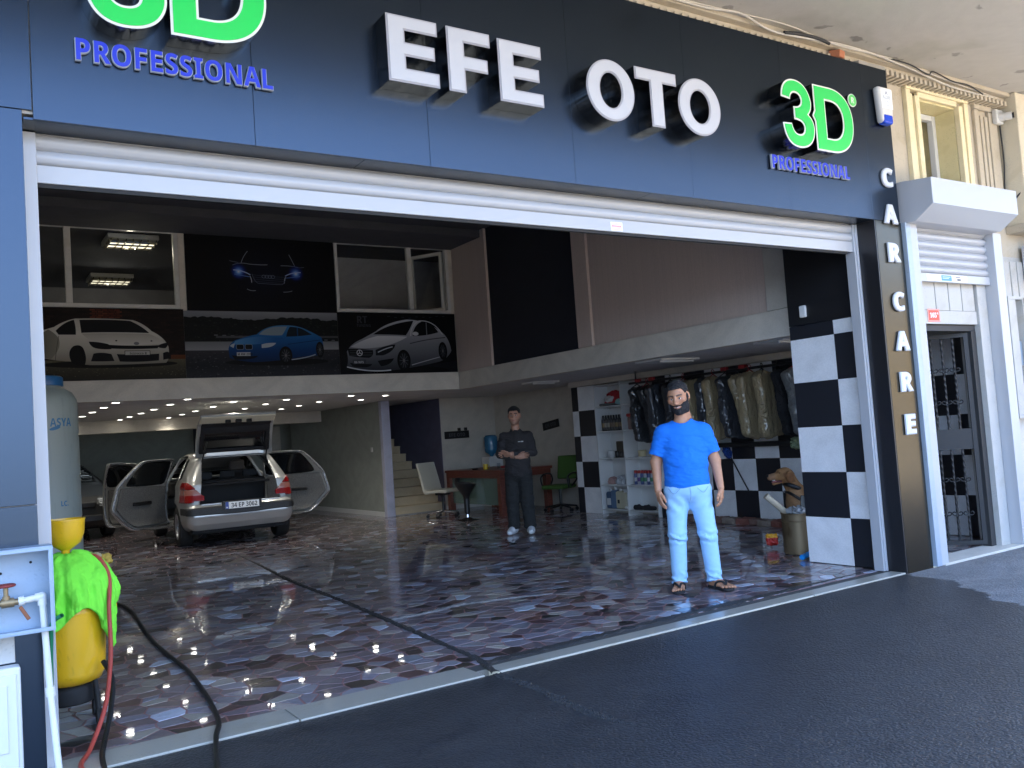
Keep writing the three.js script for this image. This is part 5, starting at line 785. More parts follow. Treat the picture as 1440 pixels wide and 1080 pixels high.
// ---------------------------------------------------------------- dog: large tan short-coated dog sitting behind the bin, muzzle to the left
{
  const t = thing('dog', 'tan dog with a black collar sitting behind the metal bin, mouth open', 'dog', [7.87, -0.02, -1.87], 0);
  t.rotation.y = -122.7 * D; t.scale.setScalar(1.0); // nose runs along local +z
  const S2 = (x, y, z) => {
    const ax = Math.abs(x);
    let d = ell(x, y, z, [0, 0.47, 0.02], [0.125, 0.19, 0.14]); // chest
    d = smin(d, cap(x, y, z, [0, 0.46, 0.0], [0, 0.22, -0.28], 0.125, 0.135), 0.08); // sloping trunk
    d = smin(d, ell(ax, y, z, [0.09, 0.17, -0.26], [0.09, 0.14, 0.15]), 0.06); // haunch with the knee up
    d = smin(d, cap(ax, y, z, [0.13, 0.17, -0.14], [0.14, 0.05, -0.26], 0.05, 0.035), 0.03); d = smin(d, cap(ax, y, z, [0.14, 0.045, -0.28], [0.14, 0.03, -0.09], 0.032, 0.034), 0.02);
    d = smin(d, cap(ax, y, z, [0.085, 0.44, 0.05], [0.08, 0.22, 0.07], 0.058, 0.036), 0.04); d = smin(d, cap(ax, y, z, [0.08, 0.22, 0.07], [0.078, 0.05, 0.075], 0.034, 0.028), 0.02); d = smin(d, cap(ax, y, z, [0.078, 0.035, 0.075], [0.08, 0.025, 0.13], 0.032, 0.03), 0.02);
    d = smin(d, cap(x, y, z, [0, 0.58, 0.05], [0, 0.74, 0.12], 0.092, 0.078), 0.05); // neck
    d = smin(d, ell(x, y, z, [0, 0.79, 0.155], [0.078, 0.075, 0.09]), 0.04); // skull
    d = smin(d, cap(x, y, z, [0, 0.775, 0.22], [0, 0.765, 0.315], 0.046, 0.036), 0.03); // muzzle
    d = smin(d, cap(x, y, z, [0, 0.725, 0.19], [0, 0.695, 0.285], 0.028, 0.020), 0.012); // lower jaw, open
    d = smin(d, ell(ax, y, z, [0.083, 0.765, 0.125], [0.017, 0.065, 0.045]), 0.012); // hanging ears
    d = smin(d, Math.hypot(ax - 0.03, y - 0.825, z - 0.215) - 0.018, 0.02);
    d = smin(d, cap(x, y, z, [0, 0.07, -0.38], [0.12, 0.03, -0.55], 0.035, 0.018), 0.03); // tail
    return d - 0.003 * fbm(x * 30, y * 30, z * 30);
  };
  const coat = (x, y, z) => { const v = 1 + 0.35 * fbm(x * 14, y * 14, z * 14); const ax = Math.abs(x); let c = [0.29, 0.145, 0.055]; if (z > 0.02 && y < 0.62 && y > 0.3) c = [0.34, 0.19, 0.09]; if (ax > 0.072 && y < 0.81 && y > 0.70 && z > 0.05) c = [0.20, 0.085, 0.03]; if (z > 0.27 && y > 0.735) c = [0.26, 0.14, 0.07]; if (y > 0.705 && y < 0.728 && z > 0.2) c = [0.10, 0.03, 0.03]; return c.map((q) => q * v); };
  obj('body', nets(S2, [-0.25, 0.0, -0.62], [0.25, 0.9, 0.38], 0.009, coat), std([1, 1, 1], 0.85, { vertexColors: true, bumpMap: T.grain, bumpScale: 0.003 }), t);
  obj('nose', ball(0, 0.782, 0.345, 0.022, 0.017, 0.016), m.black, t); for (const s of [-1, 1]) obj('eye', ball(s * 0.044, 0.808, 0.222, 0.011, 0.010, 0.008), phy([0.02, 0.01, 0.006], 0.1), t);
  obj('tongue', at(bx(-0.018, 0.018, -0.004, 0.004, 0, 0.09, 0.003), 0, 0.722, 0.215, 0.12), std([0.5, 0.16, 0.16], 0.4), t);
  obj('teeth', [bx(-0.02, 0.02, 0.728, 0.735, 0.27, 0.30, 0.002)], m.white, t);
  const col = obj('collar', at(new THREE.TorusGeometry(0.098, 0.016, 10, 32).scale(1, 1, 1.6), 0, 0.65, 0.082, Math.PI / 2 - 0.42), m.black, t); obj('tag', at(cyl(0, 0, 0, 0.016, 0.016, 0.004), 0, 0.60, 0.175, Math.PI / 2), m.chrome, col);
  obj('chest_strap', at(new THREE.TorusGeometry(0.135, 0.012, 8, 30).scale(1, 1.15, 1.4), 0, 0.50, 0.03, 0.9), m.black, t);
  single('leash', 'thin black leash sagging from the dog along the chequered wall', 'leash', tube([[8.05, 0.60, -1.95], [8.3, 0.30, -2.2], [8.6, 0.17, -2.55], [8.9, 0.26, -2.85], [9.07, 0.36, -3.05]], 0.009, 50, 6), m.black);
}

// ---------------------------------------------------------------- lamps under the mezzanine
{
  const glow = new THREE.MeshStandardMaterial({ color: 0x111111, emissive: lin(1, 0.97, 0.88), emissiveIntensity: 2.2 });
  const rows = [[2.0, [-8.43, -9.5, -10.7, -11.9, -13.0, -14.0]], [2.9, [-8.22, -9.35, -10.6, -11.7, -12.85, -13.9]], [3.82, [-8.15, -9.25, -10.5, -11.75, -12.8, -14.0]], [4.66, [-8.15, -9.25, -10.35, -11.6]], [5.6, [-8.84, -10.3, -11.35, -12.4]], [6.35, [-8.05, -9.15, -10.2]]];
  const src = thing('downlight', 'round white recessed downlight glowing in the low ceiling above the silver car', 'downlight', [0, 2.222, 0], 0, 'downlights in the low ceiling');
  obj('ring', lathe([[0.048, -0.004], [0.07, -0.008], [0.08, 0.0], [0.05, 0.0]], 24), m.white, src); obj('lens', cyl(0, -0.006, 0, 0.049, 0.049, 0.005, 24), glow, src);
  let first = true; const rn = ['leftmost', 'second', 'third', 'fourth', 'fifth', 'rightmost'], pn = ['nearest', 'second nearest', 'third nearest', 'fourth nearest', 'fifth nearest', 'farthest'];
  for (const [ri, [x, zs]] of rows.entries()) for (const [zi, z] of zs.entries()) {
    const o = first ? src : src.clone(); if (!first) { o.name = numbered('downlight'); scene.add(o); } first = false; o.position.set(x, 2.221, z); o.userData.label = `glowing round downlight, ${zi === zs.length - 1 ? 'farthest' : pn[zi]} one in the ${rn[ri]} row of the low ceiling`;
    const l = new THREE.SpotLight(lin(1, 0.95, 0.84), 0.17, 0, 62 * D, 0.6); l.name = 'downlight_lamp'; l.position.set(x, 2.205, z); l.target.position.set(x, 0, z); l.castShadow = true; l.shadow.radius = 2.5; scene.add(l, l.target);
  }
  const tubeM = new THREE.MeshStandardMaterial({ color: 0x222222, emissive: lin(0.75, 0.9, 1), emissiveIntensity: 0.7 });
  [[2.35, 3.3, -16.0], [2.6, 3.3, -17.4], [4.8, 5.7, -16.2], [5.0, 5.6, -15.0]].forEach(([a, b, z], i) => { const t = thing('tube_lamp', ['long bluish tube lamp under the far dark ceiling, front left one', 'fainter tube lamp behind the front left one in the far ceiling', 'tube lamp seen left of the raised tailgate, farther one', 'tube lamp seen left of the raised tailgate, nearer one'][i], 'lamp', [0, 0, 0]); obj('housing', bx(a, b, 2.56, 2.62, z - 0.06, z + 0.06, 0.01), m.white, t); obj('tube', rod([a + 0.05, 2.54, z], [b - 0.05, 2.54, z], 0.018), i === 1 ? m.white : tubeM, t); });
  // flush fittings over the right aisle, unlit
  [['pale flat ceiling lamp above the man in the blue shirt', 7.45, 8.1, -3.95, -3.45], ['pale flat ceiling lamp near the desk corner', 7.85, 8.35, -7.2, -6.85], ['pale flat ceiling lamp beside the front end of the right beam', 7.35, 7.9, -1.9, -1.5]].forEach(([l, a, b, c, d]) => { const t = thing('ceiling_lamp', l, 'lamp'); obj('tray', bx(a, b, 2.195, 2.2215, c, d, 0.006), m.white, t); obj('tube', rod([a + 0.04, 2.185, d - 0.08], [b - 0.04, 2.185, d - 0.08], 0.014), m.white, t); });
  // louvred office lamps
  const lv = thing('louvre_lamp', 'louvred office ceiling lamp seen through the upper left window, nearer one', 'lamp', [2.35, 4.50, -8.85], 0);
  const alu = std([0.85, 0.80, 0.66], 0.12, { metalness: 1 }); obj('tray', bx(-0.34, 0.34, 0.04, 0.11, -0.3, 0.3, 0.01), m.frameW, lv);
  for (let i = 0; i < 7; i++) obj('louvre', at(bx(-0.008, 0.008, -0.03, 0.03, -0.28, 0.28), -0.3 + i * 0.1, 0.01, 0, 0, 0, 0.25 * (i % 2 ? 1 : -1)), alu, lv);
  for (let i = 0; i < 3; i++) obj('reflector', at(bx(-0.32, 0.32, 0, 0.03, -0.06, 0.06), 0, 0.01, -0.19 + i * 0.19, 0.5), alu, lv);
  for (const z of [-0.1, 0.1]) obj('tube', rod([-0.3, 0.01, z], [0.3, 0.01, z], 0.014), new THREE.MeshStandardMaterial({ color: 0x222222, emissive: lin(1, 0.86, 0.6), emissiveIntensity: 0.22 }), lv);
  const lamp = new THREE.PointLight(lin(1, 0.88, 0.65), 0.08); lamp.name = 'louvre_light'; lamp.position.set(2.35, 4.42, -8.85); lamp.castShadow = true; scene.add(lamp); const lamp2 = new THREE.PointLight(lin(1, 0.92, 0.8), 0.08); lamp2.name = 'louvre_light'; lamp2.position.set(2.5, 4.42, -11.75); lamp2.castShadow = true; scene.add(lamp2);
  const lv2 = lv.clone(); lv2.name = numbered('louvre_lamp'); scene.add(lv2); lv2.position.set(2.5, 4.50, -11.75); lv2.userData.label = 'louvred office ceiling lamp seen through the upper left window, farther one';
}
// ---------------------------------------------------------------- posters on the mezzanine front
{
  const poster = (label, x0, x1, y0, y1, w, draw, sx = 1) => { const h = Math.round(w * (y1 - y0) / (x1 - x0)); const t = canvasTex(w, h, (c) => { c.lineJoin = 'round'; draw(c, w, h); }); const edge = m.black; return single('poster', label, 'poster', bx(x0, x1, y0, y1, -7.924, -7.908), [edge, edge, edge, edge, phy([0.66, 0.66, 0.66], 0.6, { map: t, specularIntensity: 0.35 }), edge]); };
  const path = (c, pts, fill, stroke, lw = 2) => { c.beginPath(); pts.forEach((p, i) => { if (!i) c.moveTo(p[0], p[1]); else if (p.length === 2) c.lineTo(p[0], p[1]); else if (p.length === 4) c.quadraticCurveTo(...p); else c.bezierCurveTo(...p); }); if (fill) { c.closePath(); c.fillStyle = fill; c.fill(); } if (stroke) { c.strokeStyle = stroke; c.lineWidth = lw; c.stroke(); } };
  const grad = (c, x0, y0, x1, y1, ...s) => { const g = c.createLinearGradient(x0, y0, x1, y1); s.forEach((q, i) => g.addColorStop(i / (s.length - 1), q)); return g; };
  const elp = (c, x, y, a, b, f, r = 0) => { c.beginPath(); c.ellipse(x, y, a, b, r, 0, 7); c.fillStyle = f; c.fill(); };
  const speck = (c, w, y0, y1, n, cols, s0, s1) => { for (let i = 0; i < n; i++) { c.fillStyle = pick(cols); c.fillRect(rnd() * w, rr(y0, y1), rr(s0, s1), rr(s0, s1) * 0.5); } };
  const wheel = (c, x, y, a, b) => { elp(c, x, y, a, b, '#07080a'); elp(c, x, y, a * 0.74, b * 0.76, '#1b1d22'); for (let i = 0; i < 10; i++) { const t = i * 0.628; c.strokeStyle = '#565a62'; c.lineWidth = a * 0.09; c.beginPath(); c.moveTo(x, y); c.lineTo(x + Math.cos(t) * a * 0.66, y + Math.sin(t) * b * 0.68); c.stroke(); } elp(c, x, y, a * 0.16, b * 0.16, '#777'); };
  // white three-door hatch by a brick wall; drawn in the photo's own pixel frame (x 62-262, y 437-532)
  poster('poster of a white hatchback parked before a dark brick wall', 0.72, 2.828, 2.487, 3.44, 1024, (c, w, h) => {
    const k = w / 255; c.scale(k, k); c.translate(-8, -432 + 1);
    c.fillStyle = '#1c1412'; c.fillRect(0, 420, 300, 130); for (let r = 0; r < 22; r++) for (let i = 0; i < 26; i++) { c.fillStyle = pick(['#241816', '#1a1211', '#2b1c18', '#201514']); c.fillRect(i * 11 + (r % 2) * 5, 432 + r * 4, 10, 3.2); }
    for (let r = 0; r < 5; r++) for (let i = 0; i < 5; i++) { c.fillStyle = pick(['#6a2f1d', '#5a2819', '#733a24']); c.fillRect(121 + i * 9 + (r % 2) * 3, 433 + r * 3, 8, 2.4); } c.fillStyle = '#6b3a1c'; c.fillRect(240, 507, 24, 7);
    c.fillStyle = grad(c, 0, 512, 0, 540, '#6b664f', '#4d4838', '#373328'); c.fillRect(0, 514, 300, 40); speck(c, 300, 514, 540, 500, ['#7b755c', '#3f3a2c', '#5b5544'], 0.6, 2.4); elp(c, 150, 521, 100, 6, '#171410');
    path(c, [[40, 480], [52, 468], [70, 462], [84, 452, 100, 448.5], [146, 447, 184, 450], [200, 455, 212, 468], [232, 478, 237, 494], [239, 514, 232, 520], [150, 523, 118, 522], [96, 520, 92, 516], [60, 514, 40, 506]], grad(c, 0, 447, 0, 524, '#d9d4c8', '#efece3', '#cfcabd', '#8f897d'));
    path(c, [[40, 480], [62, 466], [72, 472, 76, 480], [80, 496, 64, 512], [40, 506]], grad(c, 40, 0, 84, 0, '#77756a', '#a9a698'));
    path(c, [[106, 450.5], [150, 449, 180, 451.5], [198, 460, 208, 471], [150, 469, 108, 471]], '#15161a'); path(c, [[72, 468], [84, 454, 98, 450.5], [101, 462, 100, 474], [84, 474, 76, 474]], '#101114');
    path(c, [[108, 472], [150, 470.5, 208, 472.5], [226, 480, 232, 488], [180, 492, 128, 491], [116, 480, 108, 472]], grad(c, 0, 470, 0, 492, '#c9c4b8', '#f4f1ea'));
    path(c, [[118, 485], [132, 485, 146, 489], [152, 494, 150, 497], [132, 498, 124, 494], [119, 490, 118, 485]], '#14151a'); path(c, [[236, 487], [228, 487, 220, 492], [220, 496, 232, 496], [237, 492, 236, 487]], '#14151a'); path(c, [[146, 490], [182, 493, 222, 491], [220, 496], [184, 498, 150, 496]], '#0c0d10');
    elp(c, 188, 488, 4, 2.6, '#8b8b90'); elp(c, 158, 483.5, 1.6, 1, '#333'); elp(c, 211, 484, 1.6, 1, '#333');
    path(c, [[158, 505], [190, 507, 222, 505], [221, 516], [190, 519, 162, 517]], '#101116'); path(c, [[124, 504], [136, 501, 150, 505], [154, 516], [136, 517, 120, 516]], '#101116'); path(c, [[228, 504], [236, 500, 238, 504], [238, 513], [228, 515]], '#101116');
    c.fillStyle = '#d7d6d0'; c.fillRect(170, 500, 38, 7); c.strokeStyle = '#222'; c.lineWidth = 0.8; c.strokeRect(170, 500, 38, 7); c.fillStyle = '#333'; c.font = 'bold 5px serif'; c.fillText('Scirocco R', 177, 505.4);
    path(c, [[92, 516], [86, 500, 96, 492], [106, 488, 110, 496], [116, 512, 110, 524], [98, 524, 92, 516]], '#08080a'); c.strokeStyle = 'rgba(70,68,62,0.8)'; c.lineWidth = 0.7; c.beginPath(); c.moveTo(76, 476); c.quadraticCurveTo(72, 496, 70, 514); c.stroke();
  });
  poster('black poster showing only the outline and blue headlights of a car', 2.885, 5.065, 3.425, 4.54, 1024, (c, w, h) => {
    const k = w / 218; c.scale(k, k); c.translate(-257, -326); c.fillStyle = '#02040b'; c.fillRect(250, 320, 240, 140); const g0 = c.createRadialGradient(368, 385, 10, 368, 385, 110); g0.addColorStop(0, '#0a1024'); g0.addColorStop(1, 'rgba(2,4,11,0)'); c.fillStyle = g0; c.fillRect(250, 320, 240, 140);
    const L = (pts, s = '#9aa4b4', lw = 0.8) => path(c, pts, null, s, lw); c.lineCap = 'round';
    L([[322, 371], [332, 366, 345, 368.5], [360, 369.5, 372, 368.5]]); L([[392, 369], [410, 368, 420, 371]]); L([[334, 368], [337, 358, 344, 350]]); L([[405, 352], [409, 360, 413, 369]]); L([[318, 365], [324, 366, 330, 367]], '#6f7888'); L([[414, 371], [420, 371, 427, 370]], '#6f7888');
    for (const [x, s] of [[336, 1], [408, -1]]) { const g = c.createRadialGradient(x - 6 * s, 380, 0, x - 6 * s, 380, 14); g.addColorStop(0, '#ffffff'); g.addColorStop(0.22, '#7fb4ff'); g.addColorStop(0.6, 'rgba(20,60,190,0.6)'); g.addColorStop(1, 'rgba(0,10,60,0)'); c.fillStyle = g; c.fillRect(x - 24, 362, 48, 36); L([[x - 13 * s, 378], [x, 378, x + 10 * s, 384]], '#b9d0ff', 1.4); L([[x - 12 * s, 384], [x, 386, x + 9 * s, 387]], '#5d86d8', 1); L([[x + 10 * s, 386], [x + 12 * s, 390, x + 12 * s, 395]], '#c8d2e4', 1); }
    for (let i = 0; i < 4; i++) L([[350, 384 + i * 3], [373, 386 + i * 3, 396, 386 + i * 3]], '#4a5468', 0.6); L([[349, 383], [352, 394, 357, 396], [376, 397, 393, 397], [398, 392, 399, 385]], '#66718a', 0.7); for (let i = 0; i < 4; i++) { c.strokeStyle = '#78859c'; c.lineWidth = 0.6; c.beginPath(); c.ellipse(366 + i * 4.4, 386, 2.8, 2.2, 0, 0, 7); c.stroke(); }
    L([[341, 405], [346, 408, 353, 407]], '#9aa4b4'); L([[394, 408], [402, 408, 407, 406]], '#9aa4b4'); speck(c, 480, 334, 340, 9, ['#667'], 0.5, 1);
  });
  poster('poster of a metallic blue coupe on wet ground before dark hills', 2.83, 5.06, 2.487, 3.423, 1024, (c, w, h) => {
    const k = w / 217; c.scale(k, k); c.translate(-259, -440); c.fillStyle = grad(c, 0, 440, 0, 452, '#9a9da4', '#7d8088'); c.fillRect(250, 438, 240, 16);
    c.fillStyle = '#14171a'; c.beginPath(); c.moveTo(250, 449); for (let x = 250; x <= 490; x += 3) c.lineTo(x, 449.5 - 2 * Math.sin(x * 0.05) + 2.5 * fbm(x * 0.1, 3)); c.lineTo(490, 490); c.lineTo(250, 490); c.fill(); speck(c, 490, 452, 484, 900, ['#1f2620', '#0d0f10', '#2a322b', '#161a17'], 1, 4);
    c.fillStyle = '#6d7078'; for (let i = 0; i < 34; i++) if (i % 2) c.fillRect(292 + i * 5.6, 472 + i * 0.25, 5, 1.6); c.fillStyle = '#525459'; c.fillRect(300, 474, 180, 3);
    c.fillStyle = grad(c, 0, 482, 0, 496, '#85888e', '#a9abb0'); c.fillRect(250, 482, 240, 14); c.fillStyle = grad(c, 0, 494, 0, 536, '#3c3d42', '#24252a', '#3a3b40'); c.fillRect(250, 494, 240, 50); speck(c, 490, 496, 534, 900, ['#55565c', '#1d1e22', '#45464b'], 0.6, 3); elp(c, 385, 511, 74, 5, '#0c0d11');
    const bl = grad(c, 0, 458, 0, 512, '#4a90cc', '#1d6bb0', '#0d4684', '#082a55');
    path(c, [[316, 492], [318, 484, 326, 480], [344, 474, 356, 472], [366, 462, 384, 459.5], [408, 457, 424, 463], [440, 470, 450, 476], [454, 486, 452, 500], [440, 504, 420, 504], [390, 510, 350, 511], [322, 508, 317, 504]], bl);
    path(c, [[359, 472], [368, 462.5, 384, 461], [400, 460.5], [396, 468, 392, 473], [374, 474, 359, 472]], '#93a5b2'); path(c, [[404, 461], [418, 461, 426, 466], [436, 472], [416, 475, 398, 475], [400, 466, 404, 461]], '#1a2530'); c.fillStyle = '#0f4c88'; c.fillRect(414, 462, 1.6, 12);
    path(c, [[326, 481], [344, 475, 362, 475], [384, 476, 394, 477], [380, 484, 352, 486], [336, 486, 322, 486]], grad(c, 326, 474, 380, 488, '#63a6dd', '#1a5fa5')); for (const x of [327, 339]) { c.fillStyle = '#0b0d12'; c.beginPath(); c.roundRect(x, 486, 10, 7, 2); c.fill(); c.strokeStyle = '#9aa6b2'; c.lineWidth = 0.6; c.stroke(); }
    path(c, [[362, 486], [372, 483, 383, 484], [378, 491, 362, 491]], '#c3d0da'); path(c, [[318, 488], [322, 484, 325, 485], [323, 491]], '#c3d0da'); path(c, [[320, 501], [340, 503, 356, 502], [354, 508, 324, 507]], '#0a0f18'); c.fillStyle = '#dedfe0'; c.fillRect(327, 497, 19, 5); c.fillStyle = '#222'; c.font = 'bold 4px sans-serif'; c.fillText('M KW 2359', 328, 500.8);
    wheel(c, 396, 502, 9.5, 13); wheel(c, 447, 494, 6, 11.5); path(c, [[404, 508], [426, 506, 440, 501]], null, '#b5c2cf', 1.4); path(c, [[400, 486], [430, 482, 448, 480]], null, '#0a3768', 1);
  });
  poster('poster of a silver saloon car with dark windows on black', 5.065, 7.095, 2.487, 3.44, 1024, (c, w, h) => {
    const k = w / 167; c.scale(k, k); c.translate(-477, -438); c.fillStyle = '#05070c'; c.fillRect(470, 430, 190, 110); path(c, [[470, 526], [560, 512, 650, 500], [650, 540], [470, 540]], '#15161d'); elp(c, 560, 514, 70, 7, '#020306');
    c.font = 'bold 13px sans-serif'; c.fillStyle = '#3f434c'; c.fillText('RT', 502, 452); c.font = 'bold 5px sans-serif'; c.fillText('TUNING', 502, 456); c.fillStyle = '#3a3e46'; for (let i = 0; i < 9; i++) c.fillRect(545 + i * 10, 441 + rnd() * 3, 4, 1);
    path(c, [[487, 488], [492, 478, 508, 472], [520, 466, 528, 462], [544, 450, 572, 446.5], [600, 446, 622, 462], [634, 470, 636, 488], [630, 498, 618, 502], [590, 508, 570, 510], [548, 514, 520, 513], [492, 510, 486, 506], [489, 500, 487, 488]], grad(c, 0, 446, 0, 514, '#d7dae0', '#a5a9b1', '#73777f', '#2f3238'));
    path(c, [[524, 466], [546, 452, 580, 448], [582, 448], [576, 460, 570, 467], [548, 466, 524, 466]], '#0a0b10'); path(c, [[580, 465], [584, 452, 594, 449], [610, 450, 618, 463], [600, 468, 580, 468]], '#0d0f14'); c.fillStyle = '#8c9097'; c.fillRect(600, 450, 1.2, 17); path(c, [[577, 468], [577, 454, 590, 448], [612, 446, 624, 466]], null, '#e2e5ea', 1.2);
    path(c, [[492, 482], [510, 472, 530, 468], [560, 468, 572, 469], [560, 476, 540, 481], [514, 486, 492, 482]], grad(c, 0, 468, 0, 486, '#eef0f4', '#b9bdc5'));
    path(c, [[488, 484], [504, 484, 522, 486], [524, 494, 516, 496], [498, 495, 490, 493]], '#0d0f14'); for (let i = 0; i < 3; i++) { c.fillStyle = '#4b4f57'; c.fillRect(491, 486 + i * 3, 30, 0.7); } c.strokeStyle = '#d5d8dd'; c.lineWidth = 1; c.beginPath(); c.arc(504, 489.5, 3.6, 0, 7); c.stroke(); c.beginPath(); for (const a of [0.5, 2.6, 4.7]) { c.moveTo(504, 489.5); c.lineTo(504 + 3.4 * Math.cos(a), 489.5 + 3.4 * Math.sin(a)); } c.stroke();
    path(c, [[526, 486], [540, 480, 554, 479], [552, 488, 536, 493], [526, 493]], '#191c22'); path(c, [[529, 489], [540, 484, 550, 482]], null, '#c9d2de', 1.3); path(c, [[528, 500], [540, 498, 551, 497], [546, 506, 532, 507]], '#0d0f14'); path(c, [[490, 502], [510, 504, 520, 504], [518, 510, 494, 507]], '#0d0f14'); c.fillStyle = '#454952'; c.fillRect(494, 498, 18, 5.5); c.fillStyle = '#cfd2d8'; c.font = 'bold 4px sans-serif'; c.fillText('06 NFS', 496, 502.4);
    path(c, [[486, 507], [516, 515, 546, 512]], null, '#e8ebf0', 1.5); path(c, [[576, 506], [600, 500, 618, 496]], null, '#c9ccd2', 1); elp(c, 584, 465, 4.4, 2.6, '#dfe2e7'); wheel(c, 565, 500, 9.5, 14); wheel(c, 623, 488, 6.5, 12); path(c, [[575, 478], [600, 472, 628, 470]], null, '#4c5058', 1.2);
  });
}

// ---------------------------------------------------------------- things by the left pier
{
  const blueSteel = std([0.30, 0.38, 0.47], 0.5, { map: T.dirt, metalness: 0.1 });
  const bxT = thing('valve_box', 'open blue-grey steel box on the left pier holding a water valve', 'valve box', [-0.30, 0.69, 0.002]);
  const W = 0.70, H = 0.375, Dp = 0.13; obj('back_plate', ub(0, W, 0, H, 0, 0.004), blueSteel, bxT);
  for (const [x, y] of [[0.42, 0.27], [0.50, 0.265], [0.62, 0.30]]) obj('hole', at(cyl(0, 0, 0, 0.006, 0.006, 0.002, 12), x, y, 0.0055, Math.PI / 2), m.seam, bxT);
  for (const q of [[0, W, H - 0.004, H, 0.004, Dp], [0, W, 0, 0.004, 0.004, Dp], [0, 0.004, 0.004, H - 0.004, 0.004, Dp], [W - 0.004, W, 0.004, H - 0.004, 0.004, Dp], [0, W, H - 0.018, H - 0.0045, Dp, Dp + 0.003], [0, W, 0.0045, 0.018, Dp, Dp + 0.003], [W - 0.018, W - 0.0045, 0.018, H - 0.018, Dp, Dp + 0.003]]) obj('side', ub(...q), blueSteel, bxT);
  const brass = std([0.30, 0.22, 0.12], 0.45, { metalness: 0.6, map: T.dirt }), vr = std([0.22, 0.03, 0.025], 0.6, { map: T.dirt });
  const v = thing('water_valve', 'brass gate valve with a rusty red handwheel inside the steel box', 'valve', [0.215, 0.83, 0.075]);
  obj('stem', [rod([0, 0, 0], [0, 0.075, 0.0], 0.010, 12), rod([0, 0.0, 0], [0, 0.03, 0], 0.017, 6), rod([-0.12, 0, 0], [0.055, 0, 0], 0.014, 14), rod([-0.02, 0, 0], [0.03, 0, 0], 0.021, 8), rod([-0.09, 0, 0], [-0.06, 0, 0], 0.02, 6)], brass, v);
  obj('handwheel', [at(new THREE.TorusGeometry(0.034, 0.0065, 8, 24), 0, 0.076, 0, Math.PI / 2), rod([-0.034, 0.076, 0], [0.034, 0.076, 0], 0.005), rod([0, 0.076, -0.034], [0, 0.076, 0.034], 0.005), cyl(0, 0.07, 0, 0.012, 0.012, 0.014)], vr, v);
  obj('tap_lever', [at(bx(-0.008, 0.008, -0.07, 0, -0.004, 0.004, 0.003), 0.052, -0.022, 0.012, 0, 0, 0.5)], std([0.26, 0.10, 0.05], 0.6, { metalness: 0.5 }), v);
  const pvc = std([0.66, 0.66, 0.63], 0.4, { map: T.dirt }), pp = thing('water_pipe', 'white plastic water pipe running from the valve down to the pavement', 'pipe');
  obj('pipe', [rod([0.275, 0.83, 0.075], [0.345, 0.838, 0.075], 0.0145, 16), rod([0.355, 0.83, 0.075], [0.372, 0.42, 0.085], 0.0145, 16), rod([0.372, 0.42, 0.085], [0.395, -0.02, 0.17], 0.0145, 16)], pvc, pp);
  obj('fitting', rod([0.262, 0.83, 0.075], [0.285, 0.832, 0.075], 0.0205, 16), pvc, pp); obj('coupling', rod([0.3735, 0.395, 0.087], [0.3715, 0.435, 0.084], 0.0205, 16), pvc, pp); obj('elbow', [ball(0.354, 0.838, 0.075, 0.0205), rod([0.328, 0.837, 0.075], [0.352, 0.838, 0.075], 0.019, 16), rod([0.354, 0.838, 0.075], [0.355, 0.80, 0.075], 0.019, 16)], pvc, pp);
  single('green_hose', 'short green hose end poking over the edge of the steel box', 'hose', tube([[0.38, 0.40, 0.05], [0.385, 0.62, 0.06], [0.392, 0.72, 0.10], [0.425, 0.752, 0.15]], 0.0095, 30, 8), std([0.01, 0.16, 0.07], 0.4));
  const cb = thing('wall_cabinet', 'white plastic meter cabinet with a raised door at the foot of the left pier', 'cabinet', [-0.25, 0, 0.002]);
  obj('case', ub(0, 0.51, 0.02, 0.55, 0, 0.085, 0.012), m.white, cb); obj('door', ub(0.02, 0.492, 0.05, 0.52, 0.0855, 0.094, 0.006), m.white, cb); obj('raised_panel', ub(0.05, 0.455, 0.19, 0.48, 0.0945, 0.102, 0.006), m.white, cb);
  single('wall_board', 'pale board on the left pier between the steel box and the cabinet', 'board', ub(-0.4, 0.245, 0.556, 0.688, 0.001, 0.012, 0.003), m.whiteDirty);
}
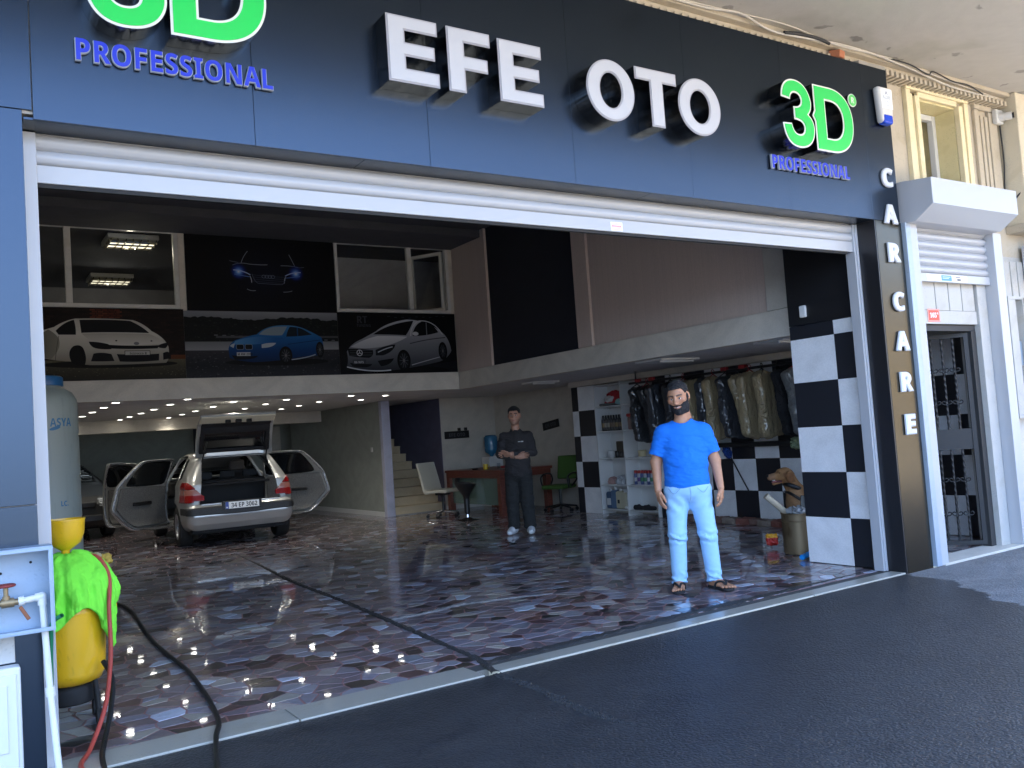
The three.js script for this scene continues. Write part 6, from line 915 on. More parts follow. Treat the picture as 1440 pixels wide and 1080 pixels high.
{ // yellow foam tank
  const yel = phy([0.78, 0.44, 0.012], 0.35, { map: T.dirt, clearcoat: 0.4 }), t = thing('foam_tank', 'yellow plastic foam tank with a funnel on top and a green cloth over it', 'tank', [0.555, 0, -0.90]);
  obj('tank', lathe([[0.0, 0.21], [0.09, 0.215], [0.155, 0.24], [0.178, 0.29], [0.192, 0.60], [0.197, 0.605], [0.197, 0.625], [0.192, 0.63], [0.190, 0.72], [0.172, 0.80], [0.12, 0.86], [0.05, 0.885], [0.0, 0.89]], 48), yel, t);
  obj('funnel', lathe([[0.022, 0.86], [0.022, 0.945], [0.035, 0.955], [0.078, 0.985], [0.098, 1.035], [0.104, 1.11], [0.106, 1.112], [0.106, 1.12], [0.098, 1.12], [0.086, 1.04], [0.06, 0.99], [0.014, 0.96], [0.014, 0.86]], 40), yel, t);
  obj('handle', [bx(0.205, 0.245, 0.56, 0.66, -0.03, 0.05, 0.012), bx(0.18, 0.215, 0.545, 0.60, -0.025, 0.045, 0.01)], yel, t);
  const blk = m.rubber; obj('base', lathe([[0, 0.12], [0.11, 0.12], [0.125, 0.13], [0.125, 0.20], [0.11, 0.23], [0, 0.23]], 36), blk, t); for (const [x, z] of [[-0.13, -0.1], [0.13, -0.1], [0.12, 0.12], [-0.12, 0.12]]) { obj('leg', rod([x * 0.9, 0.24, z * 0.9], [x, 0.05, z], 0.014), blk, t); obj('wheel', rod([x - 0.014, 0.042, z], [x + 0.014, 0.042, z], 0.042, 18), blk, t); }
  obj('clip', [bx(0.095, 0.125, 0.69, 0.73, 0.155, 0.175, 0.005)], std([0.12, 0.1, 0.08], 0.6), t);
  const cl = (x, y, z) => { const r = Math.hypot(x, z), a = Math.atan2(x, z); // draped cloth: shell over the dome with gathered folds
    const f = 0.012 * Math.sin(a * 5 + y * 9 + 3 * fbm(x * 4, y * 4, z * 4)) * sstep(0.88, 0.66, y) + 0.015 * fbm(x * 6, y * 4, z * 6) + 0.012 + 0.003 * Math.sin(a * 13 - y * 20 + 4 * fbm(x * 5, y * 3, z * 5)) + 0.018 * sstep(0.5, 1.2, a) * sstep(2.4, 1.6, a) + 0.016 * sstep(0.88, 0.72, y) * (1 - Math.abs(fbm(a * 2.6, y * 1.1 + a, 4, 2)) * 3);
    const dome = Math.max(r - 0.205 - f - 0.03 * sstep(0.75, 0.5, y) * (a > 0.4 && a < 2 ? 1 : 0), Math.hypot(r / 0.205, Math.max(0, y - 0.70) / 0.205) * 0.205 - 0.205 - f), hem = 0.60 + 0.05 * Math.sin(a * 3 + 1) - 0.17 * Math.exp(-Math.pow((a - 0.95) / 0.3, 2)) - 0.06 * Math.exp(-Math.pow((a + 0.3) / 0.4, 2)) + 0.05 * sstep(1.4, 2.2, Math.abs(a));
    return Math.max(Math.abs(dome) - 0.012, hem - y, -(r - 0.03) + (y > 0.84 ? 0 : -1)); };
  single('cloth', 'bright lime green cleaning cloth draped over the yellow tank', 'cloth', nets(cl, [-0.29, 0.38, -0.29], [0.29, 0.95, 0.29], 0.007).translate(0.555, 0.005, -0.90), std([0.20, 0.80, 0.05], 0.85, { bumpMap: T.fabric, bumpScale: 0.0006 }));
  single('cloth', 'crumpled beige rag on top of the lime green cloth', 'cloth', nets((x, y, z) => ell(x, y, z, [0, 0, 0], [0.09, 0.028, 0.06]) - 0.018 * fbm(x * 22, y * 22, z * 22), [-0.13, -0.06, -0.1], [0.13, 0.07, 0.1], 0.006).translate(0.655, 0.885, -0.98), std([0.34, 0.28, 0.16], 0.9, { bumpMap: T.fabric, bumpScale: 0.001 }));
  single('cloth', 'small ochre sponge cloth behind the lime green cloth', 'cloth', nets((x, y, z) => sbox(x, y, z, [0, 0, 0], [0.05, 0.03, 0.04], 0.02) - 0.012 * fbm(x * 25, y * 25, z * 25), [-0.09, -0.06, -0.08], [0.09, 0.07, 0.08], 0.006).translate(0.755, 0.86, -1.02), std([0.36, 0.24, 0.04], 0.9));
  const hs = (label, pts, r, c, k = 90) => single('hose', label, 'hose', tube(pts, r, k, 10), std(c, 0.45, { bumpMap: T.grain, bumpScale: 0.001 }));
  hs('red hose hanging from the yellow tank down to the threshold', [[0.62, 0.90, -0.92], [0.70, 0.90, -0.84], [0.75, 0.80, -0.78], [0.735, 0.62, -0.70], [0.72, 0.40, -0.60], [0.66, 0.18, -0.42], [0.56, 0.03, -0.24], [0.50, 0.012, -0.08], [0.53, 0.0, 0.12], [0.6, -0.003, 0.4]], 0.0115, [0.42, 0.06, 0.04]);
  hs('black hose hanging beside the red hose at the yellow tank', [[0.70, 0.34, -0.74], [0.73, 0.26, -0.66], [0.70, 0.14, -0.52], [0.64, 0.03, -0.34], [0.60, 0.016, -0.14], [0.585, 0.0, 0.08], [0.58, -0.003, 0.4]], 0.013, [0.012, 0.012, 0.012]);
  hs('long black hose snaking over the wet stones and the threshold', [[1.15, 0.016, -6.4], [1.43, 0.016, -4.72], [1.37, 0.016, -3.5], [1.32, 0.016, -2.73], [1.31, 0.016, -2.1], [1.31, 0.016, -1.58], [1.27, 0.016, -1.0], [1.22, 0.016, -0.53], [1.165, 0.02, -0.2], [1.108, 0.018, -0.03], [1.05, -0.002, 0.2], [0.98, -0.004, 0.5], [0.9, -0.004, 0.9]], 0.0135, [0.016, 0.015, 0.013], 160);
}
{ // water tank
  const map = canvasTex(1024, 1024, (c) => { c.fillStyle = '#aeb9b6'; c.fillRect(0, 0, 1024, 1024); for (let i = 0; i < 400; i++) { c.fillStyle = `rgba(${pick(['90,100,98', '190,198,194', '120,128,120'])},0.05)`; c.fillRect(rnd() * 1024, rnd() * 1024, rr(2, 14), rr(30, 160)); } c.fillStyle = '#2f7fb5'; c.font = 'bold 62px sans-serif'; c.save(); c.translate(24, 252); c.scale(0.72, 1); c.fillText('ASYA', 0, 0); c.restore(); c.beginPath(); c.ellipse(46, 262, 26, 9, -0.3, 0, 7); c.fill(); c.font = 'bold 40px sans-serif'; c.save(); c.translate(58, 690); c.scale(0.7, 1); c.fillText('LC.', 0, 0); c.restore(); });
  const t = thing('water_tank', 'tall pale grey plastic water tank with a blue cap behind the left rail', 'tank', [0.80, 0, -5.0]), pr = [[0.0, 0.46], [0.30, 0.47], [0.325, 0.50]];
  for (const y of [0.9, 1.3, 1.7]) pr.push([0.325, y - 0.02], [0.316, y], [0.325, y + 0.02]); pr.push([0.325, 1.98], [0.318, 2.05], [0.28, 2.12], [0.21, 2.165], [0.19, 2.17], [0.19, 2.21], [0, 2.215]);
  const g = lathe(pr, 56), uv = g.attributes.uv, ps = g.attributes.position; for (let i = 0; i < uv.count; i++) uv.setY(i, (ps.getY(i) - 0.46) / 1.76);
  obj('tank', g, phy([0.66, 0.68, 0.67], 0.5, { map }), t); obj('cap', lathe([[0.0, 2.285], [0.19, 2.283], [0.205, 2.27], [0.208, 2.19], [0.195, 2.188]], 40), phy([0.02, 0.12, 0.30], 0.4), t);
  const fr = std([0.03, 0.035, 0.045], 0.5); for (const [x, z] of [[-0.3, -0.3], [0.32, -0.28], [0.32, 0.2], [-0.3, 0.2]]) obj('leg', bx(x - 0.018, x + 0.018, 0, 0.43, z - 0.018, z + 0.018), fr, t); obj('stand', bx(-0.33, 0.35, 0.43, 0.462, -0.33, 0.33, 0.004), fr, t);
}
// ---------------------------------------------------------------- desk corner
{
  const red = phy([0.20, 0.055, 0.035], 0.4, { map: T.wood }), d = thing('desk', 'reddish brown wooden desk with thick legs and a glass front panel', 'desk', [0, 0, 0]);
  obj('top', ub(8.08, 9.20, 0.755, 0.80, -10.42, -8.42, 0.004), red, d); obj('apron', ub(8.10, 8.13, 0.66, 0.754, -10.30, -8.55, 0.003), red, d); obj('apron', ub(8.22, 9.06, 0.66, 0.754, -8.47, -8.44, 0.003), red, d);
  for (const [x, z] of [[8.15, -8.50], [9.12, -8.50], [8.15, -10.34], [9.12, -10.34]]) obj('leg', ub(x - 0.055, x + 0.055, 0, 0.754, z - 0.055, z + 0.055, 0.004), red, d);
  obj('front_panel', bx(8.155, 8.163, 0.18, 0.66, -10.28, -8.56), phy([0.35, 0.5, 0.45], 0.08, { transmission: 0.7, thickness: 0 }), d);
  const yc = phy([0.62, 0.42, 0.02], 0.35), mug = thing('mug', 'yellow mug with a handle on the desk', 'mug', [8.30, 0.80, -9.25]); obj('cup', lathe([[0, 0], [0.036, 0.0], [0.04, 0.01], [0.042, 0.10], [0.036, 0.10], [0.034, 0.012], [0, 0.01]], 24), yc, mug); obj('handle', new THREE.TorusGeometry(0.03, 0.007, 8, 18).translate(0.052, 0.052, 0), yc, mug);
  single('ashtray', 'small black dish beside the yellow mug', 'dish', lathe([[0, 0], [0.05, 0], [0.062, 0.03], [0.055, 0.03], [0.045, 0.01], [0, 0.01]], 24).translate(8.22, 0.80, -9.5), m.black);
  single('glass_tumbler', 'clear drinking glass on the desk between mug and red box', 'glass', lathe([[0, 0], [0.028, 0], [0.035, 0.1], [0.032, 0.1], [0.026, 0.006], [0, 0.006]], 24).translate(8.55, 0.80, -9.2), m.glass);
  single('red_box', 'small red box on the desk behind the papers', 'box', bx(8.62, 8.80, 0.801, 0.845, -9.25, -9.05, 0.006), std([0.35, 0.04, 0.04], 0.5));
  single('papers', 'loose white papers spread on the desk', 'papers', [at(bx(-0.11, 0.11, 0, 0.004, -0.15, 0.15), 8.55, 0.801, -8.85, 0, 0.3), at(bx(-0.11, 0.11, 0, 0.004, -0.15, 0.15), 8.62, 0.806, -8.80, 0, -0.2)], m.white);
  const bt = thing('spray_bottle', 'yellow spray bottle with a black top on the desk', 'bottle', [8.72, 0.80, -8.95]); obj('bottle', lathe([[0, 0], [0.04, 0], [0.042, 0.1], [0.02, 0.14], [0, 0.14]], 24), phy([0.55, 0.3, 0.02], 0.3), bt); obj('top', [cyl(0, 0.14, 0, 0.017, 0.017, 0.05), bx(-0.05, 0.02, 0.175, 0.2, -0.012, 0.012, 0.005)], m.black, bt);
  // white swivel chair
  const lea = phy([0.50, 0.48, 0.40], 0.45), wc = thing('office_chair', 'cream leather swivel chair with chrome star base by the stairs', 'chair', [7.58, 0, -9.62], 22 * D);
  const prof = poly([[0.30, 0.47], [0.28, 0.50], [0.05, 0.505], [-0.16, 0.485], [-0.22, 0.52], [-0.27, 0.70], [-0.36, 1.0], [-0.40, 0.995], [-0.315, 0.68], [-0.265, 0.47], [-0.20, 0.43], [0.05, 0.455], [0.27, 0.45]]);
  const sg = extr(prof, 0.46, 0.012); sg.applyMatrix4(new THREE.Matrix4().makeBasis(V(0, 0, 1), V(0, 1, 0), V(-1, 0, 0))); sg.translate(0.23, 0, 0); obj('seat_shell', sg, lea, wc);
  const ribs = []; for (let i = 0; i < 5; i++) ribs.push(bx(-0.225, 0.225, 0.50 + 0.002, 0.513, -0.1 + i * 0.08, -0.094 + i * 0.08)); obj('seam', ribs, lea, wc);
  obj('column', [cyl(0, 0.12, 0, 0.024, 0.024, 0.3), bx(-0.09, 0.09, 0.40, 0.44, -0.11, 0.11, 0.01), rod([0.05, 0.42, -0.1], [0.15, 0.36, -0.17], 0.012)], m.black, wc);
  const star = (t, mt, r) => { for (let i = 0; i < 5; i++) { const a = i * 1.2566 + 0.4, c = Math.cos(a), s = Math.sin(a); obj('base_arm', rod([0, 0.115, 0], [c * r, 0.075, s * r], 0.024, 10, 0.014), mt, t); const w = obj('castor', [rod([c * r, 0.03, s * r], [c * r + s * 0.045, 0.03, s * r - c * 0.045], 0.03, 14), rod([c * r, 0.05, s * r], [c * r, 0.075, s * r], 0.01)], m.black, t); } };
  star(wc, m.chrome, 0.29);
  const st = thing('bar_stool', 'black moulded bar stool with chrome foot beside the cream chair', 'stool', [7.50, 0, -8.62], 0.9);
  obj('seat', nets((x, y, z) => { const r = Math.hypot(x, z), k = clamp((y - 0.36) / 0.3), R0 = lerp(0.05, 0.195, k * k * (3 - 2 * k)), top = 0.645 + 0.9 * z * z * Math.sign(-z) - 0.05 * z; return Math.max(r - R0, 0.12 - y, y - top, -(Math.max(r - R0 + 0.02, 0.60 - y + 0.35 * (0.03 - r * r)))); }, [-0.24, 0.1, -0.24], [0.24, 0.76, 0.24], 0.01), m.black, st);
  obj('backrest', at(new THREE.CylinderGeometry(0.195, 0.19, 0.11, 28, 1, true, Math.PI - 0.9, 1.8), 0, 0.67, 0), new THREE.MeshPhysicalMaterial({ color: lin(0.012, 0.012, 0.013), roughness: 0.35, side: THREE.DoubleSide }), st);
  obj('foot', [lathe([[0, 0], [0.20, 0.0], [0.20, 0.008], [0.10, 0.022], [0.035, 0.05], [0.03, 0.13], [0, 0.13]], 36)], std([0.05, 0.05, 0.055], 0.15, { metalness: 0.9 }), st); obj('collar', [cyl(0, 0.05, 0, 0.04, 0.034, 0.05)], m.chrome, st);
  const gr = std([0.085, 0.20, 0.035], 0.8, { map: T.fabric }), gc = thing('office_chair', 'green fabric office chair with black loop arms beside the chequered wall', 'chair', [9.12, 0, -8.12], -70 * D);
  obj('seat', bx(-0.23, 0.23, 0.40, 0.47, -0.2, 0.26, 0.035), gr, gc); obj('backrest', at(bx(-0.21, 0.21, 0, 0.42, -0.03, 0.03, 0.03), 0, 0.55, -0.25, -0.18), gr, gc); obj('spine', [rod([0, 0.40, -0.1], [0, 0.42, -0.29], 0.02), rod([0, 0.42, -0.29], [0, 0.7, -0.31], 0.02)], m.black, gc);
  for (const s of [-1, 1]) obj('armrest', tube([[s * 0.22, 0.42, 0.05], [s * 0.27, 0.44, 0.12], [s * 0.285, 0.60, 0.16], [s * 0.285, 0.655, 0.06], [s * 0.28, 0.65, -0.14], [s * 0.26, 0.55, -0.16], [s * 0.23, 0.43, -0.02]], 0.016, 40, 8), m.black, gc);
  obj('column', cyl(0, 0.11, 0, 0.026, 0.026, 0.3), m.black, gc); star(gc, m.black, 0.29);
  const wd = thing('water_dispenser', 'white water dispenser with a blue bottle behind the folded-arms man', 'water dispenser', [9.33, 0, -10.7]);
  obj('body', ub(-0.16, 0.16, 0, 0.99, -0.16, 0.16, 0.012), m.white, wd); obj('stripe', bx(-0.161, 0.161, 0.26, 0.36, 0.1605, 0.163), std([0.05, 0.05, 0.30], 0.4), wd); obj('logo', at(cyl(0, 0, 0, 0.04, 0.04, 0.003), -0.05, 0.31, 0.163, Math.PI / 2), std([0.5, 0.04, 0.12], 0.4), wd);
  obj('bottle', lathe([[0.03, 0.99], [0.05, 1.03], [0.125, 1.08], [0.135, 1.14], [0.125, 1.17], [0.135, 1.2], [0.135, 1.38], [0.1, 1.42], [0, 1.425]], 32), phy([0.06, 0.28, 0.5], 0.12, { transmission: 0.4, thickness: 0 }), wd);
  // small sign boards
  const sgn = canvasTex(256, 72, (c) => { c.fillStyle = '#0d0d10'; c.fillRect(0, 0, 256, 72); c.fillStyle = '#55555c'; c.font = 'bold 46px sans-serif'; c.textAlign = 'center'; c.save(); c.translate(128, 53); c.scale(0.95, 1); c.fillText('EFE OTO', 0, 0); c.restore(); }), sm = std([1, 1, 1], 0.4, { map: sgn });
  single('wall_sign', 'small black EFE OTO sign on the back wall left of the standing man', 'sign', bx(8.41, 8.97, 1.40, 1.55, -10.948, -10.93), [m.black, m.black, m.black, m.black, sm, m.black]);
  single('wall_sign', 'small crooked black EFE OTO sign on the right wall behind the standing man', 'sign', at(bx(-0.26, 0.26, -0.075, 0.075, 0, 0.016), 9.617, 1.535, -8.95, 0, -Math.PI / 2, 0.12), [m.black, m.black, m.black, m.black, sm, m.black]);
  for (const [i, x] of [[0, 8.75], [1, 8.90]]) single('desk_clock', i ? 'right one of two little black boxes on the left wall sign' : 'left one of two little black boxes on the left wall sign', 'clock', [bx(x - 0.035, x + 0.035, 1.552, 1.612, -10.95, -10.93, 0.006), at(cyl(0, 0, 0, 0.018, 0.018, 0.004), x, 1.585, -10.928, Math.PI / 2)], m.black);
  single('light_switch', 'small white light switch on the grey-green wall', 'switch', bx(7.07, 7.089, 1.25, 1.34, -11.55, -11.47, 0.004), m.white);
}
// ---------------------------------------------------------------- wall shelves and what stands on them
{
  const sh = thing('wall_shelf', 'white two-bay wall shelf full of car care products', 'shelf'), w = m.white;
  const ord = ['first', 'second', 'third', 'fourth', 'fifth', 'sixth', 'seventh', 'eighth', 'ninth'];
  const X0 = 9.06, X1 = 9.345; obj('back', ub(X1, X1 + 0.012, 0.05, 2.13, -6.895, -5.505), w, sh); for (const z of [-6.89, -6.225, -5.525]) obj('upright', ub(X0, X1, 0.0, 2.13, z - 0.01, z + 0.012, 0.002), w, sh);
  for (const y of [0.09, 0.487, 0.915, 1.355, 1.76, 2.11]) { obj('board', ub(X0, X1, y - 0.018, y, -6.877, -6.236, 0.002), w, sh); obj('board', ub(X0, X1, y - 0.018, y, -6.212, -5.537, 0.002), w, sh); }
  const pot = (n, label, cat, z, y, pr, c, x = 9.17, extra, group) => { const t = thing(n, label, cat, [x, y, z], 0, group); obj('body', lathe(pr, 20), phy(c, 0.35), t); if (extra) obj('cap', lathe(extra[0], 16), phy(extra[1], 0.4), t); return t; };
  for (let i = 0; i < 9; i++) { const t = pot('polish_bottle', `dark spray bottle with a black top, ${ord[i]} from the left in the row of nine`, 'bottle', -6.80 + i * 0.068, 1.355, [[0, 0], [0.028, 0], [0.03, 0.02], [0.03, 0.17], [0.014, 0.21], [0, 0.21]], pick([[0.012, 0.012, 0.014], [0.02, 0.016, 0.012]]), 9.15, [[[0.014, 0.2], [0.017, 0.2], [0.016, 0.255], [0, 0.255]], [0.012, 0.012, 0.012]], 'dark bottles on the left shelf'); obj('label', cyl(0, 0.06, 0, 0.0306, 0.0306, 0.07), std(pick([[0.25, 0.17, 0.06], [0.14, 0.09, 0.05], [0.3, 0.27, 0.2]]), 0.5), t); }
  for (let i = 0; i < 7; i++) { const t = pot('spray_can', `red topped spray can, ${ord[i]} from the left in the row on the right shelf bay`, 'can', -6.10 + i * 0.075, 0.487, [[0, 0], [0.03, 0], [0.031, 0.16], [0.024, 0.18], [0, 0.18]], i % 2 ? [0.35, 0.36, 0.4] : [0.06, 0.09, 0.22], 9.16, [[[0.026, 0.175], [0.026, 0.22], [0, 0.222]], [0.35, 0.02, 0.02]], 'red topped cans on the right shelf'); obj('band', cyl(0, 0.05, 0, 0.0316, 0.0316, 0.06), std(pick([[0.5, 0.5, 0.5], [0.05, 0.2, 0.1], [0.1, 0.05, 0.2]]), 0.5), t); }
  pot('tub', 'white plastic tub left of the black jars', 'tub', -6.68, 0.915, [[0, 0], [0.055, 0], [0.06, 0.10], [0.062, 0.115], [0, 0.117]], [0.6, 0.6, 0.58]);
  pot('jar', 'leftmost black jar beside the white tub', 'jar', -6.52, 0.915, [[0, 0], [0.04, 0], [0.042, 0.11], [0, 0.112]], [0.02, 0.02, 0.02]); pot('jar', 'middle black jar under the dark tin', 'jar', -6.42, 0.915, [[0, 0], [0.04, 0], [0.042, 0.10], [0, 0.102]], [0.06, 0.05, 0.045]); pot('jar', 'rightmost black jar under the dark tin', 'jar', -6.32, 0.915, [[0, 0], [0.04, 0], [0.042, 0.10], [0, 0.102]], [0.02, 0.02, 0.022]);
  single('tin', 'dark square tin standing on the black jars', 'tin', bx(9.10, 9.24, 1.018, 1.18, -6.46, -6.28, 0.01), std([0.05, 0.045, 0.035], 0.4, { map: T.dirt }));
  pot('wax_pot', 'cream wax pot with a pale lid on the right shelf bay', 'pot', -5.92, 0.925, [[0, 0], [0.065, 0], [0.065, 0.07], [0.07, 0.072], [0.07, 0.10], [0, 0.102]], [0.58, 0.5, 0.3]); single('folded_papers', 'flat white papers under the cream wax pot', 'papers', bx(9.08, 9.28, 0.9152, 0.924, -6.15, -5.85, 0.002), m.white);
  const cloth = (label, c, f, lo, hi, p) => single('cloth', label, 'cloth', nets(f, lo, hi, 0.012).translate(...p), std(c, 0.9, { bumpMap: T.fabric, bumpScale: 0.001 }));
  cloth('heap of red cloths on the top left shelf', [0.40, 0.025, 0.03], (x, y, z) => Math.max(ell(x, y, z, [0, 0.02, 0], [0.11, 0.19, 0.23]) - 0.025 * fbm(x * 12, y * 12, z * 12), -y), [-0.16, -0.02, -0.3], [0.16, 0.27, 0.3], [9.2, 1.80, -6.52]); cloth('white cloth bundled in front of the red heap', [0.6, 0.58, 0.56], (x, y, z) => ell(x, y, z, [0, 0, 0], [0.05, 0.055, 0.13]) - 0.02 * fbm(x * 20, y * 20, z * 20), [-0.09, -0.09, -0.18], [0.09, 0.09, 0.18], [9.11, 1.87, -6.55]); cloth('flat grey cloths folded on the top left shelf', [0.10, 0.10, 0.10], (x, y, z) => sbox(x, y, z, [0, 0, 0], [0.11, 0.022, 0.24], 0.015) - 0.008 * fbm(x * 20, y * 20, z * 20), [-0.15, -0.06, -0.28], [0.15, 0.06, 0.28], [9.19, 1.783, -6.56]); cloth('pale teal cloth at the right end of the top left shelf', [0.25, 0.42, 0.42], (x, y, z) => ell(x, y, z, [0, 0, 0], [0.07, 0.05, 0.08]) - 0.015 * fbm(x * 20, y * 20, z * 20), [-0.1, -0.08, -0.11], [0.1, 0.08, 0.11], [9.12, 1.81, -6.32]);
  cloth('translucent white plastic bag of supplies on the fourth shelf', [0.42, 0.44, 0.46], (x, y, z) => Math.max(ell(x, y, z, [0, 0.02, 0], [0.11, 0.13, 0.17]) - 0.035 * fbm(x * 14, y * 14, z * 14), -y), [-0.16, -0.02, -0.23], [0.16, 0.22, 0.23], [9.18, 0.488, -6.42]); cloth('pinkish plastic bag left of the white bag', [0.38, 0.24, 0.22], (x, y, z) => Math.max(ell(x, y, z, [0, 0.02, 0], [0.09, 0.10, 0.10]) - 0.02 * fbm(x * 16, y * 16, z * 16), -y), [-0.13, -0.02, -0.14], [0.13, 0.16, 0.14], [9.17, 0.488, -6.68]);
  const tubT = thing('red_lid_tub', 'clear plastic tub with a red lid on the right shelf bay', 'tub', [9.19, 1.356, -5.98]); obj('tub', bx(-0.09, 0.09, 0, 0.20, -0.16, 0.16, 0.02), phy([0.5, 0.36, 0.34], 0.2, { transmission: 0.5, thickness: 0 }), tubT); obj('lid', bx(-0.1, 0.1, 0.2, 0.255, -0.175, 0.175, 0.02), phy([0.42, 0.03, 0.03], 0.35), tubT);
  pot('brown_pot', 'brown round pot right of the red lid tub', 'pot', -5.74, 1.356, [[0, 0], [0.07, 0], [0.075, 0.11], [0, 0.115]], [0.12, 0.05, 0.03]); single('tape_roll', 'round black roll on the back of the top right shelf bay', 'roll', at(cyl(0, 0, 0, 0.035, 0.035, 0.03), 9.34, 1.98, -5.78, 0, 0, Math.PI / 2), m.black);
  const jug = (label, z, c, s) => { const t = thing('jug', label, 'jug', [9.17, 0.092, z]); obj('body', nets((x, y, k) => smax(sbox(x, y, k, [0, 0.13 * s, 0], [0.075, 0.13 * s, 0.075], 0.03), -cap(x, y, k, [0, 0.24 * s, 0.055], [0, 0.15 * s, 0.055], 0.017, 0.017), 0.01), [-0.1, -0.01, -0.1], [0.1, 0.29 * s, 0.1], 0.008), phy(c, 0.4), t); obj('cap', cyl(0, 0.26 * s, -0.02, 0.025, 0.022, 0.04), m.white, t); return t; };
  const bj = jug('dark blue liquid jug at the left of the bottom shelf', -6.74, [0.05, 0.10, 0.19], 1.05); obj('label', bx(-0.0765, -0.0755, 0.06, 0.17, -0.05, 0.05), m.white, bj); jug('second blue jug with a white cap beside the dark blue one', -6.62, [0.10, 0.17, 0.27], 1.15); const cj = jug('cream jug in the middle of the bottom shelf', -6.50, [0.50, 0.46, 0.32], 1.1); obj('label', bx(-0.0765, -0.0755, 0.09, 0.15, -0.02, 0.03), m.black, cj); jug('cream jug at the right of the bottom left shelf', -6.38, [0.46, 0.42, 0.30], 1.02);
  cloth('small white cloth beside the cream jugs', [0.6, 0.6, 0.58], (x, y, z) => ell(x, y, z, [0, 0, 0], [0.05, 0.03, 0.06]) - 0.01 * fbm(x * 30, y * 30, z * 30), [-0.08, -0.05, -0.1], [0.08, 0.06, 0.1], [9.1, 0.12, -6.28]);
  for (const [z, l] of [[-6.02, 'left shoe of the black pair on the bottom right shelf'], [-5.80, 'right shoe of the black pair on the bottom right shelf']]) single('shoe', l, 'shoe', nets((x, y, k) => { let d = cap(x, y, k, [0, 0.035, -0.08], [0, 0.032, 0.09], 0.036, 0.034); d = smin(d, cap(x, y, k, [0, 0.05, -0.07], [0, 0.065, -0.03], 0.036, 0.032), 0.03); return Math.max(d, 0.003 - y, -cap(x, y, k, [0, 0.1, -0.075], [0, 0.08, -0.04], 0.026, 0.022)); }, [-0.06, -0.01, -0.15], [0.06, 0.12, 0.15], 0.007).rotateY(0.3).translate(9.13, 0.091, z), std([0.014, 0.014, 0.016], 0.8));
  // rail of seat covers in clear plastic wrap
  single('hanging_rail', 'black rail under the aisle ceiling carrying the wrapped seat covers', 'rail', [rod([8.70, 2.045, -5.55], [8.70, 2.045, -2.25], 0.018, 12), rod([8.70, 2.045, -5.4], [8.70, 2.22, -5.4], 0.012), rod([8.70, 2.045, -2.4], [8.70, 2.22, -2.4], 0.012)], m.black);
  const crinkle = tex(512, 512, (u, v) => { const a = 1 - Math.abs(fbm(u * 14, v * 5, 3, 4)) * 2.4, b = 1 - Math.abs(fbm(u * 34, v * 12, 13, 3)) * 2.4; return [0.6 * a + 0.4 * b, 0.6 * a + 0.4 * b, 0.5]; }, false, 2.2);
  const wrap = (c) => phy(c, 0.55, { clearcoat: 1, clearcoatRoughness: 0.09, bumpMap: crinkle, bumpScale: 0.016, sheen: 0.4, sheenRoughness: 0.4 }), brown = wrap([0.40, 0.31, 0.17]), dark = wrap([0.017, 0.018, 0.022]), grey = wrap([0.035, 0.04, 0.05]), plainB = std([0.010, 0.010, 0.012], 0.85, { bumpMap: T.fabric, bumpScale: 0.001 }), pale = wrap([0.16, 0.17, 0.17]);
  const covers = [0, 1, 2, 3].map((k) => nets((x, y, z) => { const bw = 0.25 + 0.02 * Math.sin(y * 9 + k), sx = 0.05 * Math.sin(y * 5 + k * 2) * 0.4; return smax(sbox(x, y, z + sx, [0, -0.46, 0], [bw * sstep(0.02, -0.13, y) * 0.6 + bw * 0.4, 0.41 + 0.02 * Math.sin(x * 14 + k), 0.058], 0.05) - 0.014 * (1 - Math.abs(fbm(x * 11 + 1.5 * fbm(y * 2, k, 1), y * 1.6 + k * 3, z * 5, 3)) * 2.4) - 0.006 * Math.sin(x * 44 + 5 * fbm(x * 3, y * 2.4, k)), y + 0.03, 0.02); }, [-0.36, -0.96, -0.14], [0.36, 0.02, 0.14], 0.013));
  const list = [[-5.38, dark, 'leftmost dark wrapped seat cover on the rail'], [-5.16, dark, 'second dark wrapped seat cover from the left end of the rail'], [-4.92, grey, 'third dark wrapped seat cover from the left end of the rail'], [-4.66, dark, 'dark wrapped seat cover just left of the blue shirt man'], [-4.40, brown, 'brown wrapped seat cover behind the head of the man in blue'], [-4.20, brown, 'brown wrapped seat cover just right of the head of the man in blue'], [-4.02, grey, 'narrow grey wrapped seat cover between two brown ones'], [-3.83, brown, 'brown wrapped seat cover left of the wide dark grey one'], [-3.62, grey, 'wide dark grey wrapped seat cover in the middle of the rail'], [-3.40, brown, 'brown wrapped seat cover right of the wide dark grey one'], [-3.19, brown, 'second brown wrapped seat cover from the right group'], [-2.99, brown, 'rightmost brown wrapped seat cover, bulging and very shiny'], [-2.74, plainB, 'unwrapped matt black cover near the right end of the rail'], [-2.45, pale, 'pale grey plastic wrapped cover at the right end of the rail']];
  list.forEach(([z, mt, l], i) => { const t = thing('seat_cover', l, 'seat cover', [8.70, 2.03, z], 0.25 + 0.2 * Math.sin(i * 2.3), 'seat covers hanging on the rail'); const q = new THREE.Group(); const c = obj('cover', covers[i % 4], mt, t); c.rotation.x = -0.12 - 0.05 * Math.sin(i * 1.7); obj('hook', [new THREE.TorusGeometry(0.03, 0.005, 6, 16, 4.2).translate(0, 0.03, 0), rod([-0.16, -0.07, 0], [0, -0.005, 0], 0.007), rod([0.16, -0.07, 0], [0, -0.005, 0], 0.007)], i % 3 === 1 ? std([0.3, 0.015, 0.015], 0.5) : m.black, t); });
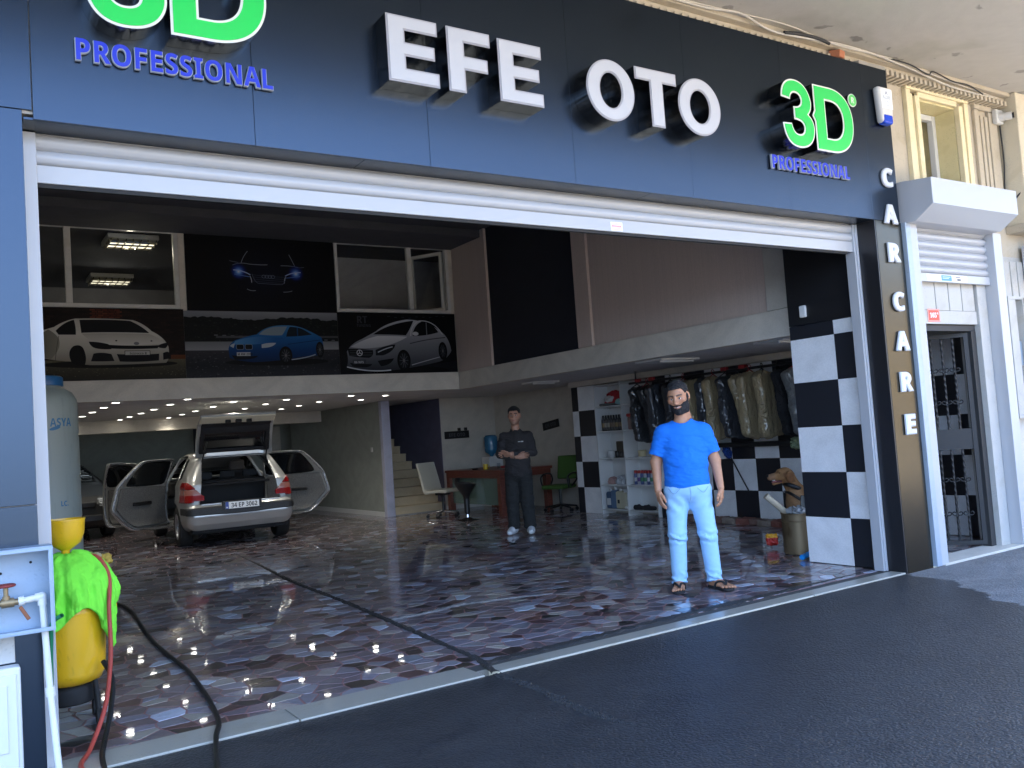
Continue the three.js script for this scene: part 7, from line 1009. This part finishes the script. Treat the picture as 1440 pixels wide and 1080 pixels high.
  for (const [z, l] of [[-5.35, 'red clip at the left end of the rail'], [-5.05, 'second red clip along the rail'], [-3.62, 'red clip in the middle of the rail'], [-3.3, 'red clip towards the right end of the rail']]) single('rail_clip', l, 'clip', bx(8.67, 8.73, 2.05, 2.10, z - 0.05, z + 0.05, 0.012), std([0.32, 0.02, 0.02], 0.6));
  single('wall_rail', 'black shelf rail along the chequered wall below the seat covers', 'rail', bx(8.93, 9.095, 1.03, 1.09, -4.4, -2.3, 0.006), m.black);
  cloth('green and white microfibre cloths hanging at the right end of the wall rail', [0.22, 0.28, 0.16], (x, y, z) => sbox(x, y, z, [0, 0, 0], [0.06, 0.07, 0.17], 0.03) - 0.03 * fbm(x * 14, y * 14, z * 14), [-0.12, -0.13, -0.24], [0.12, 0.13, 0.24], [8.9, 1.06, -2.6]);
  const mop = thing('dust_mop', 'blue mop head on a thin dark handle leaning on the chequered wall', 'mop', [9.03, 0, 0]); obj('handle', rod([0.03, 0.43, -3.70], [-0.02, 0.98, -3.98], 0.009), m.black, mop); obj('head', nets((x, y, z) => ell(x, y, z, [0, 0, 0], [0.05, 0.10, 0.055]) - 0.03 * fbm(x * 40, y * 18, z * 40), [-0.1, -0.16, -0.11], [0.1, 0.16, 0.11], 0.008).rotateX(-0.45).translate(-0.03, 0.97, -3.975), std([0.008, 0.045, 0.22], 0.95), mop);
}
// ---------------------------------------------------------------- bin and rubble at the right
{
  const gold = std([0.26, 0.20, 0.12], 0.5, { metalness: 0.6, map: tex(512, 512, (u, v) => { const s = sstep(-0.1, 0.45, tfbm(u, v, 4, 31, 5)); const a = 0.95 - 0.5 * s; return [a, a * (0.98 - 0.1 * s), a * (0.95 - 0.2 * s)]; }, false, 1) });
  const b = thing('metal_bin', 'dented brassy metal drum used as a bin behind the chequered return', 'bin', [7.33, 0, -1.47]);
  obj('drum', lathe([[0.0, 0.005], [0.165, 0.005], [0.175, 0.01], [0.175, 0.40], [0.181, 0.405], [0.181, 0.418], [0.172, 0.418], [0.168, 0.40], [0.168, 0.05], [0, 0.05]], 48), gold, b); obj('rim_band', lathe([[0.1752, 0.33], [0.179, 0.335], [0.179, 0.345], [0.1752, 0.35]], 48), gold, b);
  const cardM = std([0.52, 0.45, 0.33], 0.85, { map: T.dirt });
  single('cardboard_tube', 'cream cardboard strip sticking out of the metal bin', 'cardboard', rod([7.40, 0.28, -1.52], [7.10, 0.60, -1.68], 0.032, 14), cardM);
  single('black_box', 'dark packaging box standing in the metal bin', 'box', at(bx(-0.09, 0.09, 0, 0.22, -0.05, 0.05, 0.008), 7.40, 0.36, -1.45, 0.1, 0.7, -0.1), phy([0.02, 0.022, 0.022], 0.25));
  single('plastic_wrap', 'crumpled clear plastic film in the metal bin', 'plastic', nets((x, y, z) => ell(x, y, z, [0, 0, 0], [0.13, 0.05, 0.13]) - 0.05 * fbm(x * 17, y * 17, z * 17), [-0.2, -0.12, -0.2], [0.2, 0.14, 0.2], 0.012).translate(7.33, 0.42, -1.46), phy([0.35, 0.37, 0.38], 0.15));
  const snack = canvasTex(128, 128, (c) => { c.fillStyle = '#b3231c'; c.fillRect(0, 0, 128, 128); c.fillStyle = '#e0a020'; c.fillRect(0, 84, 128, 26); c.fillStyle = '#f0efe8'; c.beginPath(); c.ellipse(78, 50, 26, 22, 0, 0, 7); c.fill(); c.fillStyle = '#28306e'; c.beginPath(); c.ellipse(80, 50, 15, 12, 0, 0, 7); c.fill(); });
  single('snack_bag', 'crumpled red and yellow snack bag on the floor left of the bin', 'bag', nets((x, y, z) => sbox(x, y, z, [0, 0.11, 0], [0.10, 0.10, 0.035], 0.03) - 0.02 * fbm(x * 14, y * 14, z * 14), [-0.16, -0.01, -0.09], [0.16, 0.25, 0.09], 0.009).scale(0.62, 0.62, 0.62).rotateY(-0.7).translate(7.42, 0.03, -1.93), phy([0.9, 0.9, 0.9], 0.35, { map: snack }));
  single('blue_tube', 'short bright blue plastic tube lying at the foot of the bin', 'tube', rod([6.95, 0.03, -1.16], [7.28, 0.055, -1.24], 0.026, 16), phy([0.01, 0.22, 0.60], 0.35));
  const kb = thing('brick_kerb', 'row of broken red bricks along the foot of the chequered wall', 'bricks'); const br = [std([0.26, 0.10, 0.075], 0.9, { map: T.dirt, bumpMap: T.grain, bumpScale: 0.004 }), std([0.20, 0.115, 0.09], 0.95, { map: T.dirt }), std([0.24, 0.19, 0.15], 0.95, { map: T.dirt })];
  for (let i = 0, z = -5.0; z < -2.3; i++) { const l = rr(0.12, 0.24); obj('brick', U([at(nets((x, y, q) => sbox(x, y, q, [0, 0, 0], [0.09, 0.042, l / 2], 0.012) - 0.012 * fbm(x * 14 + i, y * 14, q * 14), [-0.12, -0.07, -l / 2 - 0.03], [0.12, 0.07, l / 2 + 0.03], 0.012), 8.93 + rr(-0.03, 0.03), 0.042, z + l / 2, rr(-0.08, 0.08), rr(-0.15, 0.15), rr(-0.1, 0.1))]), br[i % 3], kb); z += l + 0.01; }
}
renderer.render(scene, camera);
